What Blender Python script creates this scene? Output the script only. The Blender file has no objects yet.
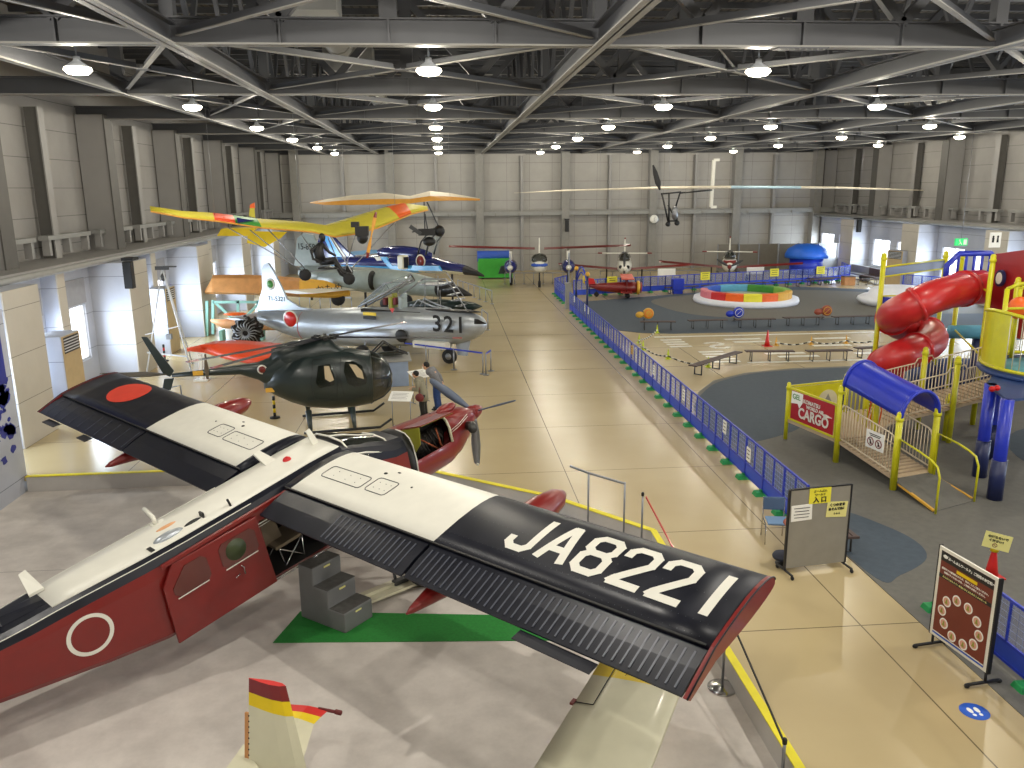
import bpy, bmesh, math, random
from mathutils import Vector, Matrix, Euler
random.seed(7)
SC = bpy.context.scene
COL = SC.collection
R = math.radians
PI = math.pi

# ------------------------------------------------------------------ camera
EYE = Vector((0, 0, 7.0))
FPX = 820.45
def cam_axes():
    p, y, r = R(13.42), R(4.577), R(-0.4855)
    f = Vector((math.sin(y)*math.cos(p), math.cos(y)*math.cos(p), -math.sin(p)))
    rt = Vector((math.cos(y), -math.sin(y), 0)); up = rt.cross(f)
    c, s = math.cos(r), math.sin(r)
    return c*rt+s*up, -s*rt+c*up, f
RT, UP, FW = cam_axes()
cam_d = bpy.data.cameras.new('camera'); cam = bpy.data.objects.new('camera', cam_d); COL.objects.link(cam)
cam_d.sensor_fit = 'HORIZONTAL'; cam_d.sensor_width = 36; cam_d.lens = FPX/1024*36
cam_d.clip_start = 0.1; cam_d.clip_end = 400
cam.matrix_world = Matrix(((RT.x, UP.x, -FW.x, 0), (RT.y, UP.y, -FW.y, 0), (RT.z, UP.z, -FW.z, 7.0), (0, 0, 0, 1)))
SC.camera = cam
def ray(px, py): return RT*(px-512)+UP*(384-py)+FW*FPX
def on(px, py, z=0.0):
    d = ray(px, py); return EYE+d*((z-7.0)/d.z)
def at(px, py, Y):
    d = ray(px, py); return EYE+d*(Y/d.y)

# ------------------------------------------------------------------ world, exposure
w = bpy.data.worlds.new('world'); SC.world = w; w.use_nodes = True
w.node_tree.nodes['Background'].inputs[0].default_value = (0.75, 0.88, 1.0, 1)
w.node_tree.nodes['Background'].inputs[1].default_value = 1.0
SC.view_settings.view_transform = 'Standard'; SC.view_settings.look = 'None'
SC.view_settings.exposure = 0.0; SC.view_settings.gamma = 1.0
SC.view_settings.use_curve_mapping = False

LAMP_W = 430.0       # one high-bay lamp
WIN_W = 170.0        # daylight through one side window
LAMP_X = (-8.1, -0.25, 7.6, 15.2, 22.9, 30.0)
LAMP_Y = (2.5, 11.5, 20.3, 29.0, 38.6, 47.4, 56.6, 65.5)
def light(name, kind, loc, power, color, size=0.4, rot=(0, 0, 0), size_y=None, spot=None):
    d = bpy.data.lights.new(name, kind); d.energy = power; d.color = color
    if kind == 'AREA':
        d.size = size
        if size_y: d.shape = 'RECTANGLE'; d.size_y = size_y
    else: d.shadow_soft_size = size
    if spot: d.spot_size = spot; d.spot_blend = 0.6
    o = bpy.data.objects.new(name, d); COL.objects.link(o); o.location = loc; o.rotation_euler = rot
    return o
LAMP_C = (1.0, 0.93, 0.78)
for ly in LAMP_Y:
    for lx in LAMP_X:
        if (lx, ly) == (30.0, 65.5): continue
        light('lamp_light', 'POINT', (lx, ly, 9.5), LAMP_W*(2.1 if ly < 15 else 1.0), (1.0, .95, .86) if ly < 15 else LAMP_C, 0.12)  # unseen near rows, no fixtures: first added as fill, both boosted for the pit

# ------------------------------------------------------------------ materials
def lin(c): return tuple((v/12.92 if v <= .04045 else ((v+.055)/1.055)**2.4) for v in c)
def hexc(h): return lin(tuple(int(h[i:i+2], 16)/255 for i in (0, 2, 4)))
MATS = {}
def mat(name, col, rough=0.5, metal=0.0, var=0.06, scale=4.0, bump=0.0, coat=0.0, spec=0.5, alpha=1.0, emit=0.0, trans=0.0, rvar=0.0):
    if name in MATS: return MATS[name]
    m = bpy.data.materials.new(name); m.use_nodes = True; nt = m.node_tree; N = nt.nodes; L = nt.links
    b = N['Principled BSDF']; c = hexc(col) if isinstance(col, str) else col
    tc = N.new('ShaderNodeTexCoord'); nz = N.new('ShaderNodeTexNoise'); nz.inputs['Scale'].default_value = scale; nz.inputs['Detail'].default_value = 5
    L.new(tc.outputs['Object'], nz.inputs['Vector'])
    mp = N.new('ShaderNodeMapRange'); mp.inputs[1].default_value = .3; mp.inputs[2].default_value = .7
    mp.inputs[3].default_value = 1-var; mp.inputs[4].default_value = 1+var
    L.new(nz.outputs['Fac'], mp.inputs[0])
    vm = N.new('ShaderNodeVectorMath'); vm.operation = 'SCALE'; vm.inputs[0].default_value = c
    L.new(mp.outputs[0], vm.inputs['Scale']); L.new(vm.outputs[0], b.inputs['Base Color'])
    b.inputs['Roughness'].default_value = rough; b.inputs['Metallic'].default_value = metal
    b.inputs['Specular IOR Level'].default_value = spec
    b.inputs['Coat Weight'].default_value = coat
    if coat: b.inputs['Coat Roughness'].default_value = 0.08
    b.inputs['Alpha'].default_value = alpha
    b.inputs['Transmission Weight'].default_value = trans
    if rvar:
        mr = N.new('ShaderNodeMapRange'); mr.inputs[3].default_value = max(0.02, rough-rvar); mr.inputs[4].default_value = rough+rvar
        L.new(nz.outputs['Fac'], mr.inputs[0]); L.new(mr.outputs[0], b.inputs['Roughness'])
    if emit:
        b.inputs['Emission Color'].default_value = (*c, 1); b.inputs['Emission Strength'].default_value = emit
    if bump:
        bp = N.new('ShaderNodeBump'); bp.inputs['Strength'].default_value = bump; bp.inputs['Distance'].default_value = .02
        L.new(nz.outputs['Fac'], bp.inputs['Height']); L.new(bp.outputs[0], b.inputs['Normal'])
    m.diffuse_color = (*c, 1); MATS[name] = m
    return m
M = mat
M('red_paint', '761815', .32, coat=.4); M('bright_red', 'c8201c', .35, coat=.2); M('orange_red', 'e04a20', .4)
M('navy_black', '0e111d', .36, spec=.35, var=.18, scale=3, rvar=.12, bump=.03); M('black', '141414', .5); M('rib_highlight', '484b56', .35); M('white_paint', 'dedcd0', .38, var=.03)
M('white', 'e8e6de', .45, var=.03); M('cream', 'cdc9ae', .4, coat=.1, var=.03); M('yellow', 'e0c200', .4); M('gold', 'd8a53a', .5)
M('dark_interior', '1c1a18', .8); M('olive', '8a8a2a', .5); M('steel', '8f9194', .35, metal=.8); M('chrome', 'c8c8c8', .15, metal=1)
M('blue_grey', '5a6476', .45); M('glass', 'a8b8b8', .05, alpha=.28, spec=.8); M('dark_glass', '20241f', .08, alpha=.75, spec=.8)
M('silver', 'a9afb5', .33, metal=.55, var=.05, rvar=.08); M('rubber', '1b1b1b', .8); M('green_mat', '1f7a2c', .9, var=.12, scale=20)
M('heli_green', '26302f', .33, coat=.2, var=.12, scale=2.5); M('grey_panel', '8b877c', .6); M('dark_grey', '3c3d3e', .5)
M('fence_blue', '1a35b4', .4); M('foot_green', '1c8a4a', .6); M('mesh_grey', '9aa4c4', .6); M('play_yellow', 'c9c51a', .35, coat=.2)
M('play_blue', '1c2fb0', .35, coat=.1); M('rail_cream', 'cdbfa6', .5); M('deck_tan', 'b5a083', .7); M('slide_red', 'bb2426', .36, coat=.12, var=.05)
M('bench_brown', '4c3c38', .6); M('plastic_orange', 'e8641c', .4); M('panel_blue_dark', '1b2550', .35)
M('cyan', '3f9fe0', .35, coat=.3); M('jet_blue', '232a66', .2, coat=.5, var=.04); M('jet_grey', '8f9a96', .4); M('tank_green', '1f2f2c', .3, coat=.3)
M('sail_yellow', 'c8bc38', .55); M('sail_orange', 'd99a3a', .55); M('sail_white', 'ddd3bd', .6); M('wood', 'c08850', .45, coat=.3, var=.15, scale=3)
M('wood_light', 'd8a070', .5, var=.12); M('mint', '93c8bd', .5); M('skin', 'c89a7a', .6); M('jacket_grey', '77777a', .85, var=.2, scale=30)
M('coat_beige', '86826f', .85); M('jeans', '243c6e', .85, var=.2, scale=20); M('hair', '15110f', .7); M('bag_red', '6a2424', .6)
M('paper', 'ecebe4', .7, var=.02); M('sign_yellow', 'e6dc3a', .6, var=.03); M('sign_cream', 'e3dc8c', .6, var=.03); M('ink', '151515', .7)
M('sign_brown', '6e2b1e', .5, var=.03); M('sign_black', '17171a', .5); M('sticker_blue', '1858c8', .5); M('pvc_white', 'e6e9f2', .4, var=.03)
M('light_green', '7fb04a', .6); M('pink', 'd87a86', .5); M('sky_blue', '5ba6c8', .5); M('mid_blue', '2a55b8', .5); M('grass_green', '3c8a34', .5)
M('warm_beige', 'b9a98a', .6); M('fabric_blue', '4a6080', .8); M('table_red', '94452f', .5); M('lens_red', 'c01010', .3)

# ------------------------------------------------------------------ mesh helpers
ID = Matrix.Identity(4)
def V(*a): return Vector(a if len(a) == 3 else a[0])
class MB:
    """collects shapes; build() links them as ONE mesh object"""
    def __init__(s, xf=None): s.v = []; s.f = []; s.m = []; s.sm = []; s.xf = xf or ID
    def add(s, verts, faces, m=0, smooth=False, xf=None):
        o = len(s.v); X = s.xf @ xf if xf else s.xf
        s.v += [X @ Vector(p) for p in verts]
        for k, f in enumerate(faces):
            s.f.append([o+i for i in f]); s.m.append(m[k] if isinstance(m, (list, tuple)) else m); s.sm.append(smooth)
        return s
    def box(s, c, d, m=0, rz=0, xf=None, taper=None):
        x, y, z = [k/2 for k in d]; t = taper or (1, 1)
        vs = [(-x, -y, -z), (x, -y, -z), (x, y, -z), (-x, y, -z), (-x*t[0], -y*t[1], z), (x*t[0], -y*t[1], z), (x*t[0], y*t[1], z), (-x*t[0], y*t[1], z)]
        X = Matrix.Translation(c) @ Matrix.Rotation(rz, 4, 'Z')
        if xf: X = xf @ X
        return s.add(vs, [(0, 3, 2, 1), (4, 5, 6, 7), (0, 1, 5, 4), (1, 2, 6, 5), (2, 3, 7, 6), (3, 0, 4, 7)], m, False, X)
    def beam(s, a, b, w, h, m=0, up=(0, 0, 1)):
        a, b = V(a), V(b); d = (b-a); L = d.length; d = d/L; u = V(up)
        if abs(d.dot(u)) > .98: u = V(0, 1, 0)
        sd = d.cross(u).normalized(); u = sd.cross(d)
        vs = [p+sd*i*w/2+u*j*h/2 for p in (a, b) for i, j in ((-1, -1), (1, -1), (1, 1), (-1, 1))]
        return s.add(vs, [(0, 1, 2, 3), (7, 6, 5, 4), (0, 4, 5, 1), (1, 5, 6, 2), (2, 6, 7, 3), (3, 7, 4, 0)], m)
    def tube(s, pts, r, n=8, m=0, caps=True, closed=False, smooth=True):
        pts = [V(p) for p in pts]; k = len(pts); rs = r if isinstance(r, (list, tuple)) else [r]*k
        rings = []; pu = None
        for i, p in enumerate(pts):
            a = pts[(i-1) % k] if (i > 0 or closed) else p; b = pts[(i+1) % k] if (i < k-1 or closed) else p
            d = (b-a).normalized()
            if pu is None: pu = V(0, 0, 1) if abs(d.z) < .9 else V(0, 1, 0)
            sd = d.cross(pu)
            if sd.length < 1e-5: sd = d.cross(V(1, .3, 0))
            sd.normalize(); u = sd.cross(d); pu = u
            rings.append([p+(sd*math.cos(t)+u*math.sin(t))*rs[i] for t in [2*PI*j/n for j in range(n)]])
        return s.loft(rings, m, caps=caps and not closed, closed=closed, smooth=smooth)
    def loft(s, rings, m=0, caps=True, closed=False, smooth=True, skip=None, open_ring=False):
        n = len(rings[0]); o = []; fs = []; ms = []
        for r_ in rings: o += list(r_)
        k = len(rings); nn = n-1 if open_ring else n
        for i in range(k if closed else k-1):
            for j in range(nn):
                mm = m(i, j) if callable(m) else m
                if mm is None: continue
                i2 = (i+1) % k; j2 = (j+1) % n
                fs.append((i*n+j, i*n+j2, i2*n+j2, i2*n+j)); ms.append(mm)
        if caps:
            mm0 = m(0, -1) if callable(m) else m; mm1 = m(k-2, -1) if callable(m) else m
            if mm0 is not None: fs.append(tuple(range(n-1, -1, -1))); ms.append(mm0)
            if mm1 is not None: fs.append(tuple((k-1)*n+j for j in range(n))); ms.append(mm1)
        return s.add(o, fs, ms, smooth)
    def cyl(s, a, b, r, n=16, m=0, r2=None, smooth=True): return s.tube([a, b], [r, r if r2 is None else r2], n, m, True, False, smooth)
    def lathe(s, c, prof, n=24, m=0, axis='Z', xf=None):
        rings = []
        for r_, h in prof:
            q = []
            for j in range(n):
                t = 2*PI*j/n; a, b = r_*math.cos(t), r_*math.sin(t)
                q.append(V(c)+{'Z': V(a, b, h), 'X': V(h, a, b), 'Y': V(b, h, a)}[axis])
            rings.append(q)
        if xf: rings = [[xf @ p for p in q] for q in rings]
        return s.loft(rings, m)
    def ball(s, c, r, n=12, m=0, k=7):
        r = r if isinstance(r, (tuple, list)) else (r, r, r); rings = []
        for i in range(k+1):
            t = -PI/2+PI*i/k; rr = max(math.cos(t), .02)
            rings.append([V(c)+V(r[0]*rr*math.cos(2*PI*j/n), r[1]*rr*math.sin(2*PI*j/n), r[2]*math.sin(t)) for j in range(n)])
        return s.loft(rings, m)
    def prism(s, poly, vec, m=0, smooth=False):
        """polygon of 3D points pushed along vec"""
        p = [V(q) for q in poly]; n = len(p); vec = V(vec)
        vs = p+[q+vec for q in p]
        fs = [tuple(range(n-1, -1, -1)), tuple(range(n, 2*n))]+[(i, (i+1) % n, n+(i+1) % n, n+i) for i in range(n)]
        return s.add(vs, fs, m, smooth)
    def quad(s, a, b, c, d, m=0): return s.add([a, b, c, d], [(0, 1, 2, 3)], m)
    def build(s, name, mats, parent=None, bevel=0, origin=None, fixn=True):
        me = bpy.data.meshes.new(name); off = WLOC.get(parent.name, V(0, 0, 0)) if parent else (V(origin) if origin is not None else V(0, 0, 0))
        me.from_pydata([tuple(p-off) for p in s.v], [], s.f)
        for mm in (mats if isinstance(mats, (list, tuple)) else [mats]): me.materials.append(MATS[mm] if isinstance(mm, str) else mm)
        for p, mi, sm in zip(me.polygons, s.m, s.sm): p.material_index = mi; p.use_smooth = sm
        if fixn:
            b = bmesh.new(); b.from_mesh(me); bmesh.ops.recalc_face_normals(b, faces=b.faces); b.to_mesh(me); b.free()
        me.update()
        o = bpy.data.objects.new(name, me); COL.objects.link(o)
        if parent: o.parent = parent; WLOC[o.name] = off
        else: o.location = off; WLOC[o.name] = off
        if bevel:
            bv = o.modifiers.new('bevel', 'BEVEL'); bv.width = bevel; bv.segments = 2; bv.limit_method = 'ANGLE'
        return o
WLOC = {}
def thing(name, label, cat, loc=(0, 0, 0), group=None):
    o = bpy.data.objects.new(name, None); COL.objects.link(o); o.location = loc; o.empty_display_size = .2
    WLOC[o.name] = V(loc); o['label'] = label; o['category'] = cat
    if group: o['group'] = group
    return o
def tag(o, label, cat, group=None, kind=None):
    o['label'] = label; o['category'] = cat
    if group: o['group'] = group
    if kind: o['kind'] = kind
    return o
def struct(o, label=None):
    o['kind'] = 'structure'
    if label: o['label'] = label
    return o
def copy_tree(o, parent=None):
    c = o.copy(); COL.objects.link(c)
    if parent: c.parent = parent
    for ch in list(o.children): copy_tree(ch, c)
    WLOC[c.name] = WLOC.get(o.name, V(0, 0, 0))
    return c
def place(o, loc, rz=0, label=None, group=None, scale=None):
    o.location = loc; o.rotation_euler = (0, 0, rz)
    if scale: o.scale = (scale,)*3
    if label: o['label'] = label
    if group: o['group'] = group
    return o
def TRS(loc, rz=0, pitch=0, s=1.0):
    """frame with x forward, y left, z up; pitch lifts the nose"""
    return Matrix.Translation(loc) @ Matrix.Rotation(rz, 4, 'Z') @ Matrix.Rotation(-pitch, 4, 'Y') @ Matrix.Scale(s, 4)
def text_mesh(body, size, name='lettering', depth=0.004, spacing=1.0, bold=0.0):
    cu = bpy.data.curves.new(name, 'FONT'); cu.body = body; cu.size = size; cu.extrude = depth; cu.align_x = 'CENTER'; cu.align_y = 'CENTER'
    cu.space_character = spacing; cu.offset = bold; cu.resolution_u = 3
    o = bpy.data.objects.new(name, cu); COL.objects.link(o)
    dg = bpy.context.evaluated_depsgraph_get(); me = bpy.data.meshes.new_from_object(o.evaluated_get(dg))
    vs = [v.co.copy() for v in me.vertices]; fs = [tuple(p.vertices) for p in me.polygons]
    bpy.data.objects.remove(o); bpy.data.curves.remove(cu); bpy.data.meshes.remove(me)
    return vs, fs
def frame_xf(o, x, y):
    """matrix whose local x,y run along the given world directions"""
    x = V(x).normalized(); z = x.cross(V(y)).normalized(); y = z.cross(x)
    return Matrix(((x.x, y.x, z.x, o[0]), (x.y, y.y, z.y, o[1]), (x.z, y.z, z.z, o[2]), (0, 0, 0, 1)))
def write(body, size, o, x, y, matn, parent, name='lettering', spacing=1.0, bold=0.0, fit=None):
    vs, fs = text_mesh(body, size, name, .003, spacing, bold)
    if not vs: return None
    if fit:
        wd = max(p.x for p in vs)-min(p.x for p in vs)
        if wd > fit: vs = [V(p.x*fit/wd, p.y, p.z) for p in vs]
    mb = MB(); mb.add(vs, fs, 0, False, frame_xf(o, x, y))
    return mb.build(name, matn, parent, fixn=False)
def arc(c, r, a0, a1, n, ax='XY'):
    out = []
    for i in range(n+1):
        t = a0+(a1-a0)*i/n; a, b = r*math.cos(t), r*math.sin(t)
        out.append(V(c)+{'XY': V(a, b, 0), 'XZ': V(a, 0, b), 'YZ': V(0, a, b)}[ax])
    return out

def tag_stuff(o): o['kind'] = 'stuff'; return o

# ------------------------------------------------------------------ setting: floors
PIT = -0.4
XL, XR, YF, YB = -14.6, 34.4, 71.9, -5.0
def floor_mat():
    m = bpy.data.materials.new('epoxy_floor'); m.use_nodes = True; nt = m.node_tree; N = nt.nodes; L = nt.links; b = N['Principled BSDF']
    tc = N.new('ShaderNodeTexCoord')
    n1 = N.new('ShaderNodeTexNoise'); n1.inputs['Scale'].default_value = .35; n1.inputs['Detail'].default_value = 4
    L.new(tc.outputs['Object'], n1.inputs['Vector'])
    r = N.new('ShaderNodeValToRGB'); r.color_ramp.elements[0].position = .3; r.color_ramp.elements[1].position = .7
    r.color_ramp.elements[0].color = (*hexc('b09e76'), 1); r.color_ramp.elements[1].color = (*hexc('bbaa82'), 1)
    L.new(n1.outputs['Fac'], r.inputs['Fac'])
    sx = N.new('ShaderNodeSeparateXYZ'); L.new(tc.outputs['Object'], sx.inputs[0])
    def joint(out, off, period, wd):
        a = N.new('ShaderNodeMath'); a.operation = 'ADD'; a.inputs[1].default_value = off; L.new(out, a.inputs[0])
        f = N.new('ShaderNodeMath'); f.operation = 'PINGPONG'; f.inputs[1].default_value = period/2; L.new(a.outputs[0], f.inputs[0])
        g = N.new('ShaderNodeMath'); g.operation = 'LESS_THAN'; g.inputs[1].default_value = wd; L.new(f.outputs[0], g.inputs[0]); return g.outputs[0]
    jx = joint(sx.outputs['X'], -2.9, 3.72, .012); jy = joint(sx.outputs['Y'], -11.63, 3.97, .012)
    mx = N.new('ShaderNodeMath'); mx.operation = 'MAXIMUM'; L.new(jx, mx.inputs[0]); L.new(jy, mx.inputs[1])
    mix = N.new('ShaderNodeMix'); mix.data_type = 'RGBA'; L.new(mx.outputs[0], mix.inputs['Factor'])
    L.new(r.outputs[0], mix.inputs[6]); mix.inputs[7].default_value = (*hexc('6b6048'), 1)
    L.new(mix.outputs[2], b.inputs['Base Color'])
    n2 = N.new('ShaderNodeTexNoise'); n2.inputs['Scale'].default_value = 1.3; n2.inputs['Detail'].default_value = 6; L.new(tc.outputs['Object'], n2.inputs['Vector'])
    mr = N.new('ShaderNodeMapRange'); mr.inputs[1].default_value = .3; mr.inputs[2].default_value = .7; mr.inputs[3].default_value = .24; mr.inputs[4].default_value = .38
    L.new(n2.outputs['Fac'], mr.inputs[0]); b.inputs['Roughness'].default_value = .26
    MATS['epoxy_floor'] = m
floor_mat()
def concrete(name, c0, c1, rough, sc=2.0, joint=None):
    m = bpy.data.materials.new(name); m.use_nodes = True; nt = m.node_tree; N = nt.nodes; L = nt.links; b = N['Principled BSDF']
    tc = N.new('ShaderNodeTexCoord'); n1 = N.new('ShaderNodeTexNoise'); n1.inputs['Scale'].default_value = sc; n1.inputs['Detail'].default_value = 8; n1.inputs['Roughness'].default_value = .65
    L.new(tc.outputs['Object'], n1.inputs['Vector'])
    r = N.new('ShaderNodeValToRGB'); r.color_ramp.elements[0].position = .3; r.color_ramp.elements[1].position = .72
    r.color_ramp.elements[0].color = (*hexc(c0), 1); r.color_ramp.elements[1].color = (*hexc(c1), 1)
    L.new(n1.outputs['Fac'], r.inputs['Fac']); out = r.outputs[0]
    if joint:
        sx = N.new('ShaderNodeSeparateXYZ'); L.new(tc.outputs['Object'], sx.inputs[0]); prev = None
        for ax, per, off, wd in joint:
            a = N.new('ShaderNodeMath'); a.operation = 'ADD'; a.inputs[1].default_value = off; L.new(sx.outputs[ax], a.inputs[0])
            f = N.new('ShaderNodeMath'); f.operation = 'PINGPONG'; f.inputs[1].default_value = per/2; L.new(a.outputs[0], f.inputs[0])
            g = N.new('ShaderNodeMath'); g.operation = 'LESS_THAN'; g.inputs[1].default_value = wd; L.new(f.outputs[0], g.inputs[0])
            if prev:
                mm = N.new('ShaderNodeMath'); mm.operation = 'MAXIMUM'; L.new(prev, mm.inputs[0]); L.new(g.outputs[0], mm.inputs[1]); prev = mm.outputs[0]
            else: prev = g.outputs[0]
        mix = N.new('ShaderNodeMix'); mix.data_type = 'RGBA'; L.new(prev, mix.inputs['Factor']); L.new(out, mix.inputs[6])
        dk = tuple(v*.45 for v in hexc(c0)); mix.inputs[7].default_value = (*dk, 1); out = mix.outputs[2]
    L.new(out, b.inputs['Base Color']); b.inputs['Roughness'].default_value = rough
    bp = N.new('ShaderNodeBump'); bp.inputs['Strength'].default_value = .1; bp.inputs['Distance'].default_value = .01; L.new(n1.outputs['Fac'], bp.inputs['Height']); L.new(bp.outputs[0], b.inputs['Normal'])
    MATS[name] = m
concrete('pit_concrete', 'b3aca5', 'd0c9c1', .6, 1.6, [('Y', 40, -15.9, .008)])
concrete('pit_wall', 'b4b0aa', 'c2beb8', .6, 1.0)
concrete('wall_panel', '8c8985', '9a9792', .65, .5, [('Z', 1.05, .2, .012)])
concrete('far_panel', '9d9a95', 'aaa7a1', .6, .5, [('Z', 1.55, .2, .012), ('X', 1.95, .4, .01)])
concrete('wall_warm_lit', 'b2aca0', 'beb8ac', .6, .6, [('Z', 1.3, .0, .010)])
concrete('wall_white', 'a9adb8', 'b8bcc6', .55, .6, [('Z', 1.3, .0, .010)])
concrete('rubber_slate', '3a4652', '44505c', .75, 6.0)
concrete('rubber_grey', '5b5a55', '68665f', .7, 6.0)
concrete('roof_deck', '4e4a42', '5c574d', .8, 1.0, [('X', .3, 0, .05)])
mat('steelwork', '4b4c4f', .5, var=.1, scale=.8); mat('steel_edge', '85837d', .5, var=.06); mat('duct', '8d8d89', .45, var=.05)
mat('edge_yellow', 'e6d81e', .5); mat('column_paint', '8f8d8a', .55, var=.05, scale=1); mat('column_dark', '55534f', .6)

# upper floor: one slab with the sunken display floor cut out of it
pit_edge = [(-10.7, 20.6), (-1.55, 20.75), (2.35, 17.85), (4.2, 15.7), (4.2, YB)]
mb = MB()
mb.prism([(XL, 20.6, 0), (-10.7, 20.6, 0), (-1.55, 20.75, 0), (2.35, 17.85, 0), (4.2, 15.7, 0), (4.2, YB, 0), (XR, YB, 0), (XR, YF, 0), (XL, YF, 0)], (0, 0, -.12))
struct(mb.build('floor', 'epoxy_floor'), 'glossy beige epoxy floor with saw-cut joints')
mb = MB(); mb.prism([(-13.5, YB, PIT), (4.3, YB, PIT), (4.3, 15.8, PIT), (-1.4, 20.9, PIT), (-13.5, 20.9, PIT)], (0, 0, -.1))
struct(mb.build('floor_pit', 'pit_concrete'), 'grey concrete of the sunken display floor')
mb = MB()
for a, b in zip(pit_edge[:-1], pit_edge[1:]):
    mb.beam((*a, PIT/2-.005), (*b, PIT/2-.005), .06, -PIT-.01)
struct(mb.build('trim_1', 'pit_wall'), 'pale riser wall around the sunken floor')
mb = MB()
for a, b in zip(pit_edge[:-1], pit_edge[1:]):
    mb.beam((*a, .012), (*b, .012), .13, .02)
struct(mb.build('trim_2', 'edge_yellow'), 'yellow safety strip along the step edge')

# rubber play surfaces (flat safety mats laid on the floor)
def smooth_poly(pts, n=6):
    out = []; k = len(pts)
    for i in range(k):
        p0, p1, p2, p3 = [Vector((*pts[(i+j-1) % k], 0)) for j in range(4)]
        for j in range(n):
            t = j/n; out.append(.5*((2*p1)+(-p0+p2)*t+(2*p0-5*p1+4*p2-p3)*t*t+(-p0+3*p1-3*p2+p3)*t**3))
    return out
def slab(name, pts, z0, h, m, label):
    b = bmesh.new(); vs = [b.verts.new((p[0], p[1], z0+h)) for p in pts]; f = b.faces.new(vs)
    if f.normal.z < 0: f.normal_flip()
    bmesh.ops.triangulate(b, faces=[f]); me = bpy.data.meshes.new(name)
    top = list(b.faces); r = bmesh.ops.extrude_face_region(b, geom=top)
    bmesh.ops.translate(b, verts=[g for g in r['geom'] if isinstance(g, bmesh.types.BMVert)], vec=(0, 0, -h))
    bmesh.ops.recalc_face_normals(b, faces=b.faces); b.to_mesh(me); b.free(); me.materials.append(MATS[m])
    o = bpy.data.objects.new(name, me); COL.objects.link(o); return struct(o, label)
near = [(7.62, 2), (7.62, 15.2), (7.62, 22.3), (8.0, 25.2), (8.7, 27.2), (9.8, 28.9), (11.4, 30.0), (13.6, 30.6), (17, 30.75), (34.2, 30.7), (34.2, 2)]
slab('floor_rubber_near', [Vector((*p, 0)) for p in near], 0, .012, 'rubber_grey', 'grey rubber safety surface under the climbing frame')
far = [(7.5, 47.6), (7.5, 44.0), (7.9, 41.6), (8.6, 40.2), (9.6, 39.3), (11, 38.9), (34.2, 38.7), (34.2, 52.6), (30, 54.0), (25, 56.6), (17, 54.4), (10, 51.6), (7.7, 50.6)]
slab('floor_rubber_far', [Vector((*p, 0)) for p in far], 0, .012, 'rubber_slate', 'slate rubber safety surface round the spring riders')
slab('floor_slate_patch', smooth_poly([(7.9, 25.0), (8.9, 27.2), (10.2, 28.9), (12.5, 30.1), (17, 30.5), (25, 30.5), (25, 28.5), (17, 28), (13.2, 27), (11.0, 25.0), (10.6, 23.0), (9.6, 22.0), (8.2, 21.4), (7.75, 22.5)]), .012, .003, 'rubber_slate', 'slate patch of rubber surface by the fence')
slab('floor_slate_wave', smooth_poly([(7.7, 13.2), (8.2, 13.25), (9.1, 13.9), (9.3, 14.8), (8.9, 15.9), (8.5, 16.6), (8.35, 17.6), (8.3, 18.6), (7.75, 19.4), (7.66, 16)]), .012, .003, 'rubber_slate', 'wavy slate patch of rubber near the entrance board')
slab('floor_grey_ring', smooth_poly([(13.2, 51.2), (12.9, 48), (14, 44.6), (17, 42.8), (21, 42.6), (25, 43.4), (30, 43.0), (33.6, 43.2), (33.6, 50), (29, 52.5), (24, 54.8), (17, 53.6)]), .012, .003, 'rubber_grey', 'grey rubber zone round the ring pool')
slab('floor_slate_far_right', smooth_poly([(15.6, 16.2), (18, 15.6), (21, 17), (22, 20), (20, 22.4), (16.4, 21.6), (14.8, 19)]), .012, .003, 'rubber_slate', 'slate patch of rubber under the blue posts')

# painted track lines
mb = MB()
def line(x0, y0, x1, y1, z=.006): mb.prism([(x0, y0, .001), (x1, y0, .001), (x1, y1, .001), (x0, y1, .001)], (0, 0, .005))
line(9.9, 37.95, 30, 38.2); line(12.2, 31.75, 30, 31.95)
for k in range(4): line(10.0, 37.4-k*.55, 11.0, 37.12-k*.55)
for k in range(5): line(10.9, 34.4-k*.52, 12.0, 34.12-k*.52)
for x0, y0 in ((13.0, 36.9), (13.2, 36.2), (17.2, 36.6), (22.0, 36.6), (16.4, 34.9), (21.2, 34.5), (13.6, 33.4), (13.9, 32.7), (17.4, 33.0), (18.6, 33.9), (23, 33.0)): line(x0, y0, x0+1.75, y0+.33)
# the big S painted on the lane
def stroke(pts, wd):
    for a, b in zip(pts[:-1], pts[1:]): mb.beam((*a, .004), (*b, .004), wd, .005)
sp = [(1.05, .15), (.7, -.1), (.3, -.1), (.05, .25), (.3, .6), (.75, .75), (1.0, 1.1), (.75, 1.45), (.3, 1.5), (0, 1.2)]
stroke([(11.75+(1.05-x)*.8, 35.0+(1.5-y)*.85) for x, y in sp], .22)
struct(mb.build('trim_3', 'white_paint'), 'white painted track markings on the beige floor')

# ------------------------------------------------------------------ walls
def wallbox(name, c, d, m, label=None):
    mb = MB(); mb.box(c, d); return struct(mb.build(name, m), label)
FR_Y = [17.9+9*i for i in range(7)]            # roof frames, 17.9 ... 71.9
wallbox('wall_back', ((XL+XR)/2, YB-.1, 4.6), (XR-XL, .2, 18), 'wall_panel')
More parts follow.
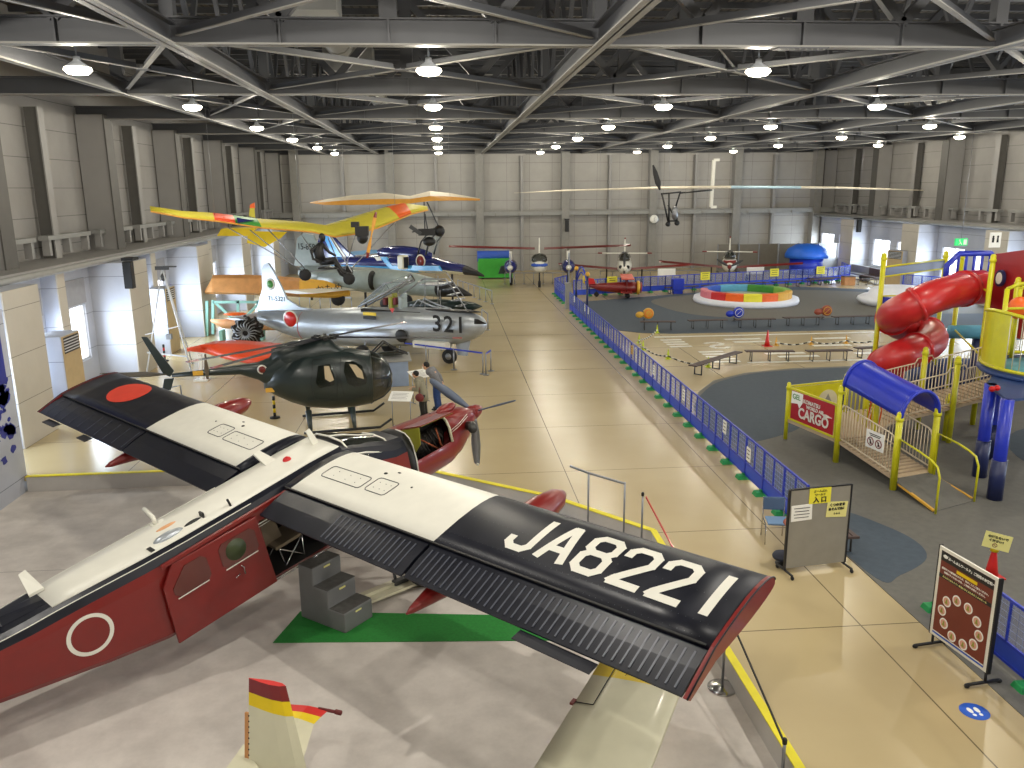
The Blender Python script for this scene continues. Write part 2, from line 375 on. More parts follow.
# far wall: upper cladding and paler lower cladding
wallbox('wall_far', ((XL+XR)/2, YF+.1, 4.6+2.6), (XR-XL+.4, .2, 18-2.5), 'far_panel')
mb = MB()
cols = [-12.2, -8.3, -4.4, -.58, 3.08, 6.7, 10.4, 14.3, 18.0, 21.8, 25.4, 28.8, 32.6]
for i, x in enumerate(cols):
    wide = i % 2 == 0
    if wide: mb.box((x, YF-.45, 5.5), (.62, .9, 11), 0); mb.box((x, YF-.915, 5.5), (.66, .03, 11), 1)
    else:
        mb.box((x, YF-.3, 7.35), (.24, .5, 4.6), 0); mb.box((x, YF-.3, 2.35), (.24, .5, 4.7), 0)
struct(mb.build('trim_4', ['column_paint', 'steel_edge']), 'vertical steel posts of the far wall')
mb = MB(); mb.box(((XL+XR)/2, YF-.45, 4.95), (XR-XL, .7, .42), 0); mb.box(((XL+XR)/2, YF-.82, 5.1), (XR-XL, .05, .08), 1)
for i in range(24): mb.box((XL+1+i*2, YF-.85, 4.82), (.12, .06, .25), 1)
struct(mb.build('trim_5', ['duct', 'steel_edge']), 'horizontal duct ledge along the far wall')
wallbox('wall_far_lower', ((XL+XR)/2, YF+.04, 1.0), (XR-XL, .16, 5.2), 'far_panel')

def side_wall(sx, xw, name):
    """sx=+1: wall on the left (faces +X); sx=-1: on the right"""
    wallbox(name+'_upper', (xw-sx*.1, (YF+YB)/2, 9.0), (.2, YF-YB, 9.6), 'wall_panel')
    # lower wall with window openings
    mb = MB(); z0, z1, zt = .95, 3.0, 4.45; xl = xw+sx*1.3
    y = YB
    wins = []
    for k in range(-1, 7):
        yc = 17.9+9*k+4.5+(-2.9 if sx > 0 else .5)
        if sx < 0 and k in (-1, 0, 1): wins += [(yc-3.2, yc+3.2)]
        else: wins += [(yc-2.9, yc-.5), (yc+.5, yc+2.9)]
    for a, b in wins:
        if a > YF-1: continue
        mb.box((xl-sx*.1, (y+a)/2, zt/2), (.2, a-y, zt), 0)
        mb.box((xl-sx*.1, (a+b)/2, z0/2), (.2, b-a, z0), 0); mb.box((xl-sx*.1, (a+b)/2, (z1+zt)/2), (.2, b-a, zt-z1), 0); y = b
    mb.box((xl-sx*.1, (y+YF)/2, zt/2), (.2, YF-y, zt), 0)
    struct(mb.build(name, 'wall_white'))
    # roof columns
    mb = MB(); ml = MB()
    for yy in FR_Y:
        mb.box((xw+sx*.6, yy, 7.2), (1.1, .7, 5.6), 0); mb.box((xw+sx*1.16, yy, 7.2), (.05, .78, 5.6), 1)
    for k in range(-2, 6):
        yy = 17.9+9*k+4.5; mb.box((xw+sx*.35, yy, 7.2), (.45, .3, 5.4), 1); mb.box((xw+sx*.6, yy, 7.2), (.05, .42, 5.4), 0)
    struct(mb.build('trim_column_'+('left' if sx > 0 else 'right'), ['column_paint', 'column_dark']), 'steel roof columns standing along the side wall')
    for yy in FR_Y[:-1]:
        for dy in (0,):
            yb = yy-3.4 if sx > 0 else yy
            ml.box((xw+sx*1.35, yb+.5, 2.2), (2.7, 2.0, 4.4), 0); ml.box((xw+sx*2.72, yb+.5, 2.2), (.04, 2.02, 4.4), 1)
    if sx > 0:
        for k in range(-1, 6):
            yy = 17.9+9*k+4.5-3.4; ml.box((xw+sx*.9, yy+.5, 2.2), (1.8, .55, 4.4), 0); ml.box((xw+sx*1.82, yy+.5, 2.2), (.04, .57, 4.4), 1)
    struct(ml.build('trim_pier_'+('left' if sx > 0 else 'right'), ['wall_white', 'wall_warm_lit']), 'boxed wall piers clad in pale panels')  # same cladding: warm hall light coloured into fronts, window blue into sides
    # duct ledge
    mb = MB(); mb.box((xw+sx*1.0, (YF+8)/2, 4.62), (1.9, YF-8, .1), 0); mb.tube([(xw+sx*1.95, 4, 4.5), (xw+sx*1.95, YF, 4.5)], .11, 10, 1)
    y = 8
    while y < YF-2:
        mb.box((xw+sx*.55, y+1.8, 5.42), (.35, 3.6, .16), 1)
        for q in (.2, 1.8, 3.4): mb.box((xw+sx*.55, y+q, 5.1), (.25, .18, .6), 0)
        y += 4.5
    struct(mb.build('trim_duct_'+('left' if sx > 0 else 'right'), ['column_paint', 'duct']), 'service ledge with pipe along the side wall')
    return wins
mat('daylight', 'f2f7ff', .9, var=.02, emit=3.2)
mat('frame_white', 'd0d4d8', .4); mat('blind', '9a9ba0', .7)
def windows(sx, xw, wins, start, side):
    n = start
    for a, b in wins:
        if b > YF-1 or a < 9: continue
        xw2 = xw+sx*1.3; x = xw2-sx*.12; mb = MB(); z0, z1 = .95, 3.0
        for z in (z0+.03, z1-.03): mb.box((x, (a+b)/2, z), (.1, b-a, .07), 0)
        for q in range(4 if b-a > 4 else 3): mb.box((x, a+(b-a)*q/(3 if b-a > 4 else 2)+(0.03 if q == 0 else 0), (z0+z1)/2), (.09, .06, z1-z0), 0)
        fr = struct(mb.build('window_%d' % n, 'frame_white'), 'side window with pale frame and bright daylight')
        mb = MB(); mb.box((x-sx*.09, (a+b)/2, (z0+z1)/2), (.02, b-a, z1-z0), 0); mb.build('pane', 'daylight', fr)
        if sx > 0:
            mb = MB(); mb.box((xw2+sx*.05, (a+b)/2, z1+.5), (.03, b-a, .9), 0); mb.build('blind', 'blind', fr)
        light('window_light', 'AREA', (xw2+sx*.25, (a+b)/2, 1.95), WIN_W*(b-a)/2.4, (.72, .85, 1.0), b-a-.2, (0, R(90*-sx), 0), 1.8).data.use_shadow = True
        n += 1
    return n
wl = side_wall(1, XL, 'wall_left'); n = windows(1, XL, wl, 1, 'left')
wr = side_wall(-1, XR, 'wall_right'); windows(-1, XR, wr, n, 'right')
for o in list(COL.objects):
    if o.type == 'LIGHT' and o.name.startswith('window_light'):
        sgn = 1 if o.location.x < 0 else -1
        o.rotation_euler = (0, R(-90*sgn), 0); o.data.size = 1.8; o.data.size_y = 2.2 if o.data.size_y < 3 else 6

# partition with mural at the left of the sunken floor
mb = MB(); mb.box((-10.82, 14.0, 1.9), (.12, 13.5, 4.7), 0)
struct(mb.build('wall_partition', 'wall_white'), 'white partition beside the sunken floor')
mb = MB(); mb.box((-10.745, 19.3, 3.35), (.03, 2.3, 1.7), 0)
for k in range(70):
    yy = 20.45-abs(random.gauss(0, .9)); zz = 2.6-abs(random.gauss(0, .8)); s_ = random.uniform(.05, .3)
    mb.prism([(-10.76, yy+s_*math.cos(t)*random.uniform(.4, 1), zz+s_*.8*math.sin(t)*random.uniform(.4, 1)) for t in [2*PI*q/9 for q in range(9)]], (.01, 0, 0), 0)
o = mb.build('wall_mural', mat('mural_blue', '1d2a86', .5), None); tag(o, 'dark blue ink-splash mural painted on the white partition at far left', 'mural')

# ------------------------------------------------------------------ roof
ZB = 9.82
wallbox('ceiling', ((XL+XR)/2, (YF+YB)/2, 13.3), (XR-XL+.4, YF-YB+.4, .2), 'roof_deck')
def ibeam(mb, a, b, w, h, t=.03):
    """I section hanging between a and b (points on the bottom flange)"""
    a, b = V(a), V(b); u = V(0, 0, 1)
    mb.beam(a+u*t/2, b+u*t/2, w, t, 1); mb.beam(a+u*h/2, b+u*h/2, t, h, 0); mb.beam(a+u*(h-t/2), b+u*(h-t/2), w, t, 0)
BX = [-5.3, 3.3, 11.9, 20.5, 29.1]
def roof_truss(y, k):
    mb = MB(); ibeam(mb, (XL, y, ZB), (XR, y, ZB), .3, .52, .035)
    ibeam(mb, (XL, y, 12.7), (XR, y, 12.7), .3, .4, .035)
    x = -9.6; i = 0
    while x < XR-2:
        mb.beam((x, y, ZB+.5), (x, y, 12.7), .26 if i % 2 else .36, .26, 0)
        x2 = x+4.3; xm = (x+x2)/2
        mb.beam((x, y, 12.6), (xm, y, ZB+.5), .2, .2, 0); mb.beam((xm, y, ZB+.5), (x2, y, 12.6), .2, .2, 0)
        mb.box((x, y, ZB+.26), (.05, .28, .46), 0); mb.box((xm, y, ZB+.26), (.04, .26, .46), 0)
        x = x2; i += 1
    for xj in (7.6+(k % 2)*1.8, 16.2, 26): # bolted splice plates
        mb.box((xj, y, ZB-.012), (1.1, .32, .03), 0)
        for q in range(8): mb.ball((xj-.45+q*.13, y-.1, ZB-.035), .022, 6, 1, 3)
    return struct(mb.build('trim_truss', ['steelwork', 'steel_edge']), 'grey steel roof truss spanning the hall')
for k, y in enumerate([-.1, 8.9]+FR_Y): roof_truss(y, k)
mb = MB()
for x in BX+[-9.4]:
    ibeam(mb, (x, YB, ZB-.02), (x, YF, ZB-.02), .3 if x != -9.4 else .2, .42, .035)
struct(mb.build('trim_girders', ['steelwork', 'steel_edge']), 'long steel beams running the length of the hall')
mb = MB()
for y in [8.9]+FR_Y[:-1]:
    for x0, x1 in zip([-9.4]+BX, BX+[XR-.5]):
        c = V((x0+x1)/2, y+4.5, ZB+.14)
        for a in (V(x0, y, ZB+.14), V(x1, y, ZB+.14), V(x0, y+9, ZB+.14), V(x1, y+9, ZB+.14)):
            d = (c-a).normalized(); mb.beam(a+d*.3, c-d*.25, .11, .02, 1); mb.beam(a+d*.3+V(0, 0, .07), c-d*.25+V(0, 0, .07), .02, .13, 0)
        mb.box(c, (.3, .3, .03), 0)
        # secondary truss between the frames
    for x in BX:
        for q in range(3):
            ya, yb_ = y+q*3, y+q*3+3
            mb.beam((x, ya, 12.7), (x, (ya+yb_)/2, ZB+.4), .1, .1, 0); mb.beam((x, (ya+yb_)/2, ZB+.4), (x, yb_, 12.7), .1, .1, 0)
struct(mb.build('trim_bracing', ['steelwork', 'steel_edge']), 'crossed steel bracing under the roof')
mb = MB(); y = 9
while y < YF:
    mb.beam((XL, y, 13.1), (XR, y, 13.1), .12, .2, 0); y += 1.5
struct(mb.build('trim_purlins', 'steelwork'), 'roof purlins under the deck')
mb = MB()
for x in (-3.2, 27.5):
    mb.tube([(x, 4, 11.6), (x, 68, 11.6)], .42, 12, 0)
    for q in range(16): mb.tube([(x, 4+q*4, 11.6), (x, 4.1+q*4, 11.6)], .46, 12, 1)
mb.box((-3.0, 20, 11.2), (1.6, 1.1, .8), 0); mb.box((-3.0, 29.5, 11.2), (1.6, 1.1, .8), 0)
struct(mb.build('trim_roof_duct', ['duct', 'steel_edge']), 'pale round ventilation duct inside the roof space')

# high-bay lamps
mat('lamp_glow', 'fff4dc', .4, emit=14, var=.01)
def lamp0():
    t = thing('ceiling_lamp', '', 'lamp', (0, 0, 9.7))
    mb = MB(); mb.lathe((0, 0, 9.7), [(.04, .26), (.07, .25), (.08, .16), (.17, .1), (.28, .02), (.28, 0), (.25, .01)], 20); mb.build('housing', 'frame_white', t)
    mb = MB(); mb.lathe((0, 0, 9.7), [(.01, .015), (.28, .015), (.3, -.04), (.22, -.12), (.01, -.15)], 20); mb.build('lens', 'lamp_glow', t)
    mb = MB(); mb.tube([(0, 0, 9.94), (0, 0, 10.35)], .02, 6); mb.box((0, 0, 10.37), (.5, .1, .04)); mb.build('hanger', 'steel', t)
    return t
lp = lamp0(); first = True
rown = ['first', 'second', 'third', 'fourth', 'fifth', 'sixth', 'seventh', 'eighth']
coln = ['against the left wall', 'second from the left wall', 'third from the left wall', 'fourth from the left wall', 'fifth from the left wall', 'nearest the right wall']
for j, ly in enumerate(LAMP_Y):
    for i, lx in enumerate(LAMP_X):
        if ly < 15: continue
        if (lx, ly) == (30.0, 65.5): continue
        o = lp if first else copy_tree(lp); first = False
        place(o, (lx, ly, 9.7), 0, 'glowing round high-bay ceiling lamp in the %s row back, %s' % (rown[j-2], coln[i]), 'high-bay lamps under the roof')

# ------------------------------------------------------------------ big red, white and black high-wing aircraft in the pit
pr_ = TRS((-2.236, 14.881, 2.343), .7692, .2058, 1.08)      # local: wing leading edge at the root is the origin
plane = thing('transport_aircraft', 'large red, white and black high-wing turboprop aircraft with JA8221 on its wing', 'aircraft', (-2.2, 14.4, PIT))
DIH = .0151; SEMI = 8.05; HX = 1.36
def foil(c, n=9):
    """upper then lower surface, x from leading edge, as fractions of chord"""
    return .12*c
def zup(xc):   # top surface height for a chord position in metres
    t = min(max(xc/1.9, 0), 1); return .30*1.9*.5*(1.485*math.sqrt(t)-.63*t-1.758*t*t+1.4215*t**3-.5075*t**4)*1.05-.02*t
def zlo(xc):
    t = min(max(xc/1.9, 0), 1); return -.16*1.9*.5*(1.485*math.sqrt(t)-.63*t-1.758*t*t+1.4215*t**3-.5075*t**4)-.02*t
# fuselage: ring of 16 points, right side first (y<0)
FS = [  # x, half width, top, bottom
    (-7.6, .14, -.02, -.46), (-6.9, .28, 0, -.58), (-5.85, .42, .01, -.80), (-5.2, .48, .02, -.94), (-4.85, .50, .035, -1.02), (-4.5, .53, .045, -1.10), (-3.7, .58, .05, -1.25),
    (-3.0, .60, .06, -1.31), (-1.92, .60, .09, -1.36), (-.72, .60, .14, -1.40), (-.1, .60, .14, -1.42), (.15, .60, .06, -1.43), (.5, .58, -.08, -1.43), (.95, .53, -.27, -1.42), (1.25, .47, -.34, -1.40)]
def fring(x, hw, zt, zb):
    h = zt-zb; k = hw/.6
    pts = [(0, zt), (-.40*k, zt-.005), (-.53*k, zt-.05), (-hw*.97, zt-.16*min(h, 1)), (-hw, zt-.20*h-.06), (-hw, zt-.45*h), (-hw, zb+.08), (-hw*.9, zb), (0, zb)]
    pts = pts+[(-y, z) for y, z in reversed(pts[1:-1])]
    return [V(x, y, z) for y, z in pts]
rings = [fring(*q) for q in FS]
nr = len(rings[0])
def fm(i, j):
    x0, x1 = FS[i][0], FS[i+1][0]
    if j in (0, nr-1): return 0 if -4.86 < x0 and x1 < .05 else 2
    if j in (1, nr-2): return 0 if (-4.86 < x0 and x1 < .05 and False) else 2
    if j in (2, nr-3): return 2
    if x0 >= -.11 and j in (3, nr-4): return 2 if x0 > .1 else 1
    if -1.93 < x0 < -1.9 and j in (4, 5): return None       # open cabin door
    return 1
mb = MB(pr_)
mb.loft(rings, fm, caps=True, smooth=False)
fus = mb.build('fuselage', ['white_paint', 'red_paint', 'navy_black', 'dark_interior'], plane)
# white roof skin wider than the spine, with thin edge
mb = MB(pr_)
rr = []
for x, hw, zt, zb in FS[4:11]:
    k = hw/.6; rr.append([V(x, -.43*k, zt), V(x, -.2*k, zt+.012), V(x, 0, zt+.018), V(x, .2*k, zt+.012), V(x, .43*k, zt), V(x, .43*k, zt-.02), V(x, -.43*k, zt-.02)])
mb.loft(rr, 0, True)
mb.build('roof_skin', 'white_paint', plane)
mb = MB(pr_)
for s_ in (-1, 1):
    pts = [V(x, s_*(hw+.004), zt-.20*(zt-zb)-.08-.02) for x, hw, zt, zb in FS[7:10]]
    mb.tube(pts, .008, 6); mb.tube([p-V(0, 0, .045) for p in pts], .006, 6)
    mb.tube([V(x, s_*.53*hw/.6, zt-.045) for x, hw, zt, zb in FS[:9]], .007, 6)
mb.build('pinstripe', 'white_paint', fus)
# cabin interior
mb = MB(pr_)
mb.box((-1.3, .02, -1.34), (1.25, 1.15, .03), 0); mb.box((-1.3, .56, -.8), (1.25, .02, 1.05), 0); mb.box((-1.93, .02, -.8), (.02, 1.12, 1.05), 0); mb.box((-.7, .02, -.8), (.02, 1.12, 1.05), 0)
mb.build('cabin_interior', 'dark_interior', plane)
mb = MB(pr_)
mb.box((-1.45, -.2, -.95), (.5, .5, .05)); mb.beam((-1.68, -.2, -.95), (-1.74, -.2, -.5), .5, .05)
seat = mb.build('cabin_seat', mat('seat_canvas', '6f6250', .9), plane)
mb = MB(pr_)
for y in (-.45, .05):
    mb.tube([(-1.2, y, -.95), (-1.25, y, -1.32), (-1.65, y, -.97)], .012, 6); mb.tube([(-1.65, y, -.97), (-1.62, y, -1.32), (-1.22, y, -.97)], .012, 6)
mb.build('seat_frame', 'chrome', seat)
mb = MB(pr_); mb.tube([(-1.93, -.605, -1.355), (-.72, -.605, -1.385)], .012, 6); mb.build('door_sill', 'chrome', plane)
# roundel ring on the right side
mb = MB(pr_)
def yf(x):
    for (x0, h0, _, _), (x1, h1, _, _) in zip(FS[:-1], FS[1:]):
        if x0 <= x <= x1: return -.006-(h0+(h1-h0)*(x-x0)/(x1-x0))
    return -.6
def ringflat(cx, cz, r0, r1, n=40):
    for i in range(n):
        a, b = 2*PI*i/n, 2*PI*(i+1)/n
        q = [V(cx+r*math.cos(t), yf(cx+r*math.cos(t)), cz+r*math.sin(t)) for r, t in ((r0, a), (r1, a), (r1, b), (r0, b))]
        mb.quad(*q)
ringflat(-4.60, -.53, .245, .30)
mb.build('side_roundel', 'white_paint', fus, fixn=False)
# sliding door (right side), slid back, with two windows
mb = MB(pr_)
D = [(-3.40, -.13), (-3.60, -.43), (-3.63, -1.33), (-1.95, -1.345), (-1.97, -.32), (-2.02, -.1), (-2.3, .0)]
D = [(-3.36, -.13), (-3.58, -.42), (-3.63, -1.34), (-1.93, -1.345), (-1.97, -.12)]
mb.prism([V(x, -.66, z) for x, z in D], V(0, .045, 0))
door = mb.build('sliding_door', 'red_paint', plane, bevel=.012)
def rpane(mb, xs, y, z0, z1, cut=0):
    a, b = xs; c = .07
    pts = [(a+c+cut, z1), (b-c, z1), (b, z1-c), (b, z0+c), (b-c, z0), (a+c, z0), (a, z0+c), (a, z1-c-cut)]
    mb.prism([V(x, y, z) for x, z in pts], V(0, .012, 0))
for xs, cut in (((-3.46, -2.88), .18), ((-2.68, -2.06), 0)):
    mb = MB(pr_); rpane(mb, xs, -.672, -.66, -.24, cut); p = mb.build('door_window', mat('door_glass', '5a2822', .1, spec=.9), door)
mb = MB(pr_); mb.lathe((-2.42, -.676, -.44), [(.002, 0), (.17, 0), (.17, .006), (.002, .006)], 24, axis='Y'); mb.build('window_disc', mat('disc_olive', '3a4426', .4), door)
mb = MB(pr_); mb.beam((-3.44, -.685, -.665), (-2.94, -.685, -.655), .012, .012); mb.beam((-2.66, -.685, -.665), (-2.1, -.685, -.655), .012, .012); mb.build('window_trim', 'white_paint', door)
mb = MB(pr_); mb.tube([(-2.43, -.69, -.72), (-2.4, -.70, -.76), (-2.41, -.70, -.88)], .012, 6); mb.tube([(-2.56, -.69, -.86), (-2.48, -.69, -.84)], .01, 6); mb.build('door_handle', 'chrome', door)
mb = MB(pr_); mb.beam((-3.5, -.64, -.10), (-1.0, -.64, .0), .05, .05); mb.build('door_rail', 'red_paint', plane)
# wings
def wing(s_):
    """s_=-1 right, +1 left"""
    mb = MB(pr_); xs = [0, .012, .05, .12, .24, .4, .6, .85, 1.1, HX]; ys = [.62, .8, 1.5, 2.5, 3.4, 4.02, 4.6, 5.5, 6.5, 7.3, SEMI-.06]
    rings = []
    for y in ys:
        z0 = y*DIH
        up = [V(-x, s_*y, z0+zup(x)) for x in xs]; lo = [V(-x, s_*y, z0+zlo(x)) for x in reversed(xs[1:])]
        rings.append(up+lo)
    nu = len(xs)
    def wm(i, j):
        if j < nu-1: return 0 if (ys[i] < 4.0 and ys[i] > .7 and j > 0) else 1
        return 1
    mb.loft(rings, wm, True, smooth=True)
    wg = mb.build('wing', ['white_paint', 'navy_black'], plane)
    # flap and aileron with pressed ribs, both drooped
    for nm, y0, y1 in (('flap', .70, 3.95), ('aileron', 4.0, SEMI-.07)):
        mb = MB(pr_); n = int((y1-y0)/.2); x0, x1 = HX+.02, 1.92
        def zz(x, y, u): t = (x-x0)/(x1-x0); return y*DIH+(zup(HX)-.02)*(1-t)+(-.10)*t-.02 if u else y*DIH+(zlo(HX)+.01)*(1-t)+(-.12)*t-.02
        mb.loft([[V(-x0, s_*y, zz(x0, y, 1)), V(-(x0+.25), s_*y, zz(x0+.25, y, 1)+.015), V(-x1, s_*y, zz(x1, y, 1)), V(-x1, s_*y, zz(x1, y, 0)), V(-x0, s_*y, zz(x0, y, 0))] for y in (y0, y1)], 0, True, smooth=False)
        fl = mb.build(nm, 'navy_black', plane)
        if s_ < 0 or nm == 'aileron':
            mb = MB(pr_)
            dy = .105 if s_ < 0 else .4; k = y0+.1 if s_ > 0 else (y0+.1 if nm == 'aileron' else y0+1.5)
            while k < y1-.08:
                mb.beam(V(-x0-.07, s_*k, zz(x0+.07, k, 1)+.008), V(-x1+.05, s_*k, zz(x1-.05, k, 1)+.006), .022 if s_ < 0 else .012, .016); k += dy
            tag_stuff(mb.build('ribs', 'rib_highlight', fl))  # paler grey imitates lamp highlights on the navy ribs
    mb = MB(pr_)   # hinge gap lip
    mb.beam(V(-HX-.005, s_*.66, .66*DIH+zup(HX)-.005), V(-HX-.005, s_*(SEMI-.1), SEMI*DIH+zup(HX)-.005), .03, .012); mb.build('hinge_strip', 'black', wg)
    # end plate
    mb = MB(pr_); zt = SEMI*DIH
    prof = [V(-x, s_*(SEMI-.05), zt+zup(x)+.004) for x in xs]+[V(-1.94, s_*(SEMI-.05), zt-.12), V(-1.88, s_*(SEMI-.05), zt-.18)]+[V(-x, s_*(SEMI-.05), zt+zlo(x)-.03) for x in reversed(xs[1:])]
    mb.prism(prof, V(0, s_*.05, 0))
    tipp = mb.build('wing_tip', 'red_paint', wg)
    mb = MB(pr_); mb.tube([V(-x, s_*SEMI, zt+zup(x)+.006) for x in xs]+[V(-1.94, s_*SEMI, zt-.12)], .01, 6); mb.build('tip_edge', 'navy_black', tipp)
    # access panels
    for y0, y1, x0, x1 in ((1.0, 1.95, .62, .92), (2.05, 2.5, .55, .9)):
        mb = MB(pr_); c = .06; pts = []
        for cx, cy, a0 in ((x1-c, y1-c, 0), (x0+c, y1-c, PI/2), (x0+c, y0+c, PI), (x1-c, y0+c, 1.5*PI)):
            for q in range(4):
                a = a0+q*PI/6; pts.append((cx+c*math.cos(a) if True else 0, cy+c*math.sin(a)))
        mb.tube([V(-x, s_*y, y*DIH+zup(x)+.001) for x, y in pts], .008, 5, closed=True)
        for u in (.25, .55, .8):
            for v_ in (.3, .7):
                x, y = x0+(x1-x0)*v_, y0+(y1-y0)*u; mb.ball(V(-x, s_*y, y*DIH+zup(x)), .008, 6, 0, 3)
        mb.build('access_panel', 'dark_grey', wg)
    mb = MB(pr_); mb.ball(V(-.42, s_*2.02, 2*DIH+zup(.42)), (.03, .04, .012), 8); mb.ball(V(-.3, s_*2.2, 2*DIH+zup(.3)), (.02, .04, .01), 8); mb.ball(V(-.55, s_*2.75, 2.7*DIH+zup(.55)), (.02, .02, .01), 8); mb.build('filler_cap', 'black', wg)
    # slipper fuel pod under the wing
    mb = MB(pr_); yp = s_*4.28; zp = -.34
    mb.lathe((0, yp, zp), [(.01, -2.2), (.05, -2.1), (.16, -1.5), (.23, -.8), (.25, -.1), (.23, .45), (.16, .85), (.07, 1.0), (.01, 1.04)], 18, axis='X')
    mb.box((-.6, yp, -.2), (1.1, .07, .28))
    mb.build('fuel_pod', 'red_paint', plane)
    mb = MB(pr_); mb.beam((-.55, s_*3.6, -.1), (-.5, s_*.62, -1.3), .13, .05); mb.build('wing_strut', 'red_paint', plane)
    if s_ < 0: pass
    return wg
wr_ = wing(-1); wl_ = wing(1)
# aileron trim tab and balance tab sticking out behind the trailing edges
for s_, y0, y1 in ((-1, 5.95, 7.0), (1, 6.9, 7.5), (1, 5.3, 5.7)):
    mb = MB(pr_); mb.box((-2.0, s_*(y0+y1)/2, -.13+4.8*DIH-.02), (.16, y1-y0, .015)); mb.build('trim_tab', 'navy_black', plane)
# red sun disc on the left wing, following the skin
def skin(x, y, s_, e=.004): return V(-x, s_*y, y*DIH+zup(x)+e)
mb = MB(pr_); cx, cy, rad = .62, 6.22, .44
for i in range(8):
    for j in range(32):
        a, b = 2*PI*j/32, 2*PI*(j+1)/32; r0, r1 = rad*i/8, rad*(i+1)/8
        mb.quad(*[skin(cx+r*math.sin(t), cy+r*math.cos(t)*1.3, 1) for r, t in ((r0, a), (r1, a), (r1, b), (r0, b))])
mb.build('sun_disc', 'orange_red' if False else mat('disc_red', 'd8402c', .45), wl_, fixn=False)
# registration letters on the right wing: strokes of an octagonal stencil face; u runs root to tip, v from trailing to leading edge
GL = {'J': [[(0, .26), (0, .12), (.12, 0), (.4, 0), (.52, .12), (.52, 1)]], 'A': [[(0, 0), (.24, 1), (.32, 1), (.56, 0)], [(.1, .3), (.46, .3)]],
      '8': [[(.12, .52), (0, .64), (0, .88), (.12, 1), (.44, 1), (.56, .88), (.56, .64), (.44, .52), (.12, .52), (0, .4), (0, .12), (.12, 0), (.44, 0), (.56, .12), (.56, .4), (.44, .52)]],
      '2': [[(0, .74), (0, .88), (.12, 1), (.44, 1), (.56, .88), (.56, .62), (.1, .1), (.04, 0), (.6, 0)]], '1': [[(.3, 0), (.3, 1)]]}
def letter(ch, y0, s_=-1):
    mb = MB(pr_); H_ = .64; W_ = .62; wd = .11
    for st in GL[ch]:
        for (u0, v0), (u1, v1) in zip(st[:-1], st[1:]):
            a = Vector((y0+u0*W_, 1.0-v0*H_)); b = Vector((y0+u1*W_, 1.0-v1*H_)); d = (b-a); L_ = d.length
            if L_ < 1e-4: continue
            d /= L_; n_ = Vector((-d.y, d.x))*wd/2; a = a-d*wd*.28; b = b+d*wd*.28; k = max(2, int((b-a).length/.05))
            for q in range(k):
                p, r = a.lerp(b, q/k), a.lerp(b, (q+1)/k)
                for w0, w1 in ((-1, 0), (0, 1)):
                    mb.quad(*[skin(c.y, c.x, s_, .005) for c in (p+n_*w0, p+n_*w1, r+n_*w1, r+n_*w0)])
    return mb
y = 4.97
for ch in 'JA8221':
    letter(ch, y).build('registration_letter', 'white_paint', wr_, fixn=False); y += .515
# worn scuffs and rivet rows on the black right wing
mb = MB(pr_)
for xr in (.12, .72, 1.12, 1.3):
    y = 4.1
    while y < 7.9: mb.ball(skin(xr, y, -1, .001), .006, 4, 0, 2); y += .085
tag_stuff(mb.build('rivet_row', mat('rivet', '3a3c44', .4), wr_))
# roof fittings
for nm, x, y, kind, m_ in (('antenna_blade', -.15, .02, 'blade', 'white_paint'), ('antenna_blade', -1.0, .30, 'bigblade', 'white_paint'), ('beacon', -.85, .0, 'dome', 'lens_red'), ('antenna_blade', -4.85, .12, 'blade2', 'white_paint'),
                          ('antenna_blade', -3.0, .42, 'hook', 'white_paint'), ('roof_vent', -3.0, .06, 'flat', 'wood_light'), ('navigation_dome', -3.12, -.22, 'clear', 'silver'), ('roof_scoop', -2.55, -.22, 'scoop', 'black'), ('roof_vent', -2.15, -.36, 'stub', 'black'), ('roof_plate', -3.45, -.33, 'plate', 'black')):
    mb = MB(pr_); z = .09 if x > -2 else .06
    if kind == 'blade': mb.prism([V(x, y, z), V(x-.14, y, z), V(x-.2, y+.02, z+.34), V(x-.12, y+.02, z+.36)], V(0, .03, 0))
    if kind == 'bigblade': mb.prism([V(x+.08, y-.1, z+.01), V(x-.14, y-.1, z+.01), V(x-.14, y+.22, z+.16), V(x-.02, y+.22, z+.17)], V(.0, .0, .04))
    if kind == 'blade2': mb.prism([V(x+.1, y, z), V(x-.1, y, z), V(x-.06, y+.3, z+.2), V(x+.04, y+.3, z+.22)], V(0, .0, .04))
    if kind == 'hook': mb.tube([V(x-.05, y-.1, z), V(x-.05, y-.1, z+.12), V(x, y+.28, z+.13)], .035, 8); mb.box(V(x-.02, y-.1, z), (.2, .1, .03))
    if kind == 'dome': mb.lathe(V(x, y, z), [(.09, 0), (.09, .03), (.06, .09), (.01, .12)], 16)
    if kind == 'flat': mb.ball(V(x, y, z), (.19, .06, .035), 16)
    if kind == 'clear': mb.ball(V(x, y, z), (.24, .085, .07), 16); mb.ball(V(x, y, z-.01), (.27, .11, .03), 16)
    if kind == 'scoop': mb.prism([V(x, y-.06, z), V(x, y+.05, z), V(x, y+.05, z+.1), V(x, y-.06, z+.1)], V(-.03, 0, 0)); mb.ball(V(x-.17, y, z), (.16, .04, .05), 10)
    if kind == 'stub': mb.cyl(V(x, y, z-.02), V(x-.03, y, z+.15), .018); mb.box(V(x, y, z), (.06, .12, .03))
    if kind == 'plate': mb.box(V(x, y, z+.005), (.06, .14, .02))
    mb.build(nm, m_, plane, bevel=.004 if 'blade' in kind else 0)
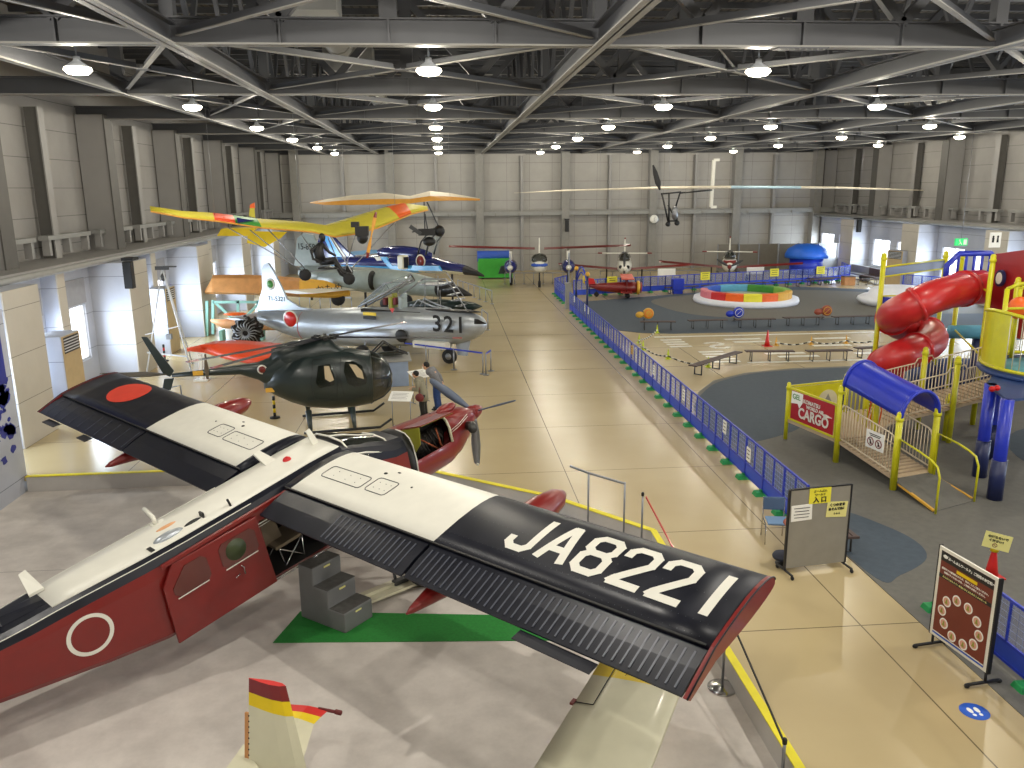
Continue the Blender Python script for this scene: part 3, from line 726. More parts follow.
# cockpit glazing
mb = MB(pr_)
gl = []
for x, hw, zt in ((.02, .6, .12), (.3, .59, .02), (.6, .55, -.13), (.93, .5, -.27)):
    gl.append([V(x, -hw*1.01, zt-.42), V(x, -hw*.98, zt-.16), V(x, -hw*.6, zt+.03), V(x, 0, zt+.06), V(x, hw*.6, zt+.03), V(x, hw*.98, zt-.16), V(x, hw*1.01, zt-.42)])
mb.loft(gl, 0, caps=False, open_ring=True)
ws = mb.build('windscreen', 'dark_glass', plane)
mb = MB(pr_)
for j in (1, 3, 5): mb.tube([g[j] for g in gl], .016, 6)
mb.tube(gl[0], .018, 6); mb.tube(gl[-1], .018, 6); mb.build('windscreen_frame', 'white_paint', ws)
# nose: cowling with open side
NS = [(1.25, .44, -.33, -1.44), (1.45, .43, -.35, -1.50), (2.45, .36, -.47, -1.52), (2.75, .33, -.51, -1.42), (3.05, .27, -.58, -1.24), (3.25, .20, -.68, -1.05), (3.42, .14, -.78, -.98)]
def nring(x, hw, zt, zb):
    out = []
    for k in range(16):
        t = PI/2+2*PI*k/16; c, s_ = math.cos(t), math.sin(t)
        out.append(V(x, hw*abs(c)**.6*(1 if c > 0 else -1), (zt+zb)/2+(zt-zb)/2*abs(s_)**.6*(1 if s_ > 0 else -1)))
    return out
rings = [nring(*q) for q in NS]
def nm_(i, j):
    if i == 1 and j in (1, 2, 3): return None
    if i == 0: return 1
    return 0
mb = MB(pr_); mb.loft(rings, nm_, caps=True, smooth=True)
cow = mb.build('cowling', ['red_paint', 'black'], plane)
cow.modifiers.new('thickness', 'SOLIDIFY').thickness = .02
mb = MB(pr_)   # inside of the bay with engine
mb.box((1.95, .12, -.88), (1.0, .03, .8)); mb.build('firewall', 'dark_interior', cow)
mb = MB(pr_); mb.lathe((1.5, -.02, -.85), [(.1, 0), (.22, .05), (.24, .4), (.17, .5), (.17, .9), (.1, 1.0)], 14, axis='X')
for k in range(8):
    t = k*.8; mb.tube([V(1.55+.09*k, -.2, -.62-.05*math.sin(t)), V(1.65+.09*k, -.3, -.9+.1*math.cos(t)), V(1.6+.1*k, -.2, -1.15)], .014, 6)
mb.build('engine', mat('engine_dark', '2b2724', .5, metal=.5), cow)
mb = MB(pr_); mb.tube([V(1.7, -.33, -.6), V(1.95, -.36, -.85), V(2.2, -.3, -1.1)], .018, 6); mb.tube([V(2.1, -.36, -.55), V(2.15, -.36, -.9), V(2.3, -.3, -1.15)], .02, 6); mb.build('fuel_pipe', mat('copper', '8c4a2c', .4, metal=.6), cow)
mb = MB(pr_); mb.prism([V(1.46, -.12, -.34), V(2.43, -.12, -.45), V(2.4, -.62, -.30), V(1.5, -.68, -.18)], V(0, 0, .02)); lid = mb.build('engine_cover', 'red_paint', cow, bevel=.006)
mb = MB(pr_); mb.prism([V(1.48, -.14, -.352), V(2.41, -.14, -.462), V(2.38, -.61, -.312), V(1.52, -.67, -.192)], V(0, 0, .006)); mb.prism([V(1.47, -.12, -.36), V(1.47, -.66, -.2), V(1.47, -.6, -.55), V(1.47, -.42, -.75)], V(.015, 0, 0)); mb.build('cover_lining', 'olive', lid)
mb = MB(pr_); mb.tube(rings[1][0:7], .014, 6); mb.build('bay_frame_rear', 'white_paint', cow)
mb = MB(pr_); mb.tube([p+V(0, -.005, 0) for p in rings[2][1:5]], .03, 6); mb.build('bay_frame', 'cream', cow)
mb = MB(pr_)
for dz in (0, .05): mb.tube([V(x, -hw*.98, (zt+zb)/2+.22-dz) for x, hw, zt, zb in NS[2:5]], .006, 5)
mb.build('cowl_stripe', 'white_paint', cow)
mb = MB(pr_); mb.ball((2.75, .0, -.49), (.26, .13, .09), 14); mb.build('intake_hump', 'red_paint', cow)
mb = MB(pr_); mb.tube([(3.0, -.25, -.93), (2.95, -.46, -.86), (2.8, -.62, -.84)], [.09, .09, .085], 12); mb.build('exhaust_stub', mat('exhaust', '4a4a48', .4, metal=.7), cow)
mb = MB(pr_); mb.lathe((3.40, 0, -.88), [(.15, 0), (.15, .08), (.12, .2), (.05, .3), (.01, .33)], 20, axis='X'); 
hub = mb.build('spinner', 'red_paint', plane)
for a, m_ in ((R(156), 'blue_grey'), (R(-99), 'steel'), (R(21), 'blue_grey')):
    mb = MB(pr_); dr = V(0, -math.cos(a), math.sin(a)); tn = V(0, math.sin(a), math.cos(a)); rg = []
    for t, wd, tw in ((.1, .06, 1.0), (.25, .10, .9), (.5, .17, .7), (.8, .2, .5), (1.1, .16, .4), (1.27, .12, .35), (1.30, .05, .35)):
        tw = -tw if a > 0 else tw*1.2
        wd *= .3 if a == R(21) else 1
        ch = (tn*math.cos(tw)+V(1, 0, 0)*math.sin(tw))*wd/2; th = (V(1, 0, 0)*math.cos(tw)-tn*math.sin(tw))*.02
        c = V(3.5, 0, -.88)+dr*t; rg.append([c-ch, c+th, c+ch, c-th])
    mb.loft(rg, 0, True); bl = mb.build('propeller_blade', m_, hub)
    mb = MB(pr_); c = V(3.5, 0, -.88)+dr*1.25; ch = (tn*math.cos(-.36)+V(1, 0, 0)*math.sin(-.36))*.066
    mb.beam(c-ch, c+ch, .05, .03, up=dr) if False else mb.prism([c-ch-V(.02, 0, 0), c+ch-V(.02, 0, 0), c+ch+dr*.04-V(.02, 0, 0), c-ch+dr*.04-V(.02, 0, 0)], V(.04, 0, 0))
    (mb.build('blade_tip', 'white_paint', bl) if a < 0 else None)
# undercarriage with wheel skis
for s_ in (-1, 1):
    mb = MB(pr_); mb.tube([(.55, s_*.5, -1.38), (.62, s_*1.25, -2.05)], .05, 8); mb.tube([(-.3, s_*.5, -1.38), (.55, s_*1.2, -2.0)], .035, 8); mb.tube([(.6, s_*.9, -1.7), (.5, s_*.55, -1.0)], .04, 8)
    mb.build('landing_leg', 'red_paint', plane)
    wc = pr_ @ V(.62, s_*1.38, -2.05)
    mb = MB(); r_ = max(.2, wc.z-PIT); mb.lathe((0, 0, 0), [(.1, -.1), (r_*.85, -.11), (r_, -.05), (r_, .05), (r_*.85, .11), (.1, .1)], 20, axis='Y', xf=Matrix.Translation(wc) @ Matrix.Rotation(.7692, 4, 'Z'))
    mb.build('main_wheel', 'rubber', plane)
    X = Matrix.Translation((wc.x, wc.y, PIT+.10)) @ Matrix.Rotation(.7692, 4, 'Z') @ Matrix.Translation((.1, s_*.35, 0))
    if s_ < 0:
        k0, k1 = on(362, 601, PIT+.1), on(436, 571, PIT+.1); X = Matrix.Translation((k0+k1)/2) @ Matrix.Rotation(math.atan2((k1-k0).y, (k1-k0).x), 4, 'Z')
    mb = MB(X); rg = []
    for x, z, hw in ((-1.0, .03, .13), (-.9, 0, .2), (0, 0, .22), (.9, .0, .22), (1.15, .06, .2), (1.38, .2, .12)):
        rg.append([V(x, -hw, z), V(x, hw, z), V(x, hw, z+.05), V(x, -hw, z+.05)])
    mb.loft(rg, 0, True, smooth=False); mb.beam((-.8, 0, .08), (.9, 0, .08), .05, .06)
    sk = mb.build('ski', 'cream', plane)
    mb = MB(X); mb.tube([(-.1, 0, .08), (.05, -s_*.3, .35)], .03, 8); mb.box((0, 0, .1), (.3, .12, .08)); mb.tube([(.9, 0, .1), (.2, 0, .42)], .02, 6); mb.build('ski_bracket', 'dark_grey', sk)
tw = pr_ @ V(-6.6, 0, -.75)
mb = MB(); mb.tube([pr_ @ V(-6.4, 0, -.5), (tw.x, tw.y, PIT+.2)], .04, 8); mb.lathe((tw.x, tw.y, PIT+.16), [(.05, -.06), (.16, -.05), (.16, .05), (.05, .06)], 14, axis='Y'); mb.build('tail_wheel', 'rubber', plane)
# fin fillet and tail
mb = MB(pr_)
rg = []
for x, hw, z0, z1 in ((-4.86, .2, .03, .05), (-5.4, .16, .02, .12), (-6.0, .12, .0, .45), (-6.5, .08, 0, 1.3), (-7.3, .06, 0, 1.35), (-7.7, .02, 0, 1.3)):
    rg.append([V(x, -hw, z0), V(x, -hw*.4, z1), V(x, hw*.4, z1), V(x, hw, z0)])
mb.loft(rg, 0, True, smooth=False); mb.build('tail_fin', 'navy_black', plane)
mb = MB(pr_)
for s_ in (-1, 1):
    mb.loft([[V(x, s_*y, z) for x, z in ((-6.3, -.1), (-6.6, -.05), (-7.5, -.09), (-7.5, -.11), (-6.6, -.15))] for y in (.1, 2.5)], 0, True, smooth=False)
mb.build('tailplane', 'red_paint', plane)

# ------------------------------------------------------------------ things on the sunken floor
o = MB(); o.prism([(-2.77, 13.71, PIT), (-3.05, 12.69, PIT), (3.1, 12.2, PIT), (3.3, 12.9, PIT)], (0, 0, .012)); tag(o.build('green_mat', 'green_mat'), 'long green mat lying on the sunken floor in front of the grey steps', 'mat')
st = thing('boarding_steps', 'dark grey three-tread block steps by the open cabin door', 'steps', (-2.08, 13.45, PIT+.012))
X = Matrix.Translation((-2.08, 13.45, PIT+.012)) @ Matrix.Rotation(R(-38), 4, 'Z') @ Matrix.Scale(.9, 4)
mb = MB(X); mb.prism([V(-.6, -.38, 0), V(-.6, -.38, 1.12), V(-.2, -.38, 1.12), V(-.2, -.38, .76), (.18, -.38, .76), (.18, -.38, .4), (.6, -.38, .4), (.6, -.38, 0)], V(0, .76, 0))
mb.build('step_body', mat('step_grey', '6a6b6b', .6), st, bevel=.02)
for k, (x, z) in enumerate(((-.4, 1.126), (-.01, .766), (.39, .406))):
    mb = MB(X); mb.box((x, 0, z), (.38, .74, .012)); tr = mb.build('tread', mat('tread', '4c4b48', .8, var=.2, scale=12), st)
    mb = MB(X); mb.box((x+.205, 0, z-.08), (.012, .16, .035)); mb.build('tread_label', 'sign_cream', tr)

# cream aircraft: wing, tail fin and tailplane reach into view from the right and below
ax = V(.878, -.478, 0).normalized(); sdv = V(.478, .878, 0).normalized()
gl_ = thing('light_aircraft', 'cream light aircraft with red and yellow striped tail and wing tips', 'aircraft', (-.2, 7.4, PIT))
WZ = .62
w0 = V(1.03, 6.345, WZ-.05)       # quarter point at the wing root
def wpt(span, back, dz=0): return w0+sdv*span-ax*back+V(0, 0, dz)
mb = MB(); rings = []; ys = [0, 1, 2.0, 2.75, 3.42, 3.5, 3.88, 4.02, 4.1]
for s_ in ys:
    c0 = -.30+s_*.012; c1 = .98 - s_*.012; c = c1-c0; rg = []
    for t in (0, .02, .08, .2, .4, .7, 1): rg.append(wpt(s_, c0+c*t, .11*(1.485*math.sqrt(t)-.63*t-1.758*t*t+1.42*t**3-.507*t**4)*c*.9))
    for t in (.7, .4, .2, .05): rg.append(wpt(s_, c0+c*t, -.05*(1.485*math.sqrt(t)-.63*t-1.758*t*t+1.42*t**3-.507*t**4)*c*.9))
    rings.append(rg)
mb.loft(rings, lambda i, j: 2 if i >= 6 else (1 if i >= 4 else 0), True)
mb_w = mb.build('wing', ['cream', 'yellow', 'bright_red'], gl_)
mb = MB()
def wtop(s_, b, e=.006):
    c0 = -.30+s_*.012; c = 1.28-.024*s_; t = (b-c0)/c; return wpt(s_, b, .11*(1.485*math.sqrt(t)-.63*t-1.758*t*t+1.42*t**3-.507*t**4)*c*.9+e)
mb.tube([wtop(2.75, .94), wtop(2.75, .70), wtop(3.3, .69), wtop(3.95, .68)], .007, 5); mb.build('aileron_gap', 'black', mb_w)
mb = MB(); mb.box(wtop(2.75, .97, 0), (.05, .11, .03), rz=math.atan2(-.57, .82)); mb.build('aileron_stop', 'bag_red', mb_w)
mb = MB()
for s_ in (-.2,):
    for a, b in ((wtop(3.5, .5), wtop(3.4, .45, .10)),): mb.tube([a, b, b+V(.05, .1, -.05)], .004, 4)
mb.build('pitot_wire', 'black', mb_w)
# fuselage below the frame edge
mb = MB(); rg = []
for t, r_, z in ((-3.9, .07, .62), (-3.0, .13, .6), (-1.5, .25, .52), (0, .42, .42), (1.2, .46, .36), (2.0, .38, .36), (2.6, .1, .36)):
    c = V(.95, 6.2, 0)+ax*t; rg.append([c+sdv*r_*math.cos(a)+V(0, 0, z+r_*math.sin(a)) for a in [2*PI*k/16 for k in range(16)]])
mb.loft(rg, 0, True); mb.build('fuselage', 'cream', gl_)
ft = [floor_ for floor_ in (on(249, 678, 1.45), on(286, 686, 1.45))]
fb = [on(249, 768, .55), on(312, 790, .5)]
def lerp(a, b, t): return a+(b-a)*t
def finring(t):
    a, b = lerp(fb[0], ft[0], t), lerp(fb[1], ft[1], t); n_ = (b-a).cross(V(0, 0, 1)).normalized(); out = []
    for u, h in ((0, .004), (.15, .014), (.35, .03), (.6, .042), (.85, .034), (1, 0)): out.append(lerp(a, b, u)+n_*h)
    for u, h in ((.85, .034), (.6, .042), (.35, .03), (.15, .014), (0, .004)): out.append(lerp(a, b, u)-n_*h)
    return out
mb = MB(); mb.loft([finring(t) for t in (-.15, .4, .70, .845, 1)], lambda i, j: (0, 0, 1, 2)[i] if j >= 0 else (0 if i == 0 else 3), True, smooth=False)
fin = mb.build('tail_fin', ['cream', 'yellow', 'red_paint', 'bright_red'], gl_)
a, b = lerp(fb[0], ft[0], -.02), lerp(fb[0], ft[0], .6); d = (ft[0]-ft[1]).normalized()
mb = MB(); mb.prism([a, b, b+d*.06, a+d*.06], V(.01, .02, 0)); rud = mb.build('rudder', 'wood', fin)
mb = MB()
for k in range(10): mb.ball(lerp(a, b, .06+k*.1), .012, 6, 0, 3)
tag_stuff(mb.build('rudder_hinges', 'black', rud))
# tailplane: near half below, far half with striped tip and balance rod
c = V(-2.1, 8.75, .62)
pA, pB, pC, pD = on(250, 768, .6), on(284, 706, .62), on(330, 712, .62), on(292, 745, .6)
tip = on(341, 713, .62)
def tp(quad, z0=0, th=.03): return quad
mb = MB()
e0, e1 = on(262, 775, .6), on(300, 770, .6)
f0, f1 = on(284, 716, .62), on(314, 724, .62)
g0, g1 = on(285, 710, .62), on(321, 717, .62); h0, h1 = on(287, 704, .62), on(329, 710, .62)
rr = []
for p, q in ((e0, e1), (f0, f1), (g0, g1), (h0, h1)): rr.append([p, lerp(p, q, .5)+V(0, 0, .02), q, lerp(p, q, .5)-V(0, 0, .02)])
mb.loft(rr, lambda i, j: i if i < 3 else 2, True, smooth=False); tpn = mb.build('tailplane', ['cream', 'yellow', 'bright_red'], gl_)
mb = MB(); mb.tube([lerp(h0, h1, .75), tip], [.02, .022], 8); mb.tube([lerp(h1, tip, .55), tip], .032, 10); mb.build('balance_weight', 'bag_red', tpn)
q0, q1, q2 = on(205, 800, .6), on(244, 746, .62), on(262, 775, .6)
mb = MB(); mb.prism([q0, q1, q2, on(262, 800, .6)], V(0, 0, .03)); mb.build('tailplane', 'cream', gl_)
for k, (x, y) in enumerate(((1.6, 6.6), (2.2, 5.7), (-.8, 7.9))):
    mb = MB(); mb.lathe((x, y, PIT+.2), [(.05, -.06), (.2, -.05), (.2, .05), (.05, .06)], 14, axis='Y'); mb.tube([(x, y, PIT+.2), (x, y, .5)], .025, 6); mb.build('landing_wheel', 'rubber', gl_)

# barrier posts, handrail and belt by the step edge
def post(loc, h, label, grp=None, base=.17):
    t = thing('barrier_post', label, 'barrier post', loc, grp)
    x, y, z = loc
    mb = MB(); mb.lathe((x, y, z), [(base, 0), (base, .02), (base*.7, .035), (.03, .05)], 20); mb.build('base', 'chrome', t)
    mb = MB(); mb.tube([(x, y, z+.04), (x, y, z+h-.06)], .022, 10); mb.build('pole', 'steel', t)
    mb = MB(); mb.lathe((x, y, z+h-.08), [(.03, 0), (.032, .06), (.02, .08)], 12); mb.build('cap', 'black', t); return t
p1 = on(643, 530, 0); p1 = V(3.95, 16.05, PIT)
post((3.93, 15.62, PIT), 1.3, 'steel barrier post with black cap where the red belt starts')
pq = on(722, 688, PIT); post(tuple(pq), 1.3, 'steel barrier post on a round chrome base by the black wing tip', base=.22)
pz = at(785, 738, 8.6); post((pz.x, 8.6, PIT), pz.z-PIT, 'nearest grey barrier post at the bottom edge of the picture')
t = thing('handrail', 'short grey metal handrail standing at the yellow step edge', 'handrail', (3.1, 16.4, PIT))
mb = MB(); a, b = V(3.0, 16.75, 0), V(3.66, 16.1, 0)
for p in (a, b): mb.tube([(p.x, p.y, PIT), (p.x, p.y, .95)], .022, 8)
mb.build('upright', 'steel', t); mb = MB(); mb.tube([a+V(-.35, .35, 1.0), a+V(0, 0, .95), b+V(0, 0, .92)], .028, 8); mb.build('rail', 'steel', t)
t = tag(MB().beam((3.98, 15.55, .82), (4.15, 13.9, .35), .012, .05).build('barrier_belt', 'bright_red', origin=(3.98, 15.3, .8)), 'red barrier belt drooping from the post at the step corner', 'belt')

tag(MB().beam((pq.x+.02, pq.y-.02, .86), (pz.x, 8.62, pz.z-.07), .012, .045).build('barrier_belt', 'black', origin=(pq.x, pq.y, .86)), 'black barrier belt stretched between the two posts along the yellow edge', 'belt')
def info_stand(loc, rz, label, panel='paper', h=.95):
    t = thing('sign_stand', label, 'sign', loc)
    X = Matrix.Translation(loc) @ Matrix.Rotation(rz, 4, 'Z')
    for x in (-.28, .28):
        mb = MB(X); mb.tube([(x, 0, 0), (x, 0, h)], .014, 8); mb.tube([(x, -.18, .015), (x, .18, .015)], .014, 8); mb.build('leg', 'steel', t)
    mb = MB(X); mb.prism([V(-.34, -.22, h-.08), V(.34, -.22, h-.08), V(.34, .22, h+.1), V(-.34, .22, h+.1)], V(0, 0, .02)); pn = mb.build('panel', panel, t)
    mb = MB(X)
    for k in range(5): mb.beam((-.26, -.14+k*.065, h-.08+.095+k*.0, ) if False else (-.26, -.14+k*.065, h-.02+k*.0265), (.22-.05*(k % 2), -.14+k*.065, h-.02+k*.0265), .012, .004)
    mb.build('print', 'dark_grey', pn); return t
info_stand((-1.42, 24.0, 0), R(-12), 'white information panel on thin legs beside the helicopter nose')
info_stand((-.95, 27.0, 0), R(35), 'white information panel the two visitors are reading')

# ------------------------------------------------------------------ visitors
def person(loc, rz, label, coat, legs, hair_m, h, pose, bag=False):
    t = thing('person', label, 'person', loc)
    X = Matrix.Translation(loc) @ Matrix.Rotation(rz, 4, 'Z') @ Matrix.Scale(h/1.72, 4)
    J = dict(pelvis=(0, 0, .93), chest=(.06, 0, 1.27), neck=(.12, 0, 1.45), head=(.17, 0, 1.60),
             lhip=(0, .1, .88), lk=(.03, .11, .48), la=(-.02, .12, .07), lf=(.14, .14, .04), rhip=(0, -.1, .88), rk=(.02, -.11, .48), ra=(-.03, -.12, .07), rf=(.13, -.14, .04))
    J.update(pose)
    verts = []; idx = {}; rad = []
    def v(n, r): idx[n] = len(verts); verts.append(J[n]); rad.append(r)
    for n, r in (('pelvis', .11), ('chest', .12), ('neck', .06), ('head', .085), ('lhip', .1), ('lk', .065), ('la', .045), ('lf', .04), ('rhip', .1), ('rk', .065), ('ra', .045), ('rf', .04),
                 ('ls', .07), ('le', .05), ('lw', .032), ('rs', .07), ('re', .05), ('rw', .032)): v(n, r)
    E = [('pelvis', 'chest'), ('chest', 'neck'), ('neck', 'head'), ('pelvis', 'lhip'), ('lhip', 'lk'), ('lk', 'la'), ('la', 'lf'), ('pelvis', 'rhip'), ('rhip', 'rk'), ('rk', 'ra'), ('ra', 'rf'),
         ('chest', 'ls'), ('ls', 'le'), ('le', 'lw'), ('chest', 'rs'), ('rs', 're'), ('re', 'rw')]
    # fingers
    ed = [(idx[a], idx[b]) for a, b in E]
    for s_, w_, e_ in (('l', 'lw', 'le'), ('r', 'rw', 're')):
        wv = V(J[w_]); d = (wv-V(J[e_])).normalized(); sd = d.cross(V(0, 0, 1)); sd = sd.normalized() if sd.length > .1 else V(0, 1, 0)
        pm = len(verts); verts.append(wv+d*.07); rad.append(.03); ed.append((idx[w_], pm))
        for k, (o_, L_) in enumerate(((-.028, .07), (-.01, .08), (.01, .078), (.028, .062))):
            i0 = len(verts); verts.append(wv+d*.10+sd*o_); rad.append(.009); verts.append(wv+d*(.10+L_)+sd*o_-V(0, 0, .02)); rad.append(.008); ed += [(pm, i0), (i0, i0+1)]
        i0 = len(verts); verts.append(wv+d*.08-sd*.05); rad.append(.01); ed.append((pm, i0))
    me = bpy.data.meshes.new('person_body'); base = V(loc)
    me.from_pydata([tuple((X @ Vector(p))-base) for p in verts], ed, []); o = bpy.data.objects.new('body', me); COL.objects.link(o); o.parent = t
    sk = o.modifiers.new('skin', 'SKIN')
    for i, r in enumerate(rad): me.skin_vertices[0].data[i].radius = (r*h/1.72,)*2
    me.skin_vertices[0].data[0].use_root = True
    ss = o.modifiers.new('sub', 'SUBSURF'); ss.levels = ss.render_levels = 2
    me.materials.append(MATS['skin'])
    dg = bpy.context.evaluated_depsgraph_get(); m2 = bpy.data.meshes.new_from_object(o.evaluated_get(dg)); o.modifiers.clear(); o.data = m2
    m2.materials.clear(); m2.materials.append(MATS['skin'])
    for p in m2.polygons: p.use_smooth = True
    # head detail
    hd = V(J['head']); mb = MB(X); mb.ball(hd+V(.01, 0, .02), (.1, .078, .125), 14, 0, 9); mb.ball(hd+V(.108, 0, .0), (.02, .014, .025), 6, 0, 4); mb.ball(hd+V(0, .08, .01), (.02, .01, .03), 6); mb.ball(hd+V(0, -.08, .01), (.02, .01, .03), 6)
    hb = mb.build('head', 'skin', t)
    mb = MB(X); mb.ball(hd+V(-.02, 0, .055), (.11, .092, .11), 14, 0, 9); mb.build('hair', hair_m, t)
    mb = MB(X); mb.ball(hd+V(.085, 0, -.03), (.035, .06, .05), 10); mb.build('face_mask', 'white', hb)
    for s_ in (-1, 1): mb = MB(X); mb.ball(hd+V(.1, .033*s_, .035), (.008, .014, .008), 6, 0, 4); mb.build('eye', 'black', hb)
    # clothes follow the limbs
    def sleeve(a, b, c, r): mb = MB(X); A, B, C_ = V(J[a]), V(J[b]), V(J[c]); mb.tube([A, lerp(A, B, .5), B, lerp(B, C_, .5), lerp(B, C_, .93)], [r*1.5, r*1.3, r*1.2, r*1.05, r*.95], 12); return mb
    mb = MB(X); P, Cc, Nn = V(J['pelvis']), V(J['chest']), V(J['neck']); rg = []
    low = -.30 if bag else -.1
    for c, wx, wy in ((P+V(0, 0, low), .17, .22 if bag else .18), (P+V(0, 0, 0), .165, .2), (lerp(P, Cc, .5), .15, .185), (Cc, .165, .215), (lerp(Cc, Nn, .55), .14, .21), (lerp(Cc, Nn, .85), .09, .1), (Nn+V(.01, 0, .02), .065, .07)):
        rg.append([c+V(wx*math.cos(a), wy*math.sin(a), 0) for a in [2*PI*k/18 for k in range(18)]])
    mb.loft(rg, 0, True)
    for k_ in ('ls', 'rs'): mb.tube([lerp(Cc, Nn, .6), V(J[k_])], [.13, .1], 12); mb.ball(V(J[k_]), .1, 12)
    mb.ball(lerp(Cc, Nn, .5), (.17, .2, .15), 14); ct = mb.build('coat', coat, t)
    sleeve('ls', 'le', 'lw', .066).build('sleeve', coat, ct); sleeve('rs', 're', 'rw', .066).build('sleeve', coat, ct)
    for a, b, c in (('lhip', 'lk', 'la'), ('rhip', 'rk', 'ra')):
        mb = MB(X); A, B, C_ = V(J[a]), V(J[b]), V(J[c]); mb.tube([A, lerp(A, B, .5), B, lerp(B, C_, .5), C_+V(0, 0, .0)], [  .13, .12, .10, .09, .085], 12); mb.build('trouser_leg', legs, t)
    for a, f in (('la', 'lf'), ('ra', 'rf')):
        mb = MB(X); A = V(J[a]); F = V(J[f]); mb.ball(V((A.x+F.x)/2, (A.y+F.y)/2, .05), (.14, .052, .05), 12); mb.build('shoe', 'black', t)
    if bag:
        mb = MB(X); mb.ball((.05, .30, .80), (.16, .07, .15), 12); bg = mb.build('shoulder_bag', 'bag_red', t)
        mb = MB(X); mb.tube([(.05, .30, .92), (.06, .25, 1.2), (.08, .16, 1.43)], .012, 6); mb.build('strap', 'bag_red', bg)
    return t
# facing left (towards -X); local x is forward
person((-.35, 25.9, 0), R(172), 'person in a grey jacket and blue jeans bending to read, hands behind the back', 'jacket_grey', 'jeans', 'hair', 1.70,
       dict(chest=(.14, 0, 1.23), neck=(.27, 0, 1.37), head=(.36, 0, 1.46), ls=(.16, .2, 1.32), le=(-.04, .27, 1.08), lw=(-.14, .06, .92), rs=(.16, -.2, 1.32), re=(-.04, -.27, 1.08), rw=(-.15, -.05, .93)))
person((-.78, 25.0, 0), R(165), 'person in a beige coat with a dark red shoulder bag, reading the panel', 'coat_beige', 'black', 'hair', 1.55,
       dict(chest=(.1, 0, 1.25), neck=(.19, 0, 1.41), head=(.26, 0, 1.52), ls=(.12, .19, 1.33), le=(.12, .24, 1.05), lw=(.34, .16, 1.06), rs=(.12, -.19, 1.33), re=(.12, -.24, 1.05), rw=(.34, -.14, 1.06)), bag=True)
# grey display desk with open canopy piece on it
t = thing('display_desk', 'pale blue-grey display desk standing behind the helicopter nose', 'desk', (-1.9, 29.6, 0))
X = Matrix.Translation((-1.95, 29.7, 0)) @ Matrix.Rotation(R(8), 4, 'Z')
mb = MB(X); mb.box((0, 0, .47), (.95, .8, .94)); mb.build('cabinet', mat('desk_blue', '8b9bb4', .5), t, bevel=.02)
mb = MB(X); mb.prism([V(-.72, -.46, .92), V(.6, -.46, .92), V(.6, .46, 1.06), V(-.72, .46, 1.06)], V(0, 0, .05)); mb.build('desk_top', 'duct', t, bevel=.01)
t2 = thing('model_canopy', 'dark canopy frame lying on top of the blue-grey display desk', 'aircraft part', (-2.1, 29.7, 1.05))
mb = MB(X)
for y in (-.25, .25): mb.tube([(-.85, y, 1.15), (-.35, y*.9, 1.62), (.1, y, 1.3), (.5, y*.5, 1.14)], .03, 8)
mb.tube([(-.35, -.25, 1.6), (-.35, .25, 1.6)], .03, 8); mb.build('canopy_frame', 'black', t2)
mb = MB(X); mb.ball((-.15, 0, 1.16), (.6, .22, .08), 14); mb.build('canopy_shell', 'dark_glass', t2)

# ------------------------------------------------------------------ traced side profiles with real depth
class Side:
    """vertical plane through P0 along heading; px() turns a photo point on that plane into (x along, z)"""
    def __init__(s, P0, head, base=(0, 0, 0)):
        s.P0 = V(P0); s.d = V(math.cos(head), math.sin(head), 0); s.n = V(-s.d.y, s.d.x, 0); s.X = TRS((P0[0], P0[1], 0), head)
    def px(s, x, y, off=0):
        r = ray(x, y); q = s.P0+s.n*off; t = (q-EYE).dot(s.n)/r.dot(s.n); p = EYE+r*t; return V((p-s.P0).dot(s.d), off, p.z)
    def body(s, prof, n=20, ex=1.0):
        rg = []
        for p in prof:
            x, yt, yb, hw = p[:4]; a, b = s.px(x, yt), s.px(x, yb); c = (a+b)/2; h = abs(a.z-b.z)/2
            rg.append([V(c.x, hw*math.copysign(abs(math.cos(t))**ex, math.cos(t)), c.z+h*math.copysign(abs(math.sin(t))**ex, math.sin(t))) for t in [2*PI*k/n for k in range(n)]])
        return rg
    def fin(s, pts, th=.06, off=0):
        return [s.px(x, y, off-th/2) for x, y in pts], V(0, th, 0)
def disc_on(mb, c, r, n=24, y=0): mb.lathe(c, [(.005, 0), (r, 0), (r, .006), (.005, .006)], n, axis='Y')

# silver trainer jet 321
S = Side((1.57, 32.4, 0), R(-28.7))
jet = thing('jet_trainer', 'silver jet trainer with black 321 on its nose and a red sun disc', 'aircraft', (-3.4, 35.1, 0))
prof = [(486, 322, 329, .12), (482, 317, 334, .32), (474, 313.5, 339, .46), (462, 310.5, 343, .55), (445, 308.5, 345, .6), (425, 307.5, 345.5, .66), (400, 307, 346, .72), (375, 307, 346, .74), (350, 307.5, 346, .74), (325, 308.5, 344, .72), (305, 310, 339.5, .66), (290, 311, 335, .58), (275, 311, 329, .48), (262, 311, 323, .38), (256, 312, 321, .32)]
rg = S.body(prof)
mb = MB(S.X); mb.loft(rg, lambda i, j: 0, True); body = mb.build('fuselage', 'silver', jet)
mb = MB(S.X); f, v = S.fin([(256, 311), (262, 288), (261.5, 270), (264, 264), (268, 263), (273, 270), (282, 288), (287, 299), (300, 307), (318, 310)], .10); mb.prism(f, v); tf = mb.build('tail_fin', 'silver', jet, bevel=.02)
mb = MB(S.X); p = S.px(262, 316); mb.loft([[V(p.x+a, y, p.z+.1+b) for a, b in ((.5, 0), (0, .05), (-.55, 0), (0, -.05))] for y in (-1.7, 0)], 0, True, smooth=False)
mb.loft([[V(p.x+a, y, p.z+.1+b) for a, b in ((.5, 0), (0, .05), (-.55, 0), (0, -.05))] for y in (0, 1.7)], 0, True, smooth=False); mb.build('tailplane', 'silver', jet)
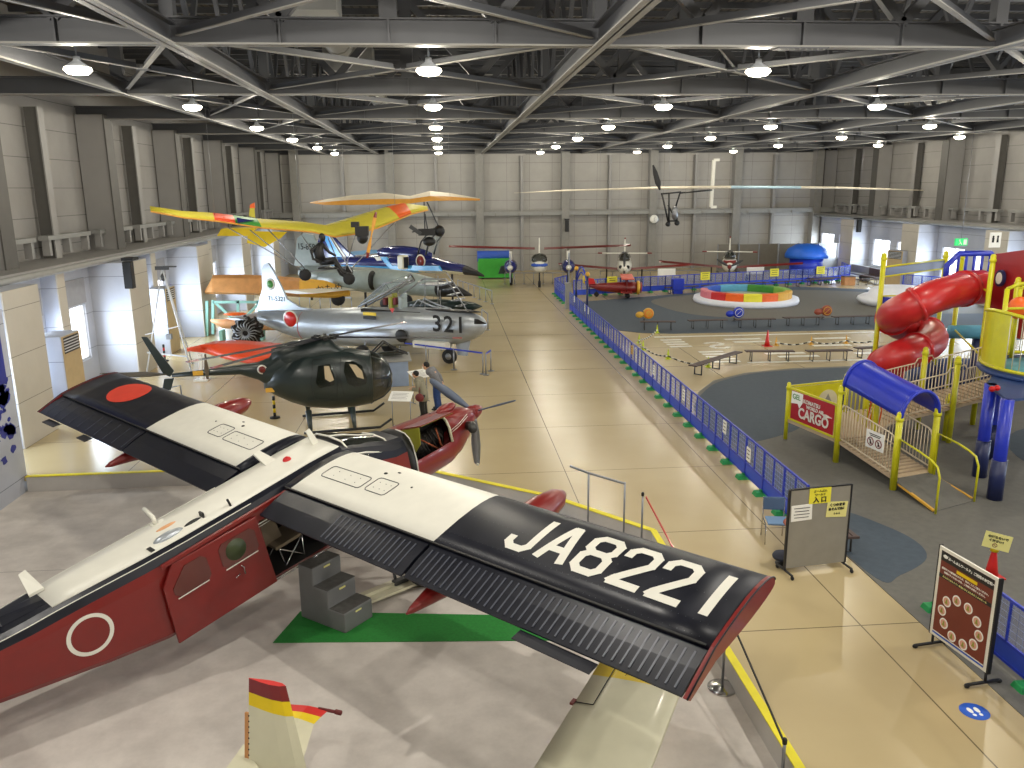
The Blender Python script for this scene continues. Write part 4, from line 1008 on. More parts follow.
mb = MB(S.X); c = S.px(291, 319, -.60); disc_on(mb, V(c.x, -.64, c.z), .40); sd_ = mb.build('sun_disc', 'white_paint', body)
mb = MB(S.X); disc_on(mb, V(c.x, -.65, c.z), .33); mb.build('sun_disc_red', 'bright_red', sd_)
mb = MB(S.X); c = S.px(307, 325, 0); mb.tube([V(c.x, .67*math.cos(t)*1.01, c.z+.0+.68*math.sin(t)*.98) for t in [2*PI*k/24 for k in range(24)]], .012, 5, closed=True); mb.build('red_band', 'bright_red', body)
a = S.px(449, 325, -.62); write('321', .92, S.X @ V(a.x, -.66, a.z), S.d, V(0, 0, 1), 'ink', body, 'nose_number', 1.15, .016)
a = S.px(277, 299, -.05); write('71-5321', .30, S.X @ V(a.x, -.065, a.z), S.d, V(0, 0, 1), 'ink', tf, 'tail_number', 1.0, .002)
mb = MB(S.X); a = S.px(271, 284, 0); disc_on(mb, V(a.x, -.06, a.z), .27); em = mb.build('tail_emblem', 'paper', tf)
mb = MB(S.X); disc_on(mb, V(a.x, -.066, a.z), .17); mb.beam(V(a.x-.15, -.07, a.z-.1), V(a.x+.15, -.07, a.z+.12), .03, .004); mb.build('emblem_mark', 'grass_green', em)
mb = MB(S.X); a = S.px(369, 314, -.74); mb.box(V(a.x, -.70, a.z), (.62, .05, .13), 0); mb.box(V(a.x, -.71, a.z-.16), (.6, .05, .12), 1); mb.build('warning_stripe', ['yellow', 'black'], body)
mb = MB(S.X); a = S.px(391, 311, -.74); mb.prism([V(a.x-.12, -.66, a.z+.1), V(a.x+.12, -.66, a.z+.1), V(a.x, -.66, a.z-.1)], V(0, .02, 0)); mb.build('rescue_arrow', 'bright_red', body)
# air intake with fairing
mb = MB(S.X); q = [S.px(x, y) for x, y in ((412, 333), (395, 334), (365, 333), (330, 331))]; rr = []
for c, hw, h in zip(q, (.12, .2, .2, .05), (.36, .4, .38, .2)): rr.append([V(c.x, -.62-hw*math.cos(t), c.z+h*math.sin(t)) for t in [2*PI*k/16 for k in range(16)]])
mb.loft(rr, lambda i, j: 1 if (j == -1 and i == 0) else 0, True); mb.build('air_intake', ['silver', 'black'], body)
mb = MB(S.X); c = S.px(411, 333); mb.ball(V(c.x-.02, -.74, c.z), (.3, .07, .27), 14); mb.build('intake_mouth', 'black', body)
# open cockpit
mb = MB(S.X); a, b = S.px(366, 308), S.px(425, 308); mb.box(V((a.x+b.x)/2, 0, a.z-.05), (b.x-a.x, .8, .14)); ck = mb.build('cockpit', 'dark_interior', jet)
for x, m_ in ((393, 'olive'), (403, 'jet_grey')):
    c = S.px(x, 306); mb = MB(S.X); mb.box(V(c.x, 0, c.z+.1), (.18, .45, .6)); mb.box(V(c.x+.1, 0, c.z+.45), (.1, .3, .2)); s_ = mb.build('ejection_seat', m_, ck, bevel=.03)
    mb = MB(S.X); mb.box(V(c.x-.3, -.05, c.z+.2), (.15, .3, .3)); mb.build('headrest', 'bag_red', s_, bevel=.03)
mb = MB(S.X)
for y in (-.32, .32):
    a, b = S.px(424, 307), S.px(462, 311); mb.tube([S.px(416, 307)+V(0, y, 0), S.px(421, 299)+V(0, y*.8, 0), S.px(436, 306)+V(0, y*.7, 0), S.px(450, 309)+V(0, y*.3, 0)], .03, 6)
mb.build('windscreen_frame', 'silver', jet)
mb = MB(S.X); a = S.px(440, 309); mb.ball(V(a.x+.4, 0, a.z-.03), (1.5, .3, .06), 14); mb.build('antiglare_panel', 'black', body)
# raised canopy
mb = MB(S.X)
for y in (-.36, .36):
    a, b = S.px(363, 306), S.px(410, 281); mb.tube([a+V(0, y, 0), b+V(0, y, 0)], .045, 8)
    mb.tube([a+V(0, y*.5, .1), lerp(a, b, .5)+V(0, y*.3, .45), b+V(0, y, 0)], .03, 6)
a, b = S.px(363, 306), S.px(410, 281)
mb.tube([b+V(0, -.36, 0), b+V(.05, 0, .28), b+V(0, .36, 0)], .04, 8); mb.tube([lerp(a, b, .5)+V(0, -.36, 0), lerp(a, b, .5)+V(0, 0, .42), lerp(a, b, .5)+V(0, .36, 0)], .03, 8); cn = mb.build('canopy_frame', 'steel', jet)
mb = MB(S.X); rr = []
for t, r_ in ((0, .15), (.25, .34), (.5, .4), (.75, .38), (1, .3)):
    c = lerp(a, b, t); rr.append([c+V(0, .36*math.cos(u), r_*math.sin(u)) for u in [PI*k/8 for k in range(9)]])
mb.loft(rr, 0, False, open_ring=True); mb.build('canopy_glass', 'glass', cn)
c = S.px(478, 322, -.3); mb = MB(S.X); mb.prism([V(c.x-.1, -.44, c.z+.14), V(c.x+.05, -.44, c.z+.13), V(c.x+.36, -.26, c.z-.06), V(c.x-.1, -.44, c.z-.07)], V(0, .05, 0)); mb.build('nose_panel', 'black', body)
w_ = S.px(450, 356); mb = MB(S.X); mb.lathe(V(w_.x, -.05, .31), [(.06, -.1), (.3, -.09), (.31, .09), (.06, .1)], 18, axis='Y'); mb.build('nose_wheel', 'rubber', jet)
mb = MB(S.X); mb.lathe(V(w_.x, -.16, .31), [(.01, 0), (.14, 0), (.14, .03)], 14, axis='Y'); mb.tube([V(w_.x, 0, .31), V(w_.x+.05, 0, 1.1)], .05, 8); mb.build('nose_leg', 'steel', jet)
mb = MB(S.X); mb.prism([V(w_.x+.2, .1, 1.0), V(w_.x+.9, .1, 1.0), V(w_.x+.75, .1, .35), V(w_.x+.3, .1, .35)], V(0, .03, 0)); mb.build('wheel_door', 'silver', jet)
for y in (-1.0, 1.0):
    mb = MB(S.X); mb.lathe(V(w_.x-3.6, y, .34), [(.06, -.1), (.33, -.09), (.34, .09), (.06, .1)], 18, axis='Y'); mb.build('main_wheel', 'rubber', jet)
    mb = MB(S.X); mb.tube([V(w_.x-3.6, y*.95, .34), V(w_.x-3.5, y*.6, 1.2)], .06, 8); mb.build('main_leg', 'steel', jet)
mb = MB(S.X); mb.loft([[V(-5.6+a, y, 1.15+b) for a, b in ((1.2, 0), (.4, .12), (-1.3, 0), (.4, -.1))] for y in (.4, 3.4)], 0, True, smooth=False); mb.build('wing', 'silver', jet)
mb = MB(S.X); a = S.px(432, 344, -.4); mb.box(V(a.x, -.45, a.z), (1.5, .5, .28)); mb.build('equipment_pallet', 'white_paint', jet, bevel=.03)

# dark green helicopter
H = Side((-1.75, 25.0, 0), R(10.5))
hl = thing('helicopter', 'dark green light helicopter on skids with a bubble nose', 'helicopter', (-3.6, 24.7, 0))
prof = [(392, 374, 381, .12), (389, 364, 390, .38), (382, 355, 397, .54), (370, 350.5, 403, .64), (352, 348, 406.5, .7), (330, 347, 408, .7), (305, 350, 406.5, .68), (290, 356, 402, .58), (276, 362, 396, .4), (268, 374, 391.5, .22), (264, 382, 389, .08)]
rg = H.body(prof, 24)
def hm(i, j):
    if i <= 2: return 1
    if i in (3,) and (8 <= j <= 11 or j in (0, 1, 2, 3)) : return 0
    return 0
mb = MB(H.X); mb.loft(rg, hm, True); fs = mb.build('cabin', ['heli_green', 'dark_glass'], hl)
mb = MB(H.X)
for j in (4, 6, 8, 16, 18): mb.tube([rg[i][j] for i in range(4)], .018, 6)
mb.tube(rg[3]+[rg[3][0]], .022, 6); mb.build('bubble_frame', 'heli_green', fs)
def hbox(poly, off, m_, nm, par, th=.03):
    mb = MB(H.X); mb.prism([H.px(x, y, off) for x, y in poly], V(0, th, 0)); return mb.build(nm, m_, par, bevel=.0)
d1 = hbox([(345, 362), (352, 361), (362, 366), (367, 378), (366, 384), (357, 387), (348, 384), (344, 372)], -.715, 'dark_glass', 'door_window', fs)
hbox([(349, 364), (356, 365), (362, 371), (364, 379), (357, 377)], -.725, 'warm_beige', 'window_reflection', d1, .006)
d2 = hbox([(318, 366), (330, 364), (335, 378), (334, 385), (320, 388), (316, 383)], -.715, 'dark_glass', 'door_window', fs)
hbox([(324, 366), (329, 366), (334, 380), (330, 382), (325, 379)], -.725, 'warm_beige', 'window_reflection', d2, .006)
mb = MB(H.X)
for poly in ([(341, 358), (353, 357), (366, 363), (371, 378), (368, 394), (346, 400), (340, 380)], [(313, 360), (333, 358), (338, 380), (337, 400), (315, 400), (311, 384)]):
    q = [H.px(x, y, -.70) for x, y in poly]; mb.tube([V(p.x, -.71 if abs(p.z-1.35) < .45 else -.64, p.z) for p in q], .009, 5, closed=True)
mb.build('door_seam', 'black', fs)
bp = [(172, 373.5, 377, .07), (205, 369.5, 376, .10), (240, 364.5, 374.5, .14), (258, 362, 380, .2), (270, 357.5, 388, .3), (279, 347, 391, .34), (290, 342, 392, .36), (312, 337.5, 392, .38), (330, 341, 392, .3)]
mb = MB(H.X); mb.loft(H.body(bp, 16), 0, True); bm_ = mb.build('tail_boom', 'heli_green', hl)
mb = MB(H.X); mb.loft(H.body([(272, 349, 374, .22), (285, 344, 374, .34), (300, 340.5, 374, .38), (316, 337, 370, .38), (328, 336, 364, .36), (336, 344, 360, .3), (345, 348, 356, .2)], 16), 0, True); mb.build('engine_fairing', 'heli_green', hl)
for poly, nm in (([(141, 337), (147, 337), (174, 371), (170, 377), (163, 374)], 'upper_fin'), ([(164, 379), (174, 378), (171, 390), (162, 391)], 'lower_fin')):
    mb = MB(H.X); f, v = H.fin(poly, .06); mb.prism(f, v); mb.build(nm, 'heli_green', hl, bevel=.01)
mb = MB(H.X); a = H.px(158, 372); mb.prism([V(a.x+.25, 0, a.z-.1), V(a.x-.1, -.7, a.z+.02), V(a.x-1.0, -1.15, a.z+.15), V(a.x-1.35, -.8, a.z+.2), V(a.x-.3, 0, a.z)], V(0, 0, .03)); mb.build('tail_plane', mat('tail_brown', '4a4438', .6), hl)
c = H.px(325, 337); hubz = c.z
mb = MB(H.X); mb.tube([V(c.x, 0, c.z-.3), V(c.x, 0, c.z+.02)], .07, 10); mb.lathe(V(c.x, 0, c.z-.06), [(.02, .12), (.18, .08), (.24, .02), (.16, -.03)], 14)
for k in range(8): mb.box(V(c.x+.32*math.cos(k*.785), .32*math.sin(k*.785), c.z), (.18, .1, .08), rz=k*.785)
hb = mb.build('rotor_hub', 'black', hl)
Wc = H.X @ V(c.x, 0, c.z)
for tipx, tipy in ((187, 362), (462, 338), (205, 366), (400, 352)):
    tz = hubz-.12; T_ = on(tipx, tipy, tz)
    if tipx == 205: T_ = on(212, 368, tz); 
    if tipx == 400: T_ = Wc+(Wc-on(212, 368, tz))*.93+V(0, 0, -.24)
    L_ = (T_-Wc); n_ = L_.cross(V(0, 0, 1)).normalized()*.12; rr = []
    for t in (.06, .12, .5, .93, 1.0): p = Wc+L_*t; rr.append([p-n_, p+V(0, 0, .03), p+n_, p-V(0, 0, .03)])
    mb = MB(); mb.loft(rr, lambda i, j: 1 if i >= 3 else 0, True, smooth=False); mb.build('rotor_blade', ['navy_black', 'red_paint'], hl)
q = H.px(208, 378); mb = MB(H.X); mb.loft([[V(q.x+a, -.16, q.z+b) for a, b in ((-.03, -.0), (.03, 0), (.06, .3), (.02, .75), (-.02, .75), (-.06, .3))], [V(q.x+a, -.13, q.z+b) for a, b in ((-.03, -.0), (.03, 0), (.06, .3), (.02, .75), (-.02, .75), (-.06, .3))]], 0, True, smooth=False); mb.build('tail_rotor', mat('rotor_bronze', '6b6050', .4, metal=.4), bm_)
for s_ in (-1, 1):
    mb = MB(H.X); a, b = H.px(305, 422, -.95), H.px(380, 421, -.95); y = s_*.98; x0, x1 = a.x, b.x
    mb.tube([V(x0-.05, y, .05), V(x1, y, .05), V(x1+.35, y, .28)], .04, 8); sk = mb.build('skid', 'black', hl)
    for x in (x0+.15, x1-.75):
        mb = MB(H.X); mb.tube([V(x, y, .05), V(x-.03, s_*.62, .62)], [.05, .1], 8); mb.build('skid_leg', 'heli_green', hl)
mb = MB(H.X); a = H.px(262, 370, -.3); disc_on(mb, V(a.x, -.24, a.z), .14); r1 = mb.build('boom_roundel', 'white_paint', bm_)
mb = MB(H.X); disc_on(mb, V(a.x, -.25, a.z), .10); mb.build('roundel_red', 'red_paint', r1)
for x, y, o_, w_ in ((198, 373, -.12, .28), (270, 390, -.25, .25)):
    mb = MB(H.X); a = H.px(x, y, o_); mb.box(V(a.x, o_-.02, a.z), (w_, .02, .13)); mb.build('yellow_label', 'gold', fs)

# blue display-team jet
B = Side((2.2, 45.5, 0), R(-43)); bj = thing('display_jet', 'dark blue and light blue display jet with open canopies behind the silver jet', 'aircraft', (-2.2, 49.5, 0))
prof = [(484, 275, 277, .04), (476, 270, 276, .16), (466, 265.5, 275, .32), (452, 262, 274, .5), (440, 259, 273.5, .6), (425, 256, 273, .75), (410, 254, 272.5, .9), (392, 253, 271.5, .95), (372, 254.5, 270, .9), (352, 256.5, 268, .8), (330, 258, 266, .6), (316, 259, 265, .45)]
rg = B.body(prof, 20)
def bmt(i, j):
    if i <= 1: return 2
    if i <= 4 and (j >= 11 or j < 0): return 3
    if 11 <= j <= 13 and i >= 5 : return 1
    return 0
mb = MB(B.X); mb.loft(rg, bmt, True); bb = mb.build('fuselage', ['jet_blue', 'cyan', 'black', 'cream'], bj)
for x in (425, 433):
    mb = MB(B.X); a = B.px(x+3, 255)
    for y in (-.35, .35): mb.tube([a+V(-.5, y, 0), a+V(-.2, y, .75), a+V(.25, y, 1.15)], .05, 6)
    mb.tube([a+V(.25, -.35, 1.15), a+V(.3, 0, 1.3), a+V(.25, .35, 1.15)], .05, 6); cn = mb.build('canopy_frame', 'dark_grey', bj)
    mb = MB(B.X); mb.loft([[a+V(-.5, .35*math.cos(u), .1*math.sin(u)) for u in [PI*k/6 for k in range(7)]], [a+V(.25, .35*math.cos(u), 1.15+.2*math.sin(u)) for u in [PI*k/6 for k in range(7)]]], 0, False, open_ring=True); mb.build('canopy_glass', 'glass', cn)
mb = MB(B.X); a, b = B.px(402, 255), B.px(430, 257); mb.ball(V((a.x+b.x)/2-1.0, 0, a.z+.1), (2.4, .4, .45), 14); mb.build('spine', 'jet_blue', bb)
mb = MB(B.X); a = B.px(405, 262, -.9); mb.box(V(a.x, -1.05, a.z), (.5, .5, .8)); ik = mb.build('air_intake', 'cream', bb, bevel=.08)
mb = MB(B.X); mb.box(V(a.x+.22, -1.06, a.z), (.1, .36, .62)); mb.build('intake_mouth', 'black', ik)
mb = MB(B.X); a = B.px(421, 261, -.8); disc_on(mb, V(a.x, -.84, a.z), .38); r1 = mb.build('sun_disc', 'white_paint', bb)
mb = MB(B.X); disc_on(mb, V(a.x, -.86, a.z), .3); mb.build('sun_disc_red', 'red_paint', r1)
mb = MB(B.X); mb.prism([B.px(x, y, -.9) for x, y in ((374, 257), (379, 257), (386, 265.5), (381, 266))], V(0, .12, 0)); mb.build('white_stripe', 'white_paint', bb)
mb = MB(B.X); mb.prism([B.px(x, y, -.93) for x, y in ((380, 257), (385, 257), (392, 265.5), (438, 266), (441, 271), (392, 270), (387, 266))], V(0, .15, 0)); mb.build('light_blue_stripe', 'cyan', bb)
for poly, m_, nm in (([(312, 258), (320, 234), (330, 233), (348, 252), (356, 257)], 'jet_blue', 'tail_fin'),):
    mb = MB(B.X); f, v = B.fin(poly, .12); mb.prism(f, v); ff = mb.build(nm, m_, bj, bevel=.03)
mb = MB(B.X); mb.prism([B.px(x, y, -.09) for x, y in ((322, 234), (327, 233.5), (342, 257), (333, 257))], V(0, .18, 0)); mb.build('fin_stripe', 'cyan', ff)
mb = MB(B.X); mb.prism([B.px(x, y, -.10) for x, y in ((327, 233.5), (329, 233.5), (346, 257), (342, 257))], V(0, .2, 0)); mb.build('fin_stripe', 'white_paint', ff)
mb = MB(B.X); a = B.px(340, 254); mb.loft([[V(a.x+p, y, a.z+q_) for p, q_ in ((1.6, 0), (.4, .1), (-1.2, 0), (.4, -.1))] for y in (0, 3.4)], 0, True, smooth=False); mb.build('wing', 'cyan', bj)
for x in (452, 395):
    for y in ((0,) if x == 452 else (-1.0, 1.0)):
        a = B.px(x, 270); mb = MB(B.X); mb.tube([V(a.x, y, .3), V(a.x, y, a.z)], .06, 8); mb.lathe(V(a.x, y, .3), [(.05, -.09), (.29, -.09), (.3, .09), (.05, .09)], 14, axis='Y'); mb.build('landing_wheel', 'rubber', bj)

# grey jet between the two
G = Side((1.5, 38.0, 0), R(-36)); gj = thing('grey_jet', 'pale grey jet with a black pointed nose between the silver and blue jets', 'aircraft', (-3.2, 41.6, 0))
prof = [(472, 294.5, 296, .03), (462, 288, 296.5, .2), (450, 283, 297, .34), (440, 280, 297, .45), (425, 276, 296, .55), (405, 271, 295, .62), (385, 268.5, 294, .7), (365, 267, 292, .75), (345, 266.5, 288, .75), (325, 266, 284, .65), (305, 265.5, 279, .5)]
rg = G.body(prof, 20); mb = MB(G.X); mb.loft(rg, lambda i, j: 1 if i <= 2 else 0, True); gb = mb.build('fuselage', ['jet_grey', 'black'], gj)
mb = MB(G.X); rr = []
for x, hw, h in ((382, .34, .48), (370, .4, .52), (350, .38, .5), (330, .2, .35)):
    a = G.px(x, 279); rr.append([V(a.x, -.72-hw*math.cos(t), a.z+h*math.sin(t)) for t in [2*PI*k/16 for k in range(16)]])
mb.loft(rr, lambda i, j: 1 if (j == -1 and i == 0) else 0, True); mb.build('air_intake', ['jet_grey', 'black'], gb)
a = G.px(381, 279); mb = MB(G.X); mb.ball(V(a.x+.02, -.72, a.z), (.06, .3, .44), 14); mb.build('intake_mouth', 'black', gb)
mb = MB(G.X); f, v = G.fin([(294, 266), (297, 238), (303, 233), (313, 235), (320, 250), (330, 267)], .12); mb.prism(f, v); gf = mb.build('tail_fin', 'jet_grey', gj, bevel=.03)
a = G.px(306, 247, -.1); write('15-859', .46, G.X @ V(a.x, -.09, a.z), G.d, V(0, 0, 1), 'ink', gf, 'tail_number')
mb = MB(G.X); a = G.px(352, 284); mb.loft([[V(a.x+p-abs(y)*.3, y, a.z+q_-.1) for p, q_ in ((1.5, 0), (.4, .08), (-1.4, 0), (.4, -.08))] for y in (-.7, -3.3)], 0, True, smooth=False); mb.build('wing', 'white_paint', gj)
mb = MB(G.X); rr = []
for x, r_ in ((482, .02), (474, .17), (460, .27), (440, .3), (420, .28), (405, .1)):
    a = G.px(x, 306.5-(482-x)*.02, -1.6); rr.append([V(a.x, -1.6+r_*math.cos(t), a.z+r_*math.sin(t)) for t in [2*PI*k/16 for k in range(16)]])
mb.loft(rr, 0, True); mb.build('drop_tank', 'tank_green', gj)
for x, y in ((440, 0), (380, -1.1), (380, 1.1)):
    a = G.px(x, 290); mb = MB(G.X); mb.tube([V(a.x, y, .3), V(a.x, y, a.z)], .06, 8); mb.lathe(V(a.x, y, .3), [(.05, -.09), (.29, -.09), (.3, .09), (.05, .09)], 14, axis='Y'); mb.build('landing_wheel', 'rubber', gj)

# boarding stair gantry by the cockpit of the grey jet
sg = thing('boarding_stairs', 'open metal boarding stairs and platform rising behind the silver jet cockpit', 'stairs', (-.9, 37.0, 0))
Z = Side((-.6, 36.6, 0), R(-25))
mb = MB(Z.X)
for off in (-.5, .5):
    for a, b in (((395, 300), (423, 279)), ((423, 279), (446, 279)), ((446, 279), (472, 318))): mb.tube([Z.px(*a, off), Z.px(*b, off)], .03, 6)
    for a, b in (((388, 306), (418, 283)), ((438, 276), (438, 310)), ((425, 276), (425, 312)), ((446, 272), (464, 297)), ((425, 272), (446, 272))): mb.tube([Z.px(*a, off), Z.px(*b, off)], .022, 6)
fr = mb.build('stair_frame', 'steel', sg)
for k in range(7):
    a = lerp(Z.px(446, 283, 0), Z.px(470, 316, 0), k/6); mb = MB(Z.X); mb.box(a, (.26, 1.0, .03)); mb.build('stair_tread', 'steel', sg)
mb = MB(Z.X); a = (Z.px(423, 284, 0)+Z.px(446, 284, 0))/2; mb.box(a, (1.1, 1.0, .04)); mb.build('platform', 'steel', sg)
for x, y in ((398, 1), (440, 1), (398, -1), (440, -1)):
    mb = MB(Z.X); a = Z.px(x, 290, .5*y); mb.tube([V(a.x, .5*y, 0), V(a.x, .5*y, a.z)], .025, 6); mb.build('stair_leg', 'steel', sg)

# ------------------------------------------------------------------ other exhibits
# orange-red target drone body lying behind the helicopter
t = thing('orange_wing_panel', 'bright orange-red wing-shaped aircraft panel behind the helicopter tail', 'aircraft part', (-8.3, 31.8, 0))
mb = MB(); rr = []
for x0, y0, x1, y1 in ((187, 350, 187.5, 351), (200, 345, 205, 353), (215, 341, 225, 359), (240, 340, 250, 364), (278, 343, 280, 365), (312, 348, 313, 363)):
    a, b = on(x0, y0, 1.35), on(x1, y1, 1.05); a = a if a.y < 36 else a; n_ = V(0, 0, .09)
    rr.append([a, lerp(a, b, .3)+n_, lerp(a, b, .7)+n_*.7, b, lerp(a, b, .6)-n_*.4])
mb.loft(rr, lambda i, j: 0, True); mb.build('wing_skin', 'orange_red', t)
for x, y in ((-9.3, 31.2), (-6.6, 31.2)):
    mb = MB(); mb.box((x, y, .5), (.12, .1, 1.0)); mb.box((x, y, .03), (.5, .4, .06)); mb.build('support_stand', 'white_paint', t)
# radial aero engine: a black ball of cylinders and pipes
t = thing('radial_engine', 'round black radial engine standing on the floor behind the orange panel', 'engine', (-9.2, 37.6, 0))
c = V(-8.75, 36.6, .95)
mb = MB(); mb.ball(c, (.48, .42, .48), 18, 0, 10); mb.build('crankcase', 'engine_dark', t)
for k in range(18):
    a = k*2*PI/9+(.35 if k >= 9 else 0); dy = -.18 if k < 9 else .18
    mb = MB(); p = c+V(.3*math.cos(a), dy, .3*math.sin(a)); q = c+V(.62*math.cos(a), dy, .62*math.sin(a))
    mb.cyl(p, q, .13, 12)
    for u in (.4, .55, .7, .85): r = lerp(p, q, u); d = (q-p).normalized()*.01; mb.cyl(r-d, r+d, .16, 12)
    mb.ball(q, .1, 8, 0, 4); mb.build('cylinder', 'engine_dark', t)
    mb = MB(); mb.tube([c+V(.12*math.cos(a+.2), -.5, .12*math.sin(a+.2)), c+V(.4*math.cos(a+.3), -.42, .4*math.sin(a+.3)), q+V(0, -.16, 0)], .03, 6); mb.build('push_rod', 'steel', t)
mb = MB()
for s_ in (-.35, .35): mb.tube([c+V(s_, 0, -.2), V(c.x+s_*1.5, c.y, .03)], .04, 6)
mb.beam((c.x-.6, c.y, .04), (c.x+.6, c.y, .04), .15, .06); mb.build('engine_stand', 'dark_grey', t)

# wooden glider wing on a mint stand and wooden fuselage under it
t = thing('mint_stand', 'pale mint steel trestle carrying the varnished wooden wing', 'stand', (-9.6, 42, 0))
Z = Side((-9, 41.5, 0), R(0))
mb = MB(Z.X)
for off in (-.35, .35):
    P = lambda x, y: Z.px(x, y, off)
    for a, b in (((213, 300), (213, 334)), ((238, 300), (238, 334)), ((259, 300), (259, 334)), ((213, 302), (259, 302)), ((213, 320), (259, 320)), ((216, 303), (236, 322)), ((259, 303), (241, 322)), ((207, 301), (207, 336))): mb.beam(P(*a), P(*b), .12, .12)
mb.build('trestle_frame', 'mint', t)
t = thing('wooden_wing', 'long varnished wooden glider wing with a yellow end on the mint trestle', 'glider wing', (-7.5, 41.5, 2.0))
mb = MB(Z.X); rr = []
for x, yt, yb, hw in ((206, 291, 293, .3), (213, 276, 293, .5), (240, 275.5, 293.5, .55), (270, 276.5, 294.5, .55), (300, 279, 296, .5), (325, 281.5, 297, .4), (335, 285, 297, .3), (350, 292, 294, .12)):
    a, b = Z.px(x, yt), Z.px(x, yb); rr.append([V(a.x, hw, a.z-.05), V(a.x, 0, a.z+.05), V(a.x, -hw*.5, a.z-.1), V(a.x, -hw, b.z+.1), V(a.x, -hw*.5, b.z-.02), V(a.x, hw, a.z-.2)])
mb.loft(rr, lambda i, j: 1 if i >= 4 else 0, True, smooth=False); wv = mb.build('wing_skin', ['wood', 'gold'], t)
a = Z.px(329, 289, -.5); write('かもめ', .45, V(a.x-9, 41.5-.47, a.z), V(1, 0, .1), V(0, 0, 1), 'ink', wv, 'wing_lettering')
mb = MB(Z.X); mb.tube([Z.px(312, 297), Z.px(312, 300)], .06, 6); mb.lathe(Z.px(338, 299), [(.05, -.1), (.33, -.09), (.35, .09), (.05, .1)], 14, axis='Y'); mb.build('wing_dolly', 'rubber', t)
t = thing('wooden_fuselage', 'pale wooden glider fuselage lying low behind the black engine', 'glider fuselage', (-9.5, 39.9, 0))
Z2 = Side((-9, 39.9, 0), R(0))
mb = MB(Z2.X); mb.loft(Z2.body([(211, 319, 322, .1), (222, 319, 328, .3), (245, 318.5, 330, .4), (275, 321, 330, .35), (300, 325, 330, .12)], 14), 0, True); mb.build('hull', 'wood_light', t)
mb = MB(Z2.X); a = Z2.px(235, 314); mb.ball(a, (.55, .3, .08), 12); mb.build('canopy_rim', 'plastic_orange', t)
for x in (222, 262): mb = MB(Z2.X); a = Z2.px(x, 330); mb.box(V(a.x, 0, max(.1, a.z/2)), (.15, .6, max(.2, a.z))); mb.build('cradle', 'mint', t)

# metal tripod against the left wall
t = thing('tripod_gantry', 'tall white metal tripod gantry standing by the left wall windows', 'tripod', (-10.6, 33.4, 0))
top = at(162, 268, 33.0)
for px, py in ((186, 356), (147, 356), (172, 340)):
    q = on(px, py, 0) if py < 350 else V(*(at(px, 372, 32.0).xy), 0)
    q = V(top.x+(px-164)*.045, 32.2+(.0 if py > 350 else 2.2), 0)
    mb = MB(); mb.tube([top, q], .03, 8); mb.ball(q+V(0, 0, .06), .07, 8); mb.build('leg', 'frame_white', t)
mb = MB(); mb.box(top, (.5, .12, .14)); mb.box(top+V(.3, 0, .05), (.5, .06, .06)); mb.ball(top+V(0, 0, -.35), (.12, .12, .16), 10); hd_ = mb.build('hoist_head', 'dark_grey', t)
mb = MB(); mb.tube([top, top-V(0, 0, 2.6)], .015, 6); mb.box(top-V(0, 0, 2.7), (.2, .2, .2)); mb.build('hoist_chain', 'steel', hd_)
mb = MB(); mb.beam(V(top.x-.7, 32.4, .9), V(top.x+.8, 32.4, .7), .05, .05); mb.beam(V(top.x-.7, 32.4, 1.6), V(top.x+.6, 32.5, 1.9), .04, .04); mb.build('brace', 'frame_white', t)
for px, py, lab in ((165, 355, 'red and black striped bollard beside the white tripod gantry'), (275, 410, 'yellow and black striped bollard on the floor in front of the helicopter')):
    q = on(px, py+ (6 if px < 200 else 8), 0); t = thing('striped_bollard', lab, 'bollard', q)
    mb = MB(); mb.lathe(q, [(.16, 0), (.16, .04), (.05, .06)], 14); mb.build('base', 'black', t)
    m2 = ['black', 'yellow' if px > 200 else 'bright_red']
    mb = MB()
    for k in range(5): mb.cyl(q+V(0, 0, .06+k*.13), q+V(0, 0, .19+k*.13), .045, 12, k % 2)
    mb.build('striped_post', m2, t)
t = thing('tail_support', 'small bent steel tail support under the helicopter tail', 'stand', on(183, 409, 0))
q = on(183, 409, 0); mb = MB(); mb.tube([q, q+V(0, 0, .8), q+V(-.45, 0, .72)], .03, 8); mb.build('support_tube', 'steel', t)
mb = MB(); mb.box(q+V(0, 0, .015), (.3, .3, .03)); mb.build('support_base', 'steel', t)

# yellow ultralight with a black dummy pilot
def W3(x, y, Y): return at(x, y, Y)
u = thing('ultralight', 'yellow ultralight aircraft with a rainbow-striped wing and a black dummy pilot hung above the jets', 'aircraft', (-4.6, 33, 3.4))
tips = [((150, 209), (151, 211.5), 29.0), ((182, 213), (185, 218), 30.0), ((212, 214), (215, 221), 31.0), ((232, 216), (236, 224), 31.5), ((255, 219), (262, 228), 32.0), ((300, 222), (312, 232), 32.8), ((325, 225), (335, 237), 33.2), ((345, 219), (356, 234), 33.8), ((365, 213), (378, 228), 34.6), ((385, 207), (400, 219), 35.3), ((403, 203), (412, 214), 35.8), ((427, 208.5), (428, 210), 36.4)]
mb = MB(); rr = []
for (x0, y0), (x1, y1), Y in tips:
    a = at(x0, y0, Y+.5); b = at(x1, y1, Y-.5); m_ = lerp(a, b, .5); rr.append([a, lerp(a, b, .3)+V(0, 0, .12), lerp(a, b, .75)+V(0, 0, .08), b, lerp(a, b, .5)-V(0, 0, .02)])
mb.loft(rr, lambda i, j: {2: 1, 3: 2, 9: 3}.get(i, 0), True, smooth=True); wg = mb.build('wing', ['sail_yellow', 'orange_red', 'grass_green', 'plastic_orange'], u)
mb = MB(); mb.prism([at(237, 218, 31.3), at(254, 221, 31.8), at(238, 223, 31)], V(0, -.05, .02)); mb.build('wing_flash', 'jet_blue', wg)
mb = MB(); mb.tube([r[3] for r in rr], .03, 6); mb.build('leading_edge_tube', 'sail_orange', wg)
